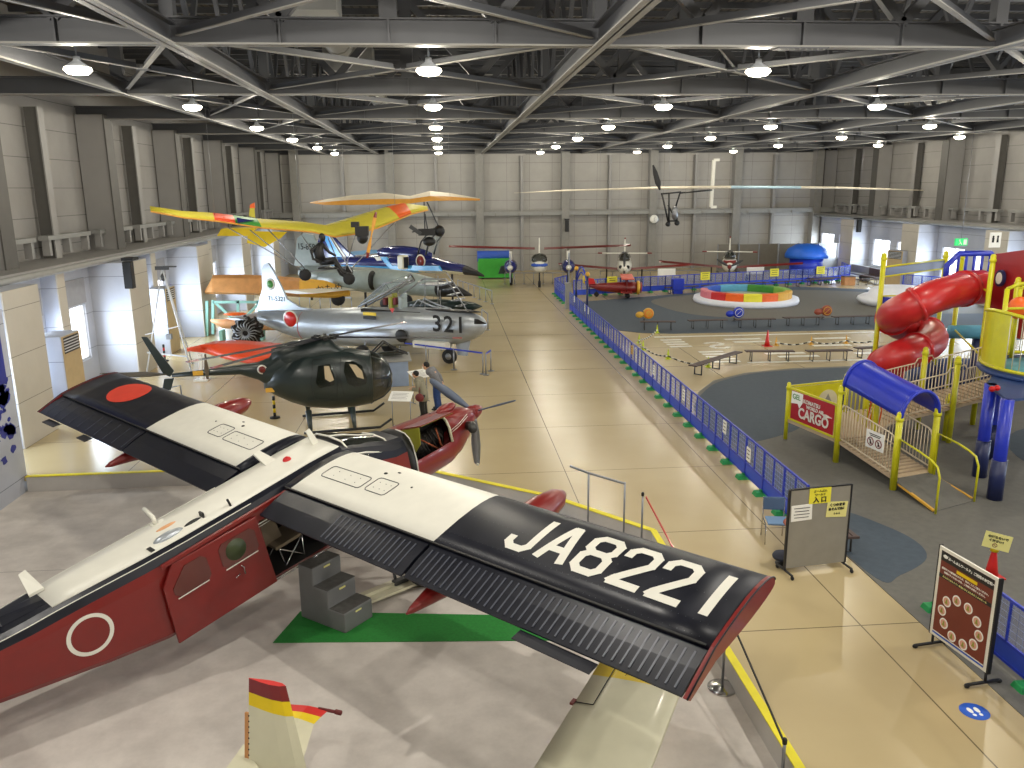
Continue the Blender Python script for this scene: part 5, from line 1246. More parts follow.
mb = MB(); mb.prism([at(249, 216, 35), at(250, 205, 35), at(254, 203, 35), at(255, 218, 35)], V(0, .05, 0)); tfn = mb.build('tail_fin', 'sail_yellow', u)
mb = MB(); mb.prism([at(249.5, 208, 34.95), at(250.2, 204.6, 34.95), at(254.2, 202.6, 34.95), at(254.6, 208, 34.95)], V(0, .12, 0)); mb.build('fin_stripe', 'plastic_orange', tfn)
mb = MB(); mb.prism([at(x, y, 35) for x, y in ((217, 236), (221, 229), (256, 228), (248, 236))], V(0, .6, .02)); mb.build('tailplane', 'yellow', u)
mb = MB(); mb.prism([at(x, y, 34.6) for x, y in ((248, 231), (287, 232), (281, 238), (265, 247), (247, 243))], V(0, .05, 0)); mb.build('rudder', 'yellow', u)
mb = MB()
for a, b, Y0, Y1 in (((222, 224), (305, 272), 31, 32), ((265, 226), (308, 272), 32, 32), ((250, 230), (300, 270), 34.5, 32), ((330, 236), (352, 272), 33, 32), ((355, 236), (345, 270), 33, 32), ((395, 222), (352, 268), 35, 32), ((328, 238), (338, 262), 33, 32), ((345, 268), (305, 272), 32, 32), ((316, 268), (345, 262), 32, 32), ((300, 232), (322, 268), 33, 32)):
    mb.tube([at(*a, Y0), at(*b, Y1)], .022, 6)
frm = mb.build('airframe_tubes', 'steel', u)
mb = MB()
for a, Y0 in (((215, 219), 31), ((300, 223), 33), ((395, 206), 35.5)):
    p = at(*a, Y0); mb.tube([p, V(p.x, p.y, 9.8)], .006, 4)
mb.build('hanging_wire', 'steel', u)
c = at(362, 231, 32.6); mb = MB(); mb.box(c, (.5, .4, .35)); mb.ball(c+V(.0, 0, -.25), (.22, .2, .25), 10); mb.box(c+V(-.25, 0, .25), (.3, .3, .2)); en = mb.build('engine', 'black', u)
mb = MB(); a, b = at(376, 212, 32.2), at(367, 258, 32.0); d = (b-a)
def propb(mb, a, b, w_):
    d = (b-a); n_ = d.cross(V(0, 1, 0)).normalized(); rr = []
    for t, k in ((0, .5), (.12, 1), (.3, .9), (.48, .35), (.52, .35), (.7, .9), (.88, 1), (1, .5)): p = a+d*t; rr.append([p-n_*w_*k, p+V(0, .03, 0), p+n_*w_*k, p-V(0, .03, 0)])
    mb.loft(rr, lambda i, j: 1 if i in (0, 6) and j >= 0 else 0, True, smooth=False)
propb(mb, a, b, .07); mb.build('propeller', ['sail_orange', 'red_paint'], en)
for x, y, Y in ((305, 275, 32), (349, 279, 31.6), (347, 272, 32.6)):
    p = at(x, y, Y); mb = MB(); mb.lathe(p, [(.05, -.06), (.22, -.05), (.23, .05), (.05, .06)], 14, axis='Y'); mb.build('wheel', 'rubber', u)
mb = MB(); p = at(328, 268, 32); mb.box(p, (.7, .4, .06)); mb.build('seat_pan', 'black', u)
# the dummy pilot, seated
dm = thing('dummy_pilot', 'all-black dummy pilot seated in the yellow ultralight', 'mannequin', at(326, 266, 32))
q = [at(321, 262, 32), at(318, 251, 32), at(321, 243, 32), at(322, 237.5, 32)]
mb = MB(); mb.tube(q[:3], [.2, .21, .1], 12); mb.ball(q[3], (.13, .13, .17), 12); mb.tube([q[2], at(311, 251, 31.8), at(313, 259, 31.8), at(322, 262, 31.8)], [.08, .06, .05, .04], 8)
mb.tube([q[0], at(334, 259, 31.8), at(343, 272, 31.8), at(348, 274, 31.8)], [.13, .1, .07, .06], 8); mb.tube([q[0], at(335, 262, 32.2), at(341, 274, 32.2), at(346, 277, 32.2)], [.13, .1, .07, .06], 8)
mb.tube([q[2], at(329, 252, 32.2), at(336, 256, 32.2)], [.08, .06, .04], 8); mb.build('body', 'black', dm)

# orange and white hang glider trike
u = thing('hang_glider', 'orange and white hang glider wing with a trike frame hung near the far wall', 'hang glider', (-2.4, 44, 6))
mb = MB(); rr = []
for x, yt, ym, yb, dy in ((310, 202.3, 202.6, 203, 0), (325, 199.5, 202, 205, .2), (350, 195.5, 200, 205, .6), (385, 192.8, 199, 204.5, 1.2), (410, 196, 199, 203.5, 1.4), (430, 191, 196, 201, 1.2), (450, 193, 196.5, 200.5, .6), (480, 198.5, 198.8, 200.5, 0)):
    a, m_, b = at(x, yt, 45+dy), at(x, ym, 44.6), at(x, yb, 44.3); rr.append([a, m_, b, lerp(a, b, .5)-V(0, 0, .04)])
mb.loft(rr, lambda i, j: 1 if j == 0 else 0, True, smooth=False); sl = mb.build('sail', ['sail_orange', 'sail_white'], u)
mb = MB()
for a, b in (((424, 200), (425, 232)), ((427, 202), (441, 232)), ((425, 214), (428, 232)), ((412, 232), (436, 228))): mb.tube([at(*a, 44.5), at(*b, 44.5)], .035, 6)
mb.build('trike_frame', 'dark_grey', u)
mb = MB(); a = at(427, 232, 44.5); mb.box(a, (.9, .5, .35)); mb.ball(a+V(.65, 0, .05), (.3, .3, .3), 10); mb.ball(a+V(.1, 0, -.5), (.35, .3, .25), 10); mb.build('trike_engine', 'black', u)
mb = MB(); mb.beam(at(410, 226, 44.4), at(421, 234, 44.4), .5, .2); mb.build('trike_seat', 'dark_grey', u)
mb = MB()
for x in (345, 450): p = at(x, 198, 44.7); mb.tube([p, V(p.x, p.y, 9.8)], .006, 4)
mb.build('hanging_wire', 'steel', u)

# human-powered aircraft hung under the roof
u = thing('human_powered_aircraft', 'very long slim white wing of a pedal aircraft with black propeller hung under the roof', 'aircraft', (17, 58, 5.4))
Yh = 58
mb = MB(); rr = []
for x, y, c_ in ((514, 193, .03), (560, 190.8, .14), (600, 189.6, .16), (655, 188.2, .28), (700, 187.6, .3), (730, 187.4, .3), (800, 187.6, .26), (840, 188, .22), (890, 189.4, .16), (949, 191.2, .03)):
    p = at(x, y, Yh); rr.append([p+V(0, -.5, 0)*(c_*2), p+V(0, -.1, c_*.4), p+V(0, .6*c_*3, 0), p+V(0, -.1, -c_*.3)])
mb.loft(rr, lambda i, j: 1 if i in (5,) else 0, True, smooth=True); mb.build('wing', ['sail_white', mat('pale_sky', 'a8c4d0', .4)], u)
mb = MB(); a, b = at(653, 165, Yh-2), at(660, 190, Yh-2); d = b-a; n_ = d.cross(V(0, 1, 0)).normalized()
mb.loft([[a+d*t-n_*w_, a+d*t+V(0, .03, 0), a+d*t+n_*w_, a+d*t-V(0, .03, 0)] for t, w_ in ((0, .05), (.3, .16), (.7, .2), (.95, .08), (1, .05))], 0, True, smooth=False); mb.build('propeller_blade', 'black', u)
mb = MB()
for a, b in (((661, 194), (681, 192)), ((662, 194), (668, 221)), ((669, 194), (669, 221)), ((680, 193), (676, 206)), ((668, 221), (676, 221)), ((676, 206), (677, 221)), ((680, 193), (712, 190)), ((668, 205), (676, 220))): mb.tube([at(*a, Yh-1.2), at(*b, Yh-1.2)], .06, 6)
mb.build('cockpit_frame', 'black', u)
for x, y in ((668, 224), (677, 223)): mb = MB(); mb.lathe(at(x, y, Yh-1.2), [(.05, -.05), (.18, -.04), (.18, .04), (.05, .05)], 12, axis='Y'); mb.build('wheel', 'black', u)
mb = MB(); a = at(675, 213, Yh-1.2); mb.ball(a, (.25, .2, .5), 10); mb.build('seat', 'steel', u)
mb = MB(); a, b = at(714, 160, Yh+3), at(711, 207, Yh+3); mb.beam(a, b, .22, .22); mb.beam(a, a+V(.4, 0, 0), .2, .2); mb.beam(b, b+V(.4, 0, 0), .2, .2); mb.build('tail_fin_frame', 'white_paint', u)
mb = MB()
for x in (600, 669, 730, 860): p = at(x, 189, Yh); mb.tube([p, V(p.x, p.y, 9.8)], .008, 4)
mb.build('hanging_wire', 'steel', u)

# aeroplanes along the far wall, nose towards the camera
def far_plane(name, label, X0, Y0, wz, half, cz, cr, span_m, body_m, dih=.03, twin=False, low=True, cat='aircraft', topm=None, rz=0):
    t = thing(name, label, cat, (X0, Y0, 0)); X = TRS((X0, Y0, 0), R(-90)+rz)
    mb = MB(X); rr = []
    for x, k in ((2.6, .12), (2.4, .5), (1.6, .82), (.6, 1.0), (-.8, 1.0), (-3, .6), (-5, .2)):
        rr.append([V(x, cr*k*math.cos(a), cz+.0+cr*k*(1.0 if math.sin(a) < 0 else 1.05)*math.sin(a)+(.25*(1-k) if x < 0 else -.1*(1-k))) for a in [2*PI*q/16 for q in range(16)]])
    mb.loft(rr, lambda i, j: 1 if (topm and i <= 2 and 0 <= j < 8 and False) else 0, True); fb_ = mb.build('fuselage', body_m, t)
    for s_ in (-1, 1):
        mb = MB(X); rr = []
        for y, c_ in ((cr*.5, 1.5), (half*.5, 1.3), (half*.93, 1.05), (half, .7)):
            z = wz+dih*y; rr.append([V(c_*.5, s_*y, z), V(c_*.2, s_*y, z+.12), V(-c_*.5, s_*y, z), V(c_*.1, s_*y, z-.06)])
        mb.loft(rr, lambda i, j: 1 if j in (0, 3) and span_m[1] else 0, True, smooth=False); mb.build('wing', [span_m[0], span_m[1] or span_m[0]], t)
    return t, X, fb_
# twin-engine high-wing
t, X, fb_ = far_plane('twin_aircraft', 'white twin-engine high-wing aeroplane with a red wing edge by the far wall', 7.0, 61, 2.62, 6.7, 1.55, .68, ('cream', 'red_paint'), 'white_paint', .03, rz=-R(6.5))
for s_ in (-1, 1):
    y = s_*2.1; mb = MB(X); mb.lathe((.3, y, 1.45), [(.02, 2.0), (.25, 1.9), (.46, 1.6), (.5, .6), (.35, -1.2), (.05, -2.0)], 16, axis='X'); nc = mb.build('engine_nacelle', 'jet_blue', t)
    mb = MB(X); mb.lathe((.3, y, 1.45), [(.01, 2.4), (.15, 2.25), (.2, 2.0)], 12, axis='X'); sp_ = mb.build('spinner', 'white_paint', nc)
    mb = MB(X); a, b = V(2.35, y, 2.5), V(2.35, y, .4); n_ = V(0, .07, 0); mb.loft([[a-n_*.5, a+V(.02, 0, 0), a+n_*.5, a-V(.02, 0, 0)], [lerp(a, b, .3)-n_, lerp(a, b, .3)+V(.02, 0, 0), lerp(a, b, .3)+n_, lerp(a, b, .3)-V(.02, 0, 0)], [lerp(a, b, .7)-n_, lerp(a, b, .7)+V(.02, 0, 0), lerp(a, b, .7)+n_, lerp(a, b, .7)-V(.02, 0, 0)], [b-n_*.5, b+V(.02, 0, 0), b+n_*.5, b-V(.02, 0, 0)]], 0, True, smooth=False); mb.build('propeller', 'steel', sp_)
    mb = MB(X); mb.tube([V(.3, y, 1.1), V(.3, y, .3)], .06, 8); mb.lathe((.3, y, .28), [(.05, -.12), (.28, -.1), (.28, .1), (.05, .12)], 14, axis='Y'); mb.build('landing_wheel', 'rubber', t)
    mb = MB(X); mb.box((.3, s_*2.1, 2.0), (1.6, .2, 1.1)); mb.build('engine_pylon', 'white_paint', t)
mb = MB(X); mb.ball((1.5, 0, 2.0), (.8, .6, .42), 14); mb.build('cockpit_window', 'dark_glass', fb_)
mb = MB(X); mb.ball((2.0, 0, 1.62), (.66, .63, .16), 14); mb.build('nose_band', 'mid_blue', fb_)
mb = MB(X); mb.loft([[V(-4.2, -.06, 2), V(-5.4, 0, 2), V(-4.2, .06, 2)], [V(-5.0, -.04, 3.1), V(-5.6, 0, 3.1), V(-5.0, .04, 3.1)]], 0, True, smooth=False); mb.build('tail_fin', 'white_paint', t)
mb = MB(X); mb.tube([V(2.0, 0, 1.2), V(2.0, 0, .3)], .05, 8); mb.lathe((2.0, 0, .25), [(.05, -.1), (.24, -.09), (.24, .09), (.05, .1)], 14, axis='Y'); mb.build('nose_wheel', 'rubber', t)
# two low-wing singles
for nm, lab, X0, Y0, half, wm, red in (('low_wing_plane', 'white nosed low-wing plane with long dark red wings behind the play fence', 13.3, 60.5, 4.9, 'red_paint', 0), ('low_wing_plane', 'red nosed low-wing plane with white tail fin and thin red wings', 21.3, 60.5, 5.2, 'red_paint', 1)):
    t, X, fb_ = far_plane(nm, lab, X0, Y0, 1.05, half, 1.35, .55, (wm, None), 'white_paint', .075, rz=-R(12.5 if not red else 19))
    mb = MB(X); mb.ball((.4, 0, 1.98), (1.3, .45, .42), 14); cp = mb.build('cockpit_canopy', 'dark_glass', fb_)
    mb = MB(X); mb.tube([V(.9, -.42, 1.85), V(.75, -.25, 2.3), V(.75, .25, 2.3), V(.9, .42, 1.85)], .04, 6); mb.tube([V(.75, 0, 2.35), V(1.5, 0, 1.9)], .03, 6); mb.build('canopy_frame', 'white_paint', cp)
    if red: mb = MB(X); mb.box((1.9, 0, 1.62), (.7, .92, .34)); mb.build('nose_panel', 'red_paint', fb_, bevel=.1)
    else:
        for y in (-.26, .26): mb = MB(X); mb.ball((2.38, y, 1.45), (.06, .13, .13), 10); mb.build('intake_mouth', 'black', fb_)
    mb = MB(X); mb.lathe((2.5, 0, 1.35), [(.18, 0), (.14, .2), (.02, .35)], 12, axis='X'); sp_ = mb.build('spinner', 'red_paint' if red else 'white_paint', t)
    for a in ((1.57, 4.71) if not red else (.5, 2.6, 4.71)):
        mb = MB(X); d = V(0, math.cos(a), math.sin(a)); n_ = V(0, -d.z, d.y)*.09; c = V(2.62, 0, 1.35); mb.loft([[c+d*t-n_*k, c+d*t+V(.02, 0, 0), c+d*t+n_*k, c+d*t-V(.02, 0, 0)] for t, k in ((.1, .5), (.4, 1), (.8, 1), (1.05, .4))], 0, True, smooth=False); mb.build('propeller_blade', 'dark_grey', sp_)
    mb = MB(X); mb.loft([[V(-3.8, -.07, 1.5), V(-5.0, 0, 1.5), V(-3.8, .07, 1.5)], [V(-4.5, -.04, 3.0), V(-5.1, 0, 3.0), V(-4.5, .04, 3.0)]], 0, True, smooth=False); tf_ = mb.build('tail_fin', 'white_paint', t)
    mb = MB(X); mb.box((-4.8, 0, 3.0), (.5, .1, .22)); mb.build('fin_cap', 'red_paint', tf_)
    mb = MB(X); mb.loft([[V(-4.2, y, 1.9), V(-4.3, y, 1.96), V(-5.0, y, 1.9)] for y in (-2.0, 2.0)], 0, True, smooth=False); tp_ = mb.build('tailplane', 'white_paint', t)
    for y in (-1.95, 1.95): mb = MB(X); mb.box((-4.6, y, 1.92), (.8, .35, .08)); mb.build('tailplane_tip', 'red_paint', tp_)
    for y, x in ((-1.3, 0), (1.3, 0), (0, 2.0)):
        mb = MB(X); mb.tube([V(x, y, 1.1), V(x, y, .28)], .05, 8); mb.lathe((x, y, .22), [(.05, -.1), (.21, -.09), (.22, .09), (.05, .1)], 14, axis='Y'); mb.build('landing_wheel', 'rubber', t)
for X0 in (16.0, 22.6):
    p = V(X0, 58.6, 0); info = thing('sign_stand', 'white notice board on legs %s the red nosed low-wing plane' % ('left of' if X0 < 17 else 'in front of'), 'sign', p)
    mb = MB(); mb.box(p+V(0, 0, 1.0), (1.3, .06, .5)); mb.build('panel', 'paper', info)
    for dx in (-.5, .5): mb = MB(); mb.tube([p+V(dx, 0, 0), p+V(dx, 0, .8)], .02, 6); mb.build('leg', 'steel', info)

# play bouncer at the far left
a = at(495, 268, 66); t = thing('inflatable_tent', 'green and blue play tent by the far wall left of the twin-engine plane', 'play tent', (a.x, 66, 0))
mb = MB(); mb.box((a.x, 66, .85), (2.7, 1.6, 1.5), 0); mb.prism([(a.x+.2, 65.19, .4), (a.x+.9, 65.19, .4), (a.x+.8, 65.19, 1.1), (a.x+.4, 65.19, 1.0)], V(0, -.02, 0), 1); mb.build('tent_body', [mat('tent_green', '3fae3a', .6), 'tank_green'], t, bevel=.1)
mb = MB(); mb.tube([(a.x-1.4, 66, 1.75), (a.x+1.4, 66, 1.75)], .42, 12); mb.build('tent_roof', 'mid_blue', t)
for dx in (-1, 1): mb = MB(); mb.box((a.x+dx, 66, .05), (.2, 1.2, .1)); mb.build('foot', 'black', t)

# floor railings round the exhibits
def railing(a, b, n, label, belt=False, grp='low barriers round the aircraft'):
    a, b = V(a), V(b); t = thing('railing', label, 'railing', (a+b)/2, None)
    for k in range(n+1):
        p = lerp(a, b, k/n); mb = MB(); mb.tube([p, p+V(0, 0, .85)], .025, 8); mb.lathe(p, [(.13, 0), (.13, .02), (.03, .03)], 12); mb.build('upright', 'steel', t)
    mb = MB(); mb.beam(a+V(0, 0, .83), b+V(0, 0, .83), .02, .06); mb.build('belt' if belt else 'rail', 'fence_blue' if belt else 'steel', t)
railing(on(400, 362, 0), on(483, 374, 0), 3, 'blue belt barrier in front of the silver jet nose', True)
railing(on(486, 375, 0), on(491, 371, 0), 1, 'short belt barrier end beside the silver jet nose wheel', True)
railing(on(482, 325, 0), on(488, 330, 0), 1, 'low metal railing by the green drop tank')
railing(on(458, 292, 0), on(492, 304, 0), 6, 'metal railing in front of the blue display jet nose')
railing(on(505, 284, 0), on(572, 284, 0), 7, 'metal railing in front of the twin-engine plane')
railing(on(352, 312, 0), on(300, 309, 0), 5, 'metal railing behind the silver jet tail')
railing(on(600, 282, 0), on(700, 281, 0), 8, 'metal railing in front of the white nosed low-wing plane')

# wall equipment
def speaker(p, label, rz=0):
    t = thing('wall_speaker', label, 'speaker', p); X = Matrix.Translation(p) @ Matrix.Rotation(rz, 4, 'Z')
    mb = MB(X); mb.box((0, 0, 0), (.3, .3, .95)); mb.build('speaker_box', 'black', t, bevel=.02)
    mb = MB(X); mb.box((0, .25, .55), (.4, .6, .1)); mb.build('bracket', 'black', t)
speaker(at(129, 275, 30.2), 'black column speaker on the left wall pier beside the tripod')
speaker(at(567, 226, 70.6), 'black column speaker high on the far wall')
speaker(at(859, 226, 62), 'black column speaker on the right wall')
p = at(654, 219, 70.5); t = thing('wall_clock', 'round white clock on a far wall post', 'clock', p)
mb = MB(); mb.lathe(p, [(.01, 0), (.42, 0), (.42, .08), (.01, .08)], 24, axis='Y'); fc = mb.build('clock_rim', 'steel', t)
mb = MB(); mb.lathe(p-V(0, .02, 0), [(.01, 0), (.36, 0), (.36, .03), (.01, .03)], 24, axis='Y'); fc = mb.build('clock_face', 'paper', t)
mb = MB(); mb.beam(p-V(0, .03, 0), p+V(.12, -.03, .2), .03, .01); mb.beam(p-V(0, .03, 0), p+V(.05, -.03, -.16), .03, .01); mb.build('clock_hand', 'black', fc)
p = at(961, 242, 42.5); t = thing('exit_sign', 'green emergency exit sign over the right wall door', 'sign', p)
mb = MB(); mb.box(p, (.7, .1, .38)); bx = mb.build('sign_case', mat('exit_green', '1fae5a', .4, emit=1.2), t, bevel=.02)
mb = MB(); mb.ball(p+V(-.12, -.06, .1), (.04, .01, .04), 8); mb.tube([p+V(-.12, -.06, .05), p+V(-.05, -.06, -.04), p+V(.02, -.06, -.14)], .02, 6); mb.tube([p+V(-.05, -.06, -.04), p+V(-.16, -.06, -.13)], .02, 6); mb.box(p+V(.2, -.055, 0), (.18, .01, .28)); mb.build('running_figure', 'paper', bx)
mb = MB(); mb.tube([p+V(0, 0, .18), V(p.x, p.y, 9.9)], .012, 6); mb.build('hanger', 'steel', t)
p = at(995, 240, 33); t = thing('wall_notice', 'white toilet notice hung on the right wall pier', 'sign', p)
mb = MB(); mb.box(p, (.5, .04, .62)); bx = mb.build('notice_board', 'paper', t)
mb = MB()
for s_ in (-.1, .1): mb.ball(p+V(s_, -.03, .14), (.045, .01, .045), 8); mb.box(p+V(s_, -.03, .0), (.09, .01, .2), taper=(.6, 1) if s_ > 0 else (1, 1))
mb.build('notice_figures', 'ink', bx)
# floor-standing air conditioners
def aircon(p, label, rz=0, h=2.0):
    t = thing('air_conditioner', label, 'air conditioner', p); X = Matrix.Translation(p) @ Matrix.Rotation(rz, 4, 'Z')
    mb = MB(X); mb.box((0, 0, h/2), (.8, 1.3, h)); mb.build('cabinet', 'wall_white', t, bevel=.02)
    mb = MB(X); mb.box((.405, 0, h/2), (.02, 1.26, h-.05)); fr = mb.build('front_panel', mat('ac_beige', 'b59f78', .5), t)
    mb = MB(X); mb.box((.415, 0, h-.32), (.02, 1.05, .5)); gr = mb.build('grille', 'black', fr)
    mb = MB(X)
    for k in range(5): mb.box((.43, 0, h-.5+k*.09), (.02, 1.05, .03))
    mb.build('louvre', 'frame_white', gr)
aircon(V(-12.3, 26.7, .55), 'beige air conditioner with black grille by the nearest left window', h=2.1)
aircon(V(-12.5, 37.2, .0), 'tall beige air conditioner on the left wall behind the tripod', h=2.9)
aircon(V(31.4, 55.0, 0), 'tall beige air conditioner by the right wall windows', R(200), 2.6)
mb = MB(); mb.box((-12.4, 26.7, .27), (1.2, 1.6, .54)); o = mb.build('ac_plinth', 'wall_white', bevel=.02); tag(o, 'white plinth box under the nearest left air conditioner', 'plinth')

# ------------------------------------------------------------------ blue play fence
mat('fence_mesh', '8090cc', .6, alpha=.22)
def fence_panel0(Lp=1.147):
    """panel along local x from 0 to Lp, height 1.05"""
    t = thing('mesh_fence', '', 'fence'); z0, z1 = .12, 1.08
    mb = MB()
    for a, b in (((0, 0, z1), (Lp, 0, z1)), ((0, 0, z0+.30), (Lp, 0, z0+.30)), ((0, 0, z0), (Lp, 0, z0))): mb.beam(a, b, .035, .045)
    for x in (.0, Lp): mb.beam((x, 0, .0), (x, 0, z1+.02), .045, .05, up=(1, 0, 0))
    mb.beam((Lp/2, 0, z0+.3), (Lp/2, 0, z1), .035, .03, up=(1, 0, 0)); mb.build('frame', 'fence_blue', t)
    mb = MB(); mb.box((Lp/2, 0, z0+.15), (Lp-.05, .012, .28)); mb.build('kick_board', mat('board_blue', '2c4cc8', .45), t)
    mb = MB(); mb.box((Lp/2, 0, (z0+.3+z1)/2), (Lp-.05, .004, z1-z0-.32)); mb.build('infill', 'fence_mesh', t)
    mb = MB()
    n = 9
    for k in range(1, n): mb.beam((Lp*k/n, 0, z0+.3), (Lp*k/n, 0, z1), .004, .004, up=(1, 0, 0))
    for k in range(1, 6): mb.beam((0, 0, z0+.3+.11*k), (Lp, 0, z0+.3+.11*k), .004, .004)
    mb.build('wire_grid', 'mesh_grey', t)
    mb = MB(); mb.box((0, 0, .05), (.26, .42, .1), taper=(.75, .85)); mb.box((0, 0, .11), (.12, .12, .05)); mb.build('foot_weight', 'foot_green', t, bevel=.012)
    return t
ORD = ['nearest', 'second', 'third', 'fourth', 'fifth', 'sixth', 'seventh', 'eighth', 'ninth', 'tenth', 'eleventh', 'twelfth', 'thirteenth', 'fourteenth', 'fifteenth', 'sixteenth', 'seventeenth', 'eighteenth', 'nineteenth', 'twentieth', 'twenty-first', 'twenty-second', 'twenty-third', 'twenty-fourth', 'twenty-fifth', 'twenty-sixth', 'twenty-seventh', 'twenty-eighth', 'twenty-ninth', 'thirtieth']
fp = fence_panel0(); used = [False]
def fence_run(pts, label, grp, n0=None):
    """panels end to end through the points"""
    k = 0
    for a, b in zip(pts[:-1], pts[1:]):
        a, b = V(*a, .0), V(*b, .0); L_ = (b-a).length; n = max(1, round(L_/1.147)); d = (b-a)/n; rz = math.atan2(d.y, d.x)
        for i in range(n):
            o = fp if not used[0] else copy_tree(fp); used[0] = True
            p = a+d*i; place(o, (p.x, p.y, .012 if p.x > 8.2 else 0), rz, label % ORD[k], grp); o.scale = (d.length/1.147, 1, 1); k += 1
y0 = 15.16; ny = 24
fence_run([(7.22, 15.16+1.147*i) for i in range(0, 29, 28)], 'blue mesh fence section of the long walkway row, %s from the grey board', 'blue fence panels along the walkway')
fence_run([(7.35, 50.3), (7.35, 54.9), (8.4, 56.6)], 'blue mesh fence section at the far left play area corner, %s from the grey post', 'blue fence panels at the far left corner')
fence_run([(8.4, 53.4), (28.2, 58.8)], 'blue mesh fence section of the back row before the planes, %s from its left end', 'blue fence panels along the back row')
fence_run([(28.2, 58.8), (30.6, 60.2), (31.4, 63.2)], 'blue mesh fence section leading to the blue dome, %s from the back row', 'blue fence panels by the blue dome')
fence_run([(8.12, 12.0), (8.12, 4.0)], 'blue mesh fence section behind the dark red information board, %s from its far end', 'blue fence panels at the right edge')
fence_run([(33.2, 50.5), (31, 53.5)], 'blue mesh fence section by the right wall doors, %s from the wall', 'blue fence panels by the right wall')
def notice(p, w_, h, m_, label, lines=3, face=(-1, -.35), red=False, tilt=0):
    """paper sheet hung on the fence; face = outward normal in plan"""
    nrm = V(face[0], face[1], 0).normalized(); x = V(0, 0, 1).cross(nrm); X = frame_xf(p, x, V(0, 0, 1))
    t = thing('fence_notice', label, 'notice', p)
    mb = MB(X); mb.box((0, 0, 0), (w_, h, .008)); sh = mb.build('sheet', m_, t)
    mb = MB(X)
    for k in range(lines): mb.box((0, h*.3-k*h*.55/max(1, lines-1), .006), (w_*(.7-.1*(k % 2)), h*.06, .004))
    tag_stuff(mb.build('print', 'red_paint' if red else 'ink', sh)); return t
for k, (px, py, m_, lab) in enumerate(((747, 485, 'paper', 'nearest white paper notice on the blue fence, left of the grey board'), (725, 427, 'paper', 'second white paper notice on the blue fence from the grey board'), (684, 395, 'paper', 'third white paper notice on the blue fence from the grey board'),
        (654, 370, 'paper', 'fourth white paper notice on the blue fence, just before the yellow one'), (632, 350, 'gold', 'yellow paper notice on the long blue fence beside the walkway'), (588.5, 313.5, 'paper', 'white paper notice on the far end of the long fence, nearest of the far three'), (585, 310.5, 'paper', 'white paper notice on the far end of the long fence, middle of the far three'), (574.5, 301.5, 'paper', 'white paper notice on the far end of the long fence, farthest of the three'))):
    r = ray(px, py-4 if k > 4 else py); q = EYE+r*(7.17/r.x); notice(V(7.16, q.y, max(.72, min(.95, q.z))), .26, .34, m_, lab, 3, (-1, 0))
for px, lab in ((705, 'yellow notice on the back row fence behind the left of the ring pool'), (774, 'yellow notice on the back row fence behind the right of the ring pool'), (612, 'yellow notice on the back row fence by the blue gate arch'), (820, 'yellow notice at the right end of the back row fence')):
    r = ray(px, 273); a = V(8.4, 53.4, 0); d = V(19.8, 5.4, 0); n_ = V(-d.y, d.x, 0).normalized(); t_ = (a-EYE).dot(n_)/r.dot(n_); q = EYE+r*t_
    notice(V(q.x, q.y, .95)-n_*.05, .75, .55, 'sign_yellow', lab, 3, (n_.x*-1, n_.y*-1))
# grey post ending the long fence and the blue arch gate
p = on(570, 312, 0); t = tag(MB().box(V(7.22, 48.0, .75), (.35, .35, 1.5)).box(V(7.22, 48.0, 1.52), (.4, .4, .06)).build('gate_post', 'duct', bevel=.02, origin=(7.22, 48.0, 0)), 'square grey gate post at the far end of the long blue fence', 'post')
t = thing('arch_gate', 'dark blue arch gate with yellow ball tops inside the play area', 'gate', (8.6, 45, 0))
a, b = on(584, 318, 0), on(594, 326, 0); a, b = V(7.62, 47.5, .012), V(7.7, 44.2, .012)
for q in (a, b):
    mb = MB(); mb.tube([q, q+V(0, 0, 2.35)], .06, 10); po = mb.build('post', 'panel_blue_dark', t)
    mb = MB(); mb.ball(q+V(0, 0, 2.42), .13, 10); mb.build('post_cap', 'gold', po)
mb = MB(); m_ = (a+b)/2; mb.tube([lerp(a, b, u)+V(0, 0, 1.9+.75*math.sin(PI*u)) for u in [k/10 for k in range(11)]], .05, 8); mb.tube([lerp(a, b, u)+V(0, 0, 1.6+.75*math.sin(PI*u)) for u in [k/10 for k in range(11)]], .04, 8); mb.build('arch', 'fence_blue', t)
mb = MB(); mb.ball(lerp(a, b, .75)+V(0, 0, 2.05), (.1, .3, .25), 12); mb.build('arch_lamp', 'yellow', t)

# ------------------------------------------------------------------ benches
def bench0(Lb=2.2):
    t = thing('bench', '', 'bench'); mb = MB()
    for y in (-.12, 0, .12): mb.box((0, y, .42), (Lb, .1, .04))
    mb.box((Lb/2-.02, 0, .42), (.05, .36, .05)); mb.box((-Lb/2+.02, 0, .42), (.05, .36, .05)); mb.build('seat', 'bench_brown', t, bevel=.006)
    for x in (-Lb*.38, 0, Lb*.38):
        mb = MB()
        mb.tube([(x, -.15, 0), (x, -.15, .4)], .022, 6); mb.tube([(x, .15, 0), (x, .15, .4)], .022, 6); mb.tube([(x, -.15, .38), (x, .15, .38)], .02, 6); mb.tube([(x, -.15, .02), (x, .15, .02)], .02, 6)
        mb.build('leg', 'dark_grey', t)
    return t
b0 = bench0(); bf = [0]
def bench(a, b, label, z=0):
    a, b = V(a), V(b); o = b0 if not bf[0] else copy_tree(b0); bf[0] = 1; m_ = (a+b)/2; d = b-a
    place(o, (m_.x, m_.y, z), math.atan2(d.y, d.x), label, 'slatted benches of the play area'); o.scale = (d.length/2.2, 1, 1)
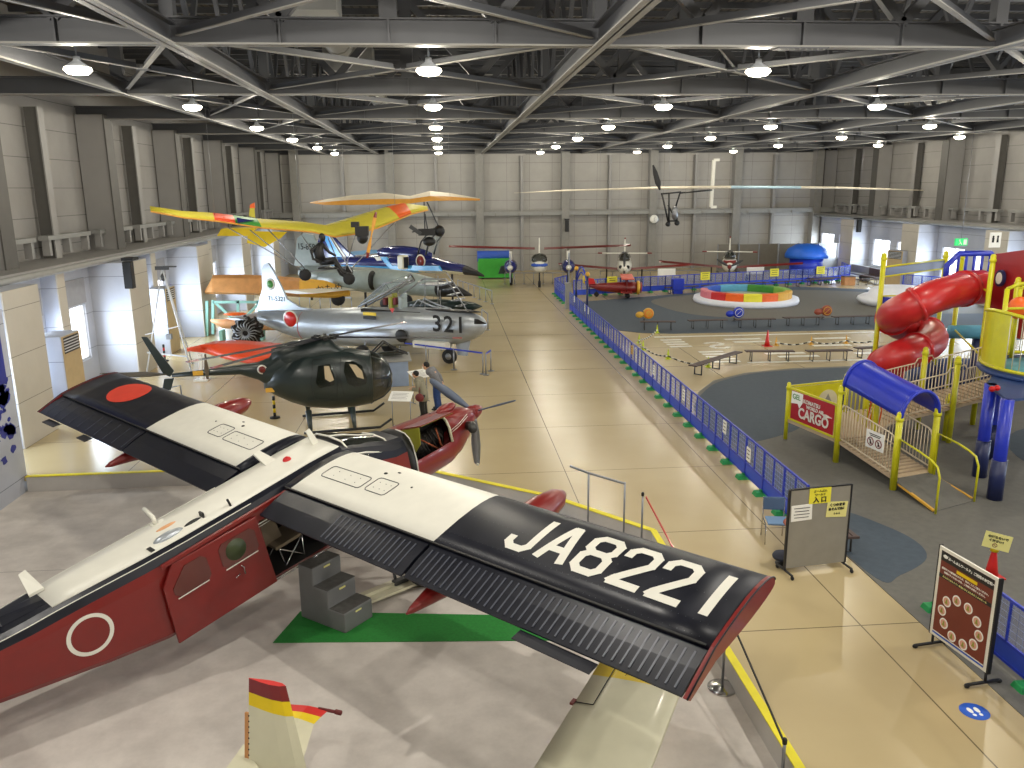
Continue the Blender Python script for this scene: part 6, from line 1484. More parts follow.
for (x0, y0, x1, y1, lab) in ((640, 330, 675, 330, 'brown bench left of three along the front of the ring pool'), (688, 329, 726, 328, 'brown bench second from the left behind the painted track'), (735, 328, 774, 327, 'brown bench with the blue spring rider right behind it'), (783, 326, 822, 325, 'brown bench with the red spring rider behind it'), (832, 325, 872, 324, 'brown bench behind the track beside the tall yellow post'),
        (692, 377, 738, 362, 'slanting brown bench at the front left corner of the painted track'), (745, 361, 793, 361, 'brown bench in front of the painted track, behind the cargo panel'), (806, 361, 850, 360, 'brown bench in front of the track beside the blue roof'), (855, 358, 892, 356, 'brown bench mostly hidden behind the blue tunnel roof'),
        (808, 284, 842, 283, 'brown bench far back beside the end of the back row fence'), (855, 285, 878, 285, 'brown bench far back left of the white basin'), (893, 292, 915, 292, 'brown bench far back behind the red slide')):
    a, b = on(x0, y0, 0), on(x1, y1, 0); bench(a, b, lab, .012 if 39.5 < a.y < 52 or a.y < 30 else 0)
for k in range(4, 14):
    a = V(9.2+k*1.38, 52.55+k*.376, 0)
    if k % 2 == 0: bench(a, a+V(2.4, .65, 0), 'dark brown bench at the foot of the back row fence, %s from the left' % ORD[k//2-2], .012 if k < 5 else 0)
bench(V(7.62, 14.05, 0), V(7.60, 16.1, 0), 'brown bench behind the grey entrance board')

# ------------------------------------------------------------------ grey partition board with notices, table, chair
t = thing('partition_board', 'grey rolling partition board with yellow entrance notice and paper sheets', 'partition board', (6.78, 13.6, 0))
a, b = on(784.5, 574, 0), on(843, 567, 0); d = (b-a).normalized(); X = Matrix.Translation((a+b)/2) @ Matrix.Rotation(math.atan2(d.y, d.x), 4, 'Z'); Lw = (b-a).length; X = X @ Matrix.Identity(4)
mb = MB(X); mb.box((0, 0, .88), (Lw, .04, 1.52)); pb = mb.build('board', 'grey_panel', t)
mb = MB(X)
for s_ in (-1, 1): mb.box((s_*(Lw/2+.015), 0, .88), (.035, .05, 1.56))
mb.beam((-Lw/2, 0, 1.655), (Lw/2, 0, 1.655), .05, .025); mb.build('frame', 'sign_black', t)
for s_ in (-1, 1):
    mb = MB(X); mb.tube([(s_*Lw/2, -.26, .08), (s_*Lw/2, .26, .08)], .022, 8); ft_ = mb.build('foot', 'sign_black', t)
    for y in (-.26, .26): mb = MB(X); mb.ball((s_*Lw/2, y, .04), (.03, .045, .04), 8); mb.build('castor', 'rubber', ft_)
def sheet(x, z, w_, h, m_, nm, rot=0):
    mb = MB(X @ Matrix.Translation((x, -.026, z)) @ Matrix.Rotation(rot, 4, 'Y')); mb.box((0, 0, 0), (w_, .006, h)); return mb.build(nm, m_, pb)
def wl3(body, size, x, z, par, m_='ink', bold=.0, fit=None): return write(body, size, X @ V(x, -.033, z), d, V(0, 0, 1), m_, par, 'lettering', 1, bold, fit)
s1 = sheet(-.02, 1.50, .44, .30, 'sign_yellow', 'entrance_notice'); wl3('ぶーんぶん', .055, -.02, 1.59, s1); wl3('ワールド', .055, -.02, 1.52, s1); wl3('入 口', .12, -.02, 1.42, s1, 'ink', .004)
s2 = sheet(-.37, 1.20, .42, .31, 'paper', 'paper_notice', R(-2)); 
mb = MB(X)
for k in range(4): mb.box((-.37, -.031, 1.29-k*.06), (.32-.03*(k % 2), .004, .012))
tag_stuff(mb.build('print', 'ink', s2))
s3 = sheet(.35, 1.20, .42, .30, 'sign_cream', 'shoe_notice', R(4)); wl3('くつのまま', .065, .35, 1.29, s3, 'ink', .003); wl3('あそんでね！', .06, .35, 1.21, s3, 'ink', .003); wl3('↓↓↓', .06, .35, 1.12, s3)
t = thing('folding_chair', 'blue padded chair with chrome legs beside the blue fence', 'chair', (6.45, 14.95, 0)); Xc = Matrix.Translation((6.5, 14.98, 0)) @ Matrix.Rotation(R(-12), 4, 'Z')
mb = MB(Xc); mb.box((.04, 0, .43), (.42, .40, .05)); mb.build('seat', mat('chair_seat', '6f8fb4', .7), t, bevel=.02)
mb = MB(Xc); mb.box((0, .22, .72), (.42, .04, .28)); mb.build('backrest', 'fabric_blue', t, bevel=.02)
for s_ in (-.21, .21):
    mb = MB(Xc); mb.tube([(s_, .26, 0), (s_, .20, .44), (s_, .24, .84)], .012, 6); mb.build('leg', 'chrome', t)
    mb = MB(Xc); mb.tube([(s_, -.22, 0), (s_, -.17, .42), (s_, .2, .42)], .012, 6); mb.build('leg', 'chrome', t)
t = thing('side_table', 'small red-brown round table half hidden behind the grey board', 'table', (6.72, 14.2, 0))
mb = MB(); mb.lathe((6.78, 14.2, .66), [(.02, 0), (.4, 0), (.42, .015), (.4, .035), (.02, .035)], 24); mb.build('table_top', 'table_red', t)
mb = MB(); mb.tube([(6.7, 14.2, .66), (6.64, 14.2, .3), (6.7, 14.2, .03)], .03, 8); mb.lathe((6.7, 14.2, 0), [(.24, 0), (.24, .02), (.05, .05)], 18); mb.build('table_leg', 'black', t)
t = thing('round_stool', 'low black round stool at the left foot of the grey board', 'stool', (6.25, 13.95, 0))
mb = MB(); mb.lathe((6.27, 13.95, .12), [(.02, 0), (.2, 0), (.21, .04), (.19, .08), (.02, .09)], 20); mb.build('cushion', mat('stool_blue', '1c2438', .6), t)
mb = MB(); mb.tube([(6.27, 13.95, .12), (6.27, 13.95, .02)], .03, 8); mb.lathe((6.27, 13.95, 0), [(.15, 0), (.15, .02), (.03, .03)], 14); mb.build('stool_base', 'black', t)

# ------------------------------------------------------------------ dark red information board on the right
t = thing('information_board', 'dark red framed information board with a ring of round pictures on a black stand', 'information board', (7.6, 10.4, 0))
a, b = on(932, 655, 0.0), on(981, 693, 0.0)
a, b = V(7.38, 10.97, 0), V(7.54, 9.84, 0)
d = (b-a).normalized(); nrm = V(d.y, -d.x, 0); nrm = nrm if nrm.x < 0 else -nrm; Lw = (b-a).length; X = frame_xf((a+b)/2, d, V(0, 0, 1)); 
mb = MB(X); z0, z1 = .22, 1.68; w2 = Lw/2
mb.prism([V(-w2, z0, -.02), V(w2, z0, -.02), V(w2, z1, -.02), V(-w2, z1, -.02)], V(0, 0, .03)); mb_ = mb.build('board', 'white_paint', t, bevel=.004)
mb = MB(X); mb.box((w2+.01, (z0+z1)/2, -.02), (.03, z1-z0+.02, .06)); mb.box((-w2-.01, (z0+z1)/2, -.02), (.02, z1-z0+.02, .06)); mb.build('frame', 'sign_black', t)
for s_ in (-1, 1):
    mb = MB(X); mb.tube([(s_*w2*.94, .2, -.03), (s_*w2*.94, .05, -.03)], .02, 8); mb.tube([(s_*w2*.94, .05, -.27), (s_*w2*.94, .05, .27)], .024, 8); fo = mb.build('foot', 'sign_black', t)
    for z in (-.27, .27): mb = MB(X); mb.ball((s_*w2*.94, .035, z), (.035, .035, .045), 8); mb.build('rubber_end', 'rubber', fo)
e = .06; f0, f1, g0, g1 = -w2+e, w2-e, z0+.05, z1-.05
def flat(nm, m_, x0, x1, y0, y1, par, z=.012, th=.003): mb = MB(X); mb.prism([V(x0, y0, z), V(x1, y0, z), V(x1, y1, z), V(x0, y1, z)], V(0, 0, th)); return mb.build(nm, m_, par)
bd = flat('red_field', 'sign_brown', f0, f1, g0, g1, mb_)
tb = flat('title_band', 'sign_black', f0, f1, g1-.15, g1, bd, .016)
def wi(body, size, x, y, m_, par, bold=0, fit=None): return write(body, size, X @ V(x, y, .021), d, V(0, 0, 1), m_, par, 'lettering', 1, bold, fit)
wi('「ぶーんぶんワールド」ご利用のお客様へ', .05, .06, g1-.075, 'paper', tb, .001, .92)
mb = MB(X); mb.ball((f0+.09, g1-.07, .021), (.05, .03, .002), 10); mb.build('title_mark', 'paper', tb)
yb = flat('yellow_band', 'yellow', -.18, .22, g1-.225, g1-.175, bd, .016)
for k, s_ in enumerate(('施設内での感染防止のため、次のことにご協力ください。', '体調のすぐれない方は、ご利用をお控えください。')): wi(s_, .036, 0, g1-.262-k*.055, 'paper', bd, 0, 1.0)
b2 = flat('black_band', 'sign_black', f0, f1, g1-.42, g1-.36, bd, .016); wi('みんなでまもろう！安全にあそぶための１０のルール', .036, 0, g1-.39, 'sign_cream', b2, 0, 1.0)
for k in range(10):
    ang = PI/2+.3+k*2*PI/10; cx, cy = .37*math.cos(ang), .70+.31*math.sin(ang)
    mb = MB(X); mb.prism([V(cx+.082*math.cos(u), cy+.082*math.sin(u), .016) for u in [2*PI*q/20 for q in range(20)]], V(0, 0, .004)); di = mb.build('picture_disc', 'paper', bd)
    mb = MB(X); mb.prism([V(cx+.062*math.cos(u), cy+.062*math.sin(u), .021) for u in [2*PI*q/20 for q in range(20)]], V(0, 0, .002)); di2 = mb.build('picture', mat('picture_pink', 'cf9a86', .6), di)
    mb = MB(X); mb.ball((cx, cy+.022, .024), (.018, .018, .003), 8); mb.prism([V(cx-.03, cy-.035, .023), V(cx+.03, cy-.035, .023), V(cx+.012, cy+.01, .023), V(cx-.012, cy+.01, .023)], V(0, 0, .003)); mb.build('picture_shape', 'olive', di2)
fb = flat('foot_stripe', 'mid_blue', f0, f1, g0, g0+.03, bd, .016); flat('foot_stripe', 'white_paint', f0, f1, g0+.03, g0+.045, bd, .016)

# traffic cone with a notice behind the board
def cone(p, h, m_, label, grp=None, cat='traffic cone'):
    t = thing('traffic_cone', label, cat, p, grp); r = h*.28
    mb = MB(); mb.lathe(p, [(r*.62, .02), (r*.45, h*.35), (r*.12, h*.95), (r*.08, h)], 18); mb.build('cone', m_, t)
    mb = MB(); mb.box(p+V(0, 0, .012), (r*1.9, r*1.9, .024)); mb.build('base', m_ if h > .3 else 'black', t, bevel=.005)
    return t
p = V(9.82, 13.05, .012); t = cone(p, .66, 'bright_red', 'red traffic cone carrying a cream notice behind the information board')
mb = MB(); mb.ball(p+V(0, 0, .64), (.07, .07, .06), 12); mb.lathe(p+V(0, 0, .5), [(.075, 0), (.06, .08)], 14); mb.build('cone_collar', 'yellow', t)
nr = (V(0, 0, 7)-V(p.x, p.y, 0)); nr = V(-.55, -.8, .15); Xn = frame_xf(p+V(-.03, -.08, .72), V(.9, -.45, -.16), V(.16, 0, 1))
mb = MB(Xn); mb.box((0, 0, 0), (.44, .30, .006)); nb = mb.build('cone_notice', 'sign_cream', t)
xd, yd = V(Xn[0][0], Xn[1][0], Xn[2][0]), V(Xn[0][1], Xn[1][1], Xn[2][1])
write('のぼらないで', .055, Xn @ V(0, .07, .006), xd, yd, 'ink', nb, bold=.002); write('ください！', .055, Xn @ V(0, -.0, .006), xd, yd, 'ink', nb, bold=.002)
mb = MB(Xn); mb.tube([V(-.02+.035*math.cos(u), -.08+.035*math.sin(u), .006) for u in [2*PI*q/14 for q in range(14)]], .005, 5, closed=True); mb.beam((-.045, -.055, .007), (.005, -.105, .007), .007, .004); mb.build('no_entry_mark', 'red_paint', nb)
cone(on(767, 346, 0), .72, 'bright_red', 'red traffic cone standing on the painted track')
for k, (px, py) in enumerate(((657, 333), (639, 343), (643, 350), (668, 359), (708, 367))):
    cone(on(px, py, 0), .42, mat('lime', 'c8d820', .5), 'small lime cone on the beige floor, %s of the chained lime cones' % ('farthest', 'second farthest', 'middle', 'second nearest', 'nearest')[k], 'lime cones by the long fence')
for k, (px, py) in enumerate(((776, 345.5), (811, 344.5), (846, 343.5))):
    cone(on(px, py, 0), .4, 'gold', 'small yellow cone on the painted track, %s of three' % ('leftmost', 'middle', 'rightmost')[k], 'yellow cones on the track')
def chain(pts, label):
    mb = MB(); pts = [V(p) for p in pts]; tot = 0; k = 0
    for a, b in zip(pts[:-1], pts[1:]):
        n = max(2, int((b-a).length/.16))
        for i in range(n):
            p, q = lerp(a, b, i/n), lerp(a, b, (i+1)/n); s_ = lambda u: V(0, 0, -.12*math.sin(PI*u)); mb.tube([p+s_(i/n), q+s_((i+1)/n)], .03, 5, k % 2); k += 1
    tag(mb.build('barrier_chain', ['white_paint', 'black'], origin=pts[0]), label, 'chain')
chain([on(x, y, .36) for x, y in ((657, 330), (639, 340), (643, 347), (668, 356), (708, 364))], 'black and white plastic chain strung between the lime cones')
chain([on(x, y, .34) for x, y in ((776, 342.5), (811, 341.5), (846, 340.5), (878, 339.5))], 'black and white plastic chain across the painted track')
t = thing('floor_sticker', 'round blue footprint sticker on the beige floor', 'floor sticker', on(974.5, 711.5, .001)); c = on(974.5, 711.5, .001)
mb = MB(); mb.lathe(c, [(.003, 0), (.19, 0), (.19, .003), (.003, .003)], 28); stk = mb.build('disc', 'sticker_blue', t)
for s_ in (-1, 1): mb = MB(); mb.ball(c+V(s_*.05, .025, .004), (.035, .065, .002), 12); mb.ball(c+V(s_*.045, -.075, .004), (.027, .03, .002), 10); mb.build('footprint', 'paper', stk)

# ------------------------------------------------------------------ ring pool, basin, spring riders
c = V(18.6, 49.6, .012); t = thing('ring_pool', 'multicoloured padded ring pool on a white base', 'play pool', c)
mb = MB(); mb.lathe(c, [(.1, 0), (3.15, 0), (3.2, .12), (3.15, .32), (2.2, .34), (.1, .34)], 48); mb.build('pool_base', 'pvc_white', t)
for k, m_ in enumerate(('light_green', 'grass_green', 'grass_green', 'sky_blue', 'sky_blue', 'mid_blue', 'mid_blue', 'pink', 'pink', 'bright_red', 'plastic_orange', 'sign_yellow', 'plastic_orange', 'gold', 'gold', 'light_green')):
    a0 = 2*PI*k/16; rr = []
    for i in range(5):
        u = a0+2*PI/16*i/4*.985; e_ = V(math.cos(u), math.sin(u), 0); rr.append([c+e_*r+V(0, 0, z) for r, z in ((2.75, .33), (2.75, .72), (2.7, .78), (2.35, .78), (2.3, .72), (2.3, .33))])
    mb = MB(); mb.loft(rr, 0, True, smooth=False); mb.build('padded_segment', m_, t)
mb = MB(); mb.lathe(c+V(0, 0, .345), [(.05, 0), (2.3, 0), (2.3, .02), (.05, .03)], 40); mb.build('pool_mat', 'cream', t)
c = V(27.3, 47.2, .012); t = thing('round_basin', 'white round play basin half hidden by the tall yellow post', 'play basin', c)
mb = MB(); mb.lathe(c, [(.1, 0), (2.2, 0), (2.45, .25), (2.4, .4), (2.2, .5), (1.9, .52), (1.7, .9), (1.2, 1.05), (.1, 1.1)], 40); mb.build('basin', 'pvc_white', t)
def rider(px, py, m_, label, ring='white_paint'):
    p = on(px, py, .012); t = thing('spring_rider', label, 'spring rider', p); g_ = MB.__init__; K = Matrix.Translation(p) @ Matrix.Scale(.58, 4) @ Matrix.Translation(-p); MB.__init__ = lambda s, xf=None: g_(s, K)
    mb = MB(); mb.tube([p+V(.09*math.cos(u), .09*math.sin(u), .03+u*.012) for u in [k*.6 for k in range(42)]], .022, 5); mb.build('spring', 'dark_grey', t)
    mb = MB(); mb.lathe(p, [(.22, 0), (.22, .03), (.05, .04)], 16); mb.build('spring_plate', 'dark_grey', t)
    mb = MB(); q = p+V(0, 0, .68); mb.ball(q+V(-.42, 0, 0), (.4, .18, .3), 14); mb.ball(q, (.55, .16, .2), 14); mb.lathe(q+V(.38, -.16, .1), [(.02, 0), (.46, 0), (.5, .06), (.5, .26), (.46, .32), (.02, .32)], 22, axis='Y'); bd_ = mb.build('rider_body', m_, t)
    mb = MB(); mb.tube([q+V(.38+.36*math.cos(u), -.18, .1+.36*math.sin(u)) for u in [2*PI*k/18 for k in range(18)]], .03, 6, closed=True); mb.beam(q+V(.15, -.19, -.12), q+V(.6, -.19, .3), .06, .02); mb.build('rider_ring', ring, bd_)
    mb = MB(); mb.tube([q+V(-.1, -.3, .28), q+V(-.1, .3, .28)], .025, 6); mb.build('handle', 'black', bd_); MB.__init__ = g_
rider(644, 322, 'gold', 'orange-yellow spring rider on the slate surface behind the benches', 'plastic_orange')
rider(734, 321, 'fence_blue', 'blue and white spring rider in front of the ring pool')
rider(822, 319, 'table_red', 'red-brown spring rider right of the blue one', 'gold')
# red biplane toy
p = on(618, 297, .012); t = thing('biplane_toy', 'red ride-on biplane toy by the back row fence', 'ride-on toy', p); X = TRS(p, R(-10))
mb = MB(X); rr = []
for x, r_, z in ((-1.9, .1, .75), (-1.2, .25, .65), (0, .36, .62), (.9, .38, .62), (1.2, .36, .62)): rr.append([V(x, r_*math.cos(u), z+r_*math.sin(u)) for u in [2*PI*k/14 for k in range(14)]])
mb.loft(rr, 0, True); bo = mb.build('fuselage', 'red_paint', t)
mb = MB(X); mb.box((.55, 0, 1.32), (.8, 3.0, .08)); mb.build('upper_wing', mat('salmon', 'd8604c', .5), t, bevel=.03)
mb = MB(X); mb.box((.5, 0, .42), (.75, 2.6, .08)); mb.build('lower_wing', 'red_paint', t, bevel=.03)
for y in (-1.0, -.3, .3, 1.0): mb = MB(X); mb.tube([(.5, y, .42), (.55, y, 1.3)], .03, 6); mb.build('strut', 'bag_red', t)
mb = MB(X); mb.prism([V(-1.9, 0, .7), V(-1.4, 0, .7), V(-1.6, 0, 1.2), V(-2.0, 0, 1.25)], V(0, .06, 0)); mb.build('tail_fin', 'bright_red', t)
mb = MB(X); mb.lathe((1.2, 0, .62), [(.42, 0), (.46, .08), (.4, .2), (.1, .24)], 18, axis='X'); mb.build('engine_ring', 'gold', t)
mb = MB(X); mb.lathe((1.45, 0, .62), [(.02, .1), (.36, .05), (.36, 0), (.02, 0)], 18, axis='X'); mb.build('nose_disc', mat('nose_red', 'a83a34', .5), t)
for x, y in ((.6, -.6), (.6, .6), (-1.4, 0)): mb = MB(X); mb.lathe((x, y, .16), [(.03, -.07), (.15, -.06), (.16, .06), (.03, .07)], 12, axis='Y'); mb.tube([(x, y, .16), (x, y*.5, .4)], .03, 6); mb.build('wheel', 'rubber', t)
p = on(676, 293, 0); t = tag(MB().box(p+V(0, -.3, .6), (.75, .6, .7)).box(p+V(0, -.3, .97), (.8, .66, .06)).box(p+V(0, -.3, .13), (.6, .5, .26)).build('storage_box', 'fence_blue', bevel=.03, origin=p), 'blue storage box standing against the back row fence', 'box')
# folding screens, blue dome, far right
for k in range(6):
    x = 23.6+k*1.72; y = 67.6-(k % 2)*.25; t = thing('folding_screen', 'grey-brown folding screen panel beside the blue dome, %s from the left' % ('first', 'second', 'third', 'fourth', 'fifth', 'sixth')[k], 'screen', (x, y, 0), 'screens behind the right play fence')
    mb = MB(); mb.box((x, y, 1.2), (1.7, .06, 2.2)); mb.build('screen_panel', mat('screen_grey', '6e695e', .7) if k < 5 else 'duct', t, bevel=.01)
    mb = MB(); mb.box((x-.85, y, 1.2), (.05, .08, 2.3)); mb.box((x+.85, y, 1.2), (.05, .08, 2.3)); mb.build('screen_frame', 'steel', t)
    for dx in (-.8, .8): mb = MB(); mb.beam((x+dx, y-.3, .05), (x+dx, y+.3, .05), .06, .06); mb.build('screen_foot', 'dark_grey', t)
p = V(29.4, 65.3, 0); t = thing('play_dome', 'bright blue dome-roofed play tent at the far right corner', 'play tent', p)
mb = MB(); mb.lathe(p, [(1.7, 1.3), (1.7, 1.6), (1.5, 2.0), (.9, 2.35), (.02, 2.45)], 20); mb.build('dome_roof', mat('dome_blue', '2468d8', .5), t)
mb = MB(); mb.lathe(p, [(1.35, 0), (1.4, 1.3), (1.2, 1.3), (.1, 1.25)], 8); mb.build('dome_wall', 'fence_blue', t)
p = V(29.0, 57.2, 0); t = thing('wooden_crate', 'small brown wooden box on the floor at the right end of the back fence', 'box', p)
mb = MB(); mb.box(p+V(0, 0, .3), (.8, .6, .6)); mb.build('crate', 'wood', t, bevel=.02)
mb = MB(); mb.box(p+V(0, 0, .62), (.86, .66, .05)); mb.build('lid', 'bench_brown', t)
for px, py, lab in ((855, 272, 'grey sofa bench under the right wall windows'), (875, 277, 'brown low bench by the right wall pier')):
    p = on(px, py, 0); p = p*(31.5/p.x) if p.x > 31.5 else p; p.z = 0; t = thing('wall_bench', lab, 'bench', p)
    mb = MB(); mb.box(p+V(0, 0, .42), (.7, 3.0, .12)); mb.build('seat', 'bench_brown' if px == 875 else 'duct', t, bevel=.02)
    mb = MB(); mb.box(p+V(.35, 0, .7), (.12, 3.0, .6)); mb.build('backrest', 'bench_brown' if px == 875 else 'duct', t, bevel=.02)
    for dy in (-1.3, 1.3): mb = MB(); mb.box(p+V(0, dy, .18), (.6, .1, .36)); mb.build('leg', 'dark_grey', t)

# ------------------------------------------------------------------ climbing frame
CF = thing('climbing_frame', 'large climbing frame with cargo deck, blue tunnel roof, slatted bridge and red tube slide', 'climbing frame', (11.5, 19.5, .012))
def ypost(x, y, h, r=.075, z0=.0, name='post', m_='play_yellow'):
    mb = MB(); mb.tube([(x, y, z0), (x, y, h)], r, 14); mb.ball((x, y, h), (r, r, r*.9), 12); po = mb.build(name, m_, CF)
    mb = MB()
    for z in (h-.16,): mb.lathe((x, y, z), [(r+.015, 0), (r+.02, .02), (r+.02, .06), (r+.015, .08)], 14)
    mb.build('collar', m_, po); return po
PL, PR_ = (9.5, 21.6), (9.98, 19.52); FL, FR = (10.38, 17.46), (11.5, 17.8)
BL, BR = (11.4, 22.1), (11.12, 19.8)
ypost(*PL, 1.62, .055); ypost(*PR_, 2.0); ypost(*FL, 1.85); ypost(*FR, 1.85, z0=.02); ypost(*BR, 2.1); ypost(BL[0], BL[1], 1.7, .055)
# cargo deck
mb = MB(); mb.prism([(*PL, .52), (*PR_, .52), (*BR, .52), (*BL, .52)], (0, 0, .1)); mb.build('cargo_deck', 'deck_tan', CF)
def rail_box(a, b, z0, z1, w_=.05, m_='play_yellow', name='panel_frame', par=None, n=0):
    mb = MB(); a, b = V(*a, 0), V(*b, 0)
    for z in (z0, z1): mb.beam(a+V(0, 0, z), b+V(0, 0, z), w_, w_)
    for q in (a, b): mb.beam(q+V(0, 0, z0), q+V(0, 0, z1), w_, w_, up=(1, 0, 0))
    return mb.build(name, m_, par or CF, bevel=.008)
fr_ = rail_box((PL[0]+.02, PL[1]-.05), (PR_[0]-.03, PR_[1]+.12), .64, 1.52)
a, b = V(PL[0]+.01, PL[1]-.05, 0), V(PR_[0]-.03, PR_[1]+.12, 0); dd = (b-a).normalized()
mb = MB(); mb.beam(a+dd*.12+V(0, 0, 1.08), b-dd*.08+V(0, 0, 1.08), .02, .80); cp = mb.build('cargo_panel', mat('cargo_red', 'a81820', .4), fr_)
Xp = frame_xf(a+V(-.018, 0, 0), dd, V(0, 0, 1)); o_ = lambda u, z: Xp @ V(u, z, .006)
write('CARGO', .40, o_(1.10, .92), dd, V(0, 0, 1), 'white_paint', cp, 'cargo_lettering', 1.0, .012, 1.25)
write('KOMATSU', .15, o_(1.0, 1.29), dd, V(0, 0, 1), 'white_paint', cp, 'cargo_lettering', 1.0, .004); write('WORLD AIR', .13, o_(1.15, 1.16), dd, V(0, 0, 1), 'white_paint', cp, 'cargo_lettering', 1.0, .004)
mb = MB(Xp)
mb.prism([V(u, z, .0) for u, z in ((.14, 1.47), (.62, 1.47), (.62, 1.22), (.5, 1.05), (.42, 1.16), (.14, 1.12))], V(0, 0, .008)); wp = mb.build('white_corner', 'paper', cp)
write('GEL', .2, o_(.36, 1.33)-V(.004, 0, 0), dd, V(0, 0, 1), 'grass_green', wp, 'corner_lettering', 1.0, .003)
mb = MB(Xp); mb.prism([V(u, z, .0) for u, z in ((1.42, 1.13), (1.6, 1.16), (1.85, 1.12), (1.62, 1.08), (1.56, 1.0), (1.54, 1.07))], V(0, 0, .009)); mb.build('plane_mark', 'white_paint', cp)
# yellow back panel with round holes
fr2 = rail_box((PL[0]+.05, PL[1]+.02), (BL[0], BL[1]), .64, 1.55)
a, b = V(*PL, 0), V(*BL, 0); dd2 = (b-a).normalized(); Xb = frame_xf(a, dd2, V(0, 0, 1))
mb = MB(Xb); Lb = (b-a).length; mb.box((Lb/2, 1.08, 0), (Lb-.1, .86, .03)); pn = mb.build('back_panel', 'play_yellow', fr2)
for u, r_ in ((.55, .26), (1.35, .34)):
    mb = MB(Xb); mb.prism([V(u+r_*math.cos(q), 1.0+r_*math.sin(q), .016) for q in [2*PI*k/24 for k in range(24)]], V(0, 0, .006)); hl_ = mb.build('porthole', 'cream' if u > 1 else 'dark_grey', pn)
    if u > 1: mb = MB(Xb); mb.prism([V(u-.2, .86, .024), V(u+.2, .86, .024), V(u, 1.22, .024)], V(0, 0, .008)); mb.prism([V(u-.1, .9, .034), V(u+.1, .9, .034), V(u, 1.1, .034)], V(0, 0, .006)); mb.build('hazard_mark', 'duct', hl_)
# barred rail in front of tunnel interior (orange net)
mb = MB(); a, b = V(*BL, 0), V(*BR, 0)
for k in range(7): q = lerp(a, b, .1+k*.13); mb.tube([q+V(0, 0, .65), q+V(0, 0, 1.6)], .018, 6)
mb.build('yellow_bars', 'play_yellow', CF)
mb = MB()
for k in range(5): q = lerp(a, b, .5+k*.08)+V(.25, 0, 0); mb.tube([q+V(0, 0, .7), q+V(.1, .05, 1.15), q+V(-.1, 0, 1.6)], .02, 6)
mb.build('orange_net', 'plastic_orange', CF)
# ramp with rails
zA, zB = .60, .30
mb = MB(); mb.prism([(*PR_, zA), (*BR, zA), (*FR, zB), (*FL, zB)], (0, 0, -.07)); rp = mb.build('ramp_deck', 'deck_tan', CF)
mb = MB()
for k in range(14):
    u = k/14; a, b = lerp(V(*PR_, zA), V(*FL, zB), u), lerp(V(*BR, zA), V(*FR, zB), u); mb.beam(a+V(0, 0, .012), b+V(0, 0, .012), .05, .02)
mb.build('ramp_slats', mat('slat_tan', '9c8a70', .7), rp)
def barred(a, b, za, zb, h, name='rail', n=None, step=.115, m_='rail_cream', hump=None):
    a, b = V(*a, za), V(*b, zb); L_ = (b-a).length; n = n or int(L_/step); up = V(0, 0, 1); mb = MB()
    d = (b-a).normalized(); a2, b2 = a+d*.1, b-d*.1
    tp_ = [a2+up*(h-.14), a2+d*.05+up*(h-.02), a2+d*.15+up*h, b2-d*.15+up*h, b2-d*.05+up*(h-.02), b2+up*(h-.14)]
    if hump: tp_ = [a2+up*(h+.12), a2+d*.12+up*(h+.12), a2+d*.2+up*h]+[b2-d*.2+up*h, b2-d*.12+up*(h+.12), b2+up*(h+.12)]
    mb.tube(tp_, .02, 6); mb.tube([a2+up*.1, b2+up*.1], .02, 6); rl = mb.build(name, m_, CF)
    mb = MB()
    for k in range(n+1): q = lerp(a2, b2, k/n); mb.tube([q+up*.1, q+up*(h-.01)], .012, 6)
    tag_bars = mb.build('bars', m_, rl); return rl
barred(PR_, FL, zA, zB, 1.0); barred(BR, FR, zA, zB, 1.0)
mid = lerp(V(*PR_, zA), V(*FL, zB), .68)+V(-.05, 0, .62); dr_ = (V(*FL, 0)-V(*PR_, 0)).normalized(); Xs = frame_xf(mid, dr_, V(0, 0, 1))
mb = MB(Xs); mb.box((0, 0, 0), (.62, .44, .012)); sg_ = mb.build('warning_sign', 'paper', CF)
for u in (-.14, .14):
    mb = MB(Xs); mb.tube([V(u+.1*math.cos(q), -.05+.1*math.sin(q), .01) for q in [2*PI*k/18 for k in range(18)]], .012, 6, closed=True); mb.beam((u-.07, .02, .01), (u+.07, -.12, .01), .018, .008); mg = mb.build('ban_mark', 'red_paint', sg_)
    mb = MB(Xs); mb.ball((u, -.02, .012), (.02, .02, .004), 8); mb.box((u, -.08, .012), (.04, .07, .006)); mb.build('ban_figure', 'ink', mg)
mb = MB(Xs); mb.box((0, .14, .008), (.4, .02, .004)); mb.box((0, .10, .008), (.34, .02, .004)); tag_stuff(mb.build('print', 'ink', sg_))
# steel handrails at the foot of the ramp
for F_, E_ in ((FL, (10.52, 15.95)), (FR, (11.8, 16.55))):
    f, e_ = V(*F_, 0), V(*E_, 0); d = (e_-f).normalized(); f2 = f+d*.1
    mb = MB(); mb.tube([f2+V(0, 0, .05), f2+V(0, 0, 1.28), lerp(f2, e_, .5)+V(0, 0, 1.2), e_-d*.3+V(0, 0, 1.13), e_-d*.1+V(0, 0, 1.05), e_+V(0, 0, .85), e_+V(0, 0, 0)], .026, 8); mb.build('handrail', 'play_yellow', CF)
    mb = MB(); mb.beam(f+d*.15+V(.03, 0, .2), e_-d*.1+V(.03, 0, .05), .05, .05); mb.build('edge_strip', 'gold', CF)
mb = MB(); mb.prism([V(*FL, .28), V(*FR, .28), V(11.88, 16.6, .03), V(10.55, 16.05, .03)], V(0, 0, -.03)); mb.build('entry_ramp', 'rubber_grey', CF)
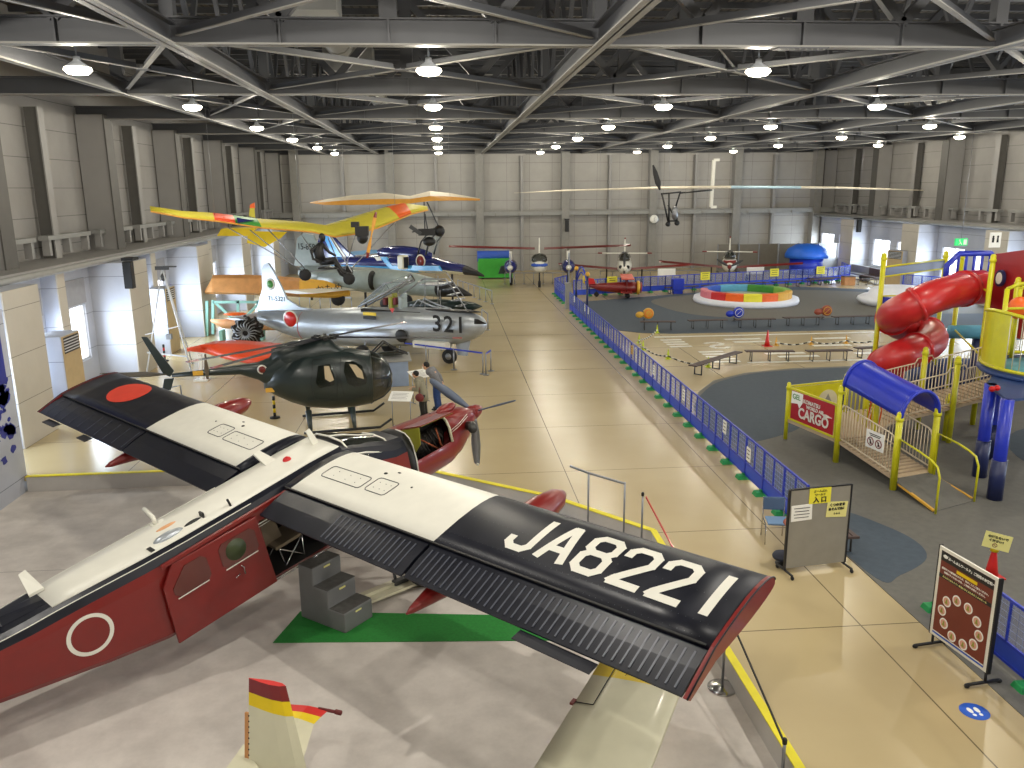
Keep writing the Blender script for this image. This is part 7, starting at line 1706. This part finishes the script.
# blue barrel roof over the ramp
A0, A1 = V(PR_[0]+.02, PR_[1]-.05, 2.05), V(BR[0]-.0, BR[1], 2.05); B0, B1 = V(*FL, 1.76), V(*FR, 1.76)
mb = MB(); rr = []; rr2 = []
for u in (0, .06, .5, .94, 1):
    p, q = lerp(A0, B0, u*1.02-.0), lerp(A1, B1, u*1.02); c = (p+q)/2; h_ = (q-p)/2
    rr.append([c-h_*math.cos(w_)+V(0, 0, .6*math.sin(w_)+.0) for w_ in [PI*k/16 for k in range(17)]])
mb.loft(rr, 0, False, open_ring=True); rf = mb.build('tunnel_roof', 'play_blue', CF); rf.modifiers.new('thickness', 'SOLIDIFY').thickness = .05
mb = MB(); mb.tube(rr[0], .04, 8); mb.tube(rr[-1], .045, 8); mb.build('roof_rim', 'play_blue', rf)
for p in (A0, A1, B0, B1): mb = MB(); mb.tube([p-V(0, 0, .5), p], .03, 8); mb.build('roof_leg', 'panel_blue_dark', rf)
# bridge to the round deck
b0_, b1_ = V(12.0, 20.6, .72), V(16.6, 21.05, 1.55); wv_ = V(-.12, 1.35, 0)
mb = MB(); mb.prism([b0_, b1_, b1_+wv_, b0_+wv_], V(0, 0, -.08)); bd_ = mb.build('bridge_deck', 'deck_tan', CF)
mb = MB(); mb.prism([V(*BR, .62), V(*BL, .62), b0_+wv_, b0_], V(0, 0, -.08)); mb.build('link_deck', 'deck_tan', CF)
mb = MB()
for k in range(24): u = k/24; mb.beam(lerp(b0_, b1_, u)+V(0, 0, .01), lerp(b0_, b1_, u)+wv_+V(0, 0, .01), .05, .02)
mb.build('bridge_slats', 'slat_tan', bd_)
pa, pb_, pc = lerp(b0_, b1_, .02), lerp(b0_, b1_, .40), lerp(b0_, b1_, .98)
for p, q in ((pa, pb_), (pb_, pc)):
    barred(p.xy, q.xy, p.z, q.z, 1.0, hump=True); barred((p+wv_).xy, (q+wv_).xy, p.z, q.z, 1.0, hump=True)
for p in (pb_, pa+wv_, pb_+wv_, pc+wv_): ypost(p.x, p.y, p.z+1.35)
ypost(13.85, 21.0, 1.3, .07)
# red tube slide between tall posts
SP = [(980, 287, 23.6, .52), (968, 288, 23.4, .5), (950, 292, 22.9, .48), (930, 298, 22.5, .48), (913, 306, 22.4, .48), (900, 312, 22.9, .48), (893, 317, 23.8, .48), (897, 323, 24.9, .48), (910, 328, 25.6, .48), (925, 331, 25.4, .48), (932, 338, 24.7, .48), (927, 345, 23.9, .48), (913, 351, 23.3, .48), (898, 357, 23.0, .48), (886, 363, 23.4, .48), (884, 370, 24.2, .48), (890, 374, 25.0, .48)]
pts = [at(x, y, Y) for x, y, Y, r_ in SP]; rad = [s_[3] for s_ in SP]
fine = []; fr3 = []
for i in range(len(pts)-1):
    p0, p1, p2, p3 = pts[max(0, i-1)], pts[i], pts[i+1], pts[min(len(pts)-1, i+2)]
    for k in range(4):
        t_ = k/4; fine.append(.5*((2*p1)+(-p0+p2)*t_+(2*p0-5*p1+4*p2-p3)*t_*t_+(-p0+3*p1-3*p2+p3)*t_**3)); fr3.append(rad[i])
mb = MB(); mb.tube(fine, fr3, 20, caps=False); sl = mb.build('tube_slide', 'slide_red', CF); sl.modifiers.new('thickness', 'SOLIDIFY').thickness = .03
for i in (5, 15, 25, 37, 47, 57):
    mb = MB(); d = (fine[i+1]-fine[i]).normalized(); mb.tube([fine[i]-d*.05, fine[i]+d*.05], fr3[i]+.05, 20); mb.build('slide_flange', 'slide_red', sl)
mb = MB(); q = fine[-1]; mb.tube([q, q+V(.2, .5, -.3), q+V(.3, 1.2, -.42)], [.48, .5, .52], 20, caps=False); mb.build('slide_exit', 'slide_red', sl)
ty = [(at(880, 300, 24.2), 4.93), (at(988, 300, 22.4), 5.0), (at(941, 300, 26.2), 4.8), (at(957, 300, 25.6), 4.8)]
for p, h in ty: ypost(p.x, p.y, h, .075)
for z_ in (3.3, 2.1): pass
a, b = V(ty[0][0].x, ty[0][0].y, 0), V(ty[2][0].x, ty[2][0].y, 0)
mb = MB(); za_, zb_ = at(882, 272, 24.2).z, at(940, 264, 26.2).z; mb.beam(a+V(0, 0, za_), b+V(0, 0, zb_), .04, .24); pn = mb.build('blue_panel', 'panel_blue_dark', CF)
mb = MB()
for z_, z2 in ((za_-.15, zb_-.15), (za_+.15, zb_+.15)): mb.tube([a+V(0, 0, z_), b+V(0, 0, z2)], .03, 8)
mb.build('panel_rail', 'play_yellow', pn)
e_ = V(ty[1][0].x, ty[1][0].y, 0)
mb = MB(); q = lerp(a, e_, .30); zc_, zd_ = at(885, 297, 24).z, at(885, 323, 24).z; mb.beam(a+V(.08, 0, (zc_+zd_)/2), lerp(a, e_, .2)+V(0, 0, (zc_+zd_)/2), .04, (zc_-zd_)*.95); pn = mb.build('blue_panel', 'play_blue', CF)
mb = MB(); mb.tube([a+V(0, 0, zc_), lerp(a, e_, .34)+V(0, 0, zc_+.1)], .025, 6); mb.tube([a+V(0, 0, zd_), lerp(a, e_, .34)+V(0, 0, zd_+.05)], .025, 6); mb.build('panel_rail', 'play_yellow', pn)
mb = MB(); mb.tube([e_+V(0, 0, 2.1), V(ty[3][0].x, ty[3][0].y, 2.35)], .03, 8); mb.tube([e_+V(0, 0, 3.98), V(ty[3][0].x, ty[3][0].y, 4.1)], .03, 8); mb.build('cross_rail', 'play_yellow', CF)
# slide entry hood with bars and red tower
hp = at(973, 270, 23.9)
mb = MB(); rr = [V(-.85, 0, -.3), V(-.85, 0, .15), V(-.5, 0, .5), V(.5, 0, .5), V(.85, 0, .15), V(.85, 0, -.3)]; mb.tube([hp+p for p in rr], .09, 8)
mb.beam(hp+V(-.85, 0, -.3), hp+V(.85, 0, -.3), .1, .2)
for k in range(5): mb.tube([hp+V(-.5+k*.25, 0, -.25), hp+V(-.5+k*.25, 0, .45)], .045, 6)
mb.build('slide_hood', 'play_blue', CF)
tx, tY = hp.x+.95, 23.4
tw_ = [V(at(991, 290, 23).x, 23.0, 0), V(at(1045, 290, 21).x, 21.0, 0)]
mb = MB(); a, b = tw_; d = (b-a).normalized()
q0, q1 = at(992, 254, 23).z, at(992, 333, 23).z
mb.prism([a+V(0, 0, q1), b+V(0, 0, q1+.1), b+V(0, 0, q0+.35), a+V(0, 0, q0)], V(.03, .05, 0)); rp_ = mb.build('red_wall', mat('wall_red', '93191f', .4), CF)
w_ = at(1001, 278, 22.6); Xw = frame_xf(V(w_.x, 22.55, w_.z), d, V(0, 0, 1)); mb = MB(Xw); mb.prism([V(.18*math.cos(u), .24*math.sin(u), .02) for u in [2*PI*k/20 for k in range(20)]], V(0, 0, .08)); po_ = mb.build('porthole_rim', 'panel_blue_dark', rp_)
mb = MB(Xw); mb.prism([V(.12*math.cos(u), .17*math.sin(u), .02) for u in [2*PI*k/20 for k in range(20)]], V(0, 0, .09)); mb.build('porthole_glass', 'white', po_)
bpy.data.objects.remove(po_) if False else None
# round deck with yellow balcony on three blue posts
C = V(15.32, 19.0, 0); zd = 2.45
mb = MB(); mb.lathe(C, [(.1, zd-.12), (1.75, zd-.12), (1.82, zd-.04), (1.75, zd+.02), (.1, zd+.02)], 36); dk = mb.build('round_deck', mat('deck_navy', '1f3a6e', .5), CF)
mb = MB(); mb.lathe(C, [(.1, zd+.025), (1.3, zd+.025), (1.3, zd+.04), (.1, zd+.04)], 30); mb.build('deck_mat', 'sky_blue', dk)
mb = MB(); R_ = 1.72
def rimz(u): return zd+1.15+.35*max(0, math.cos(u-PI))**2
ring_t = [C+V(R_*math.cos(u), R_*math.sin(u), rimz(u)) for u in [2*PI*k/40 for k in range(40)]]
mb.tube(ring_t, .045, 8, closed=True); mb.tube([C+V(R_*math.cos(u), R_*math.sin(u), zd+.1) for u in [2*PI*k/40 for k in range(40)]], .045, 8, closed=True); bl_ = mb.build('balcony_rim', 'play_yellow', CF)
mb = MB()
for k in range(60):
    u = 2*PI*k/60
    if not (1.9 < u < 3.35): mb.tube([C+V(R_*math.cos(u), R_*math.sin(u), zd+.1), C+V(R_*math.cos(u), R_*math.sin(u), rimz(u))], .013, 5)
tag_stuff(mb.build('balcony_bars', 'cream', bl_))
mb = MB(); rr = []
for k in range(9): u = 2.5+.85*k/8; rr.append([C+V((R_+.0)*math.cos(u), (R_)*math.sin(u), zd+.08), C+V((R_)*math.cos(u), (R_)*math.sin(u), rimz(u))])
mb.loft([[p[0], p[1], p[1]*1.0+V(.02, .02, 0), p[0]+V(.02, .02, 0)] for p in rr], 0, True, smooth=False); mb.build('balcony_panel', 'play_yellow', bl_)
for px, Y in ((1006, 19.6), (1019, 20.4)):
    p = at(px, 300, Y); mb = MB(); zt = at(px, 289, Y).z; mb.tube([V(p.x, p.y, zd), V(p.x, p.y, zt)], .06, 8); mb.tube([V(p.x, p.y, zt), V(p.x+.3, p.y, zt+.12), V(p.x+1.2, p.y, zt+.12)], .05, 8); mb.tube([V(p.x, p.y, zt-.5), V(p.x+1.2, p.y, zt-.5)], .035, 6); mb.build('balcony_arch', 'play_yellow', CF)
mb = MB(); mb.ball(at(1020, 308, 20.2), (.3, .3, .3), 14); mb.build('orange_ball', 'plastic_orange', CF)
for x, y in ((12.95, 18.1), (14.05, 19.4), (12.35, 16.65)):
    cx = V(x, y, 0); q = C+(cx-C).normalized()*min((cx-C).length, 1.6); zt = zd-.1
    mb = MB(); mb.tube([V(x, y, .0), V(x, y, zt)], .14, 14); pp = mb.build('post', 'play_blue', CF)
    mb = MB(); mb.tube([V(x, y, .02), V(x, y, .95)], .165, 14); mb.build('post_pad', 'panel_blue_dark', pp)
mb = MB(); mb.prism([V(12.35, 16.65, zd-.16), V(12.9, 18.2, zd-.16), V(14.0, 19.4, zd-.16), C+V(0, -1.6, -C.z+zd-.16)], V(0, 0, .06)); mb.build('deck_bracket', 'deck_navy', dk)
mb = MB()
p = at(992, 389, 17.4); mb.ball(p, .07, 10); mb.ball(p+V(.12, 0, .02), .07, 10); mb.build('red_knob', 'lens_red', dk)
for x, y in ((16.0, 21.8), (17.4, 19.6), (16.2, 17.6)): ypost(x, y, 4.4)
# dark slide / climbing net mass behind
t = thing('play_tunnel', 'dark blue padded play tunnel under the red tower behind the bridge', 'play equipment', V(18.6, 26.0, .012))
mb = MB(); mb.tube([(16.2, 26.3, .55), (17.4, 26.6, .6), (19.2, 26.2, .55), (20.4, 25.4, .6)], [.5, .55, .55, .5], 16); mb.build('tunnel_tube', 'deck_navy', t)
mb = MB()
for k in range(5): x = 16.4+k*.9; mb.tube([(x, 26.3, .6), (x+.06, 26.3, .6)], .6, 16); 
mb.build('tunnel_rib', 'panel_blue_dark', t)
for x in (17.6, 18.4): mb = MB(); mb.tube([(x, 25.6, 0), (x, 25.6, 2.3)], .13, 12); mb.build('tunnel_post', 'panel_blue_dark', t)
mb = MB(); mb.tube([(16.6, 25.6, 2.25), (20.2, 24.6, 2.3)], [.22, .26], 12); mb.build('padded_beam', 'sky_blue', t)
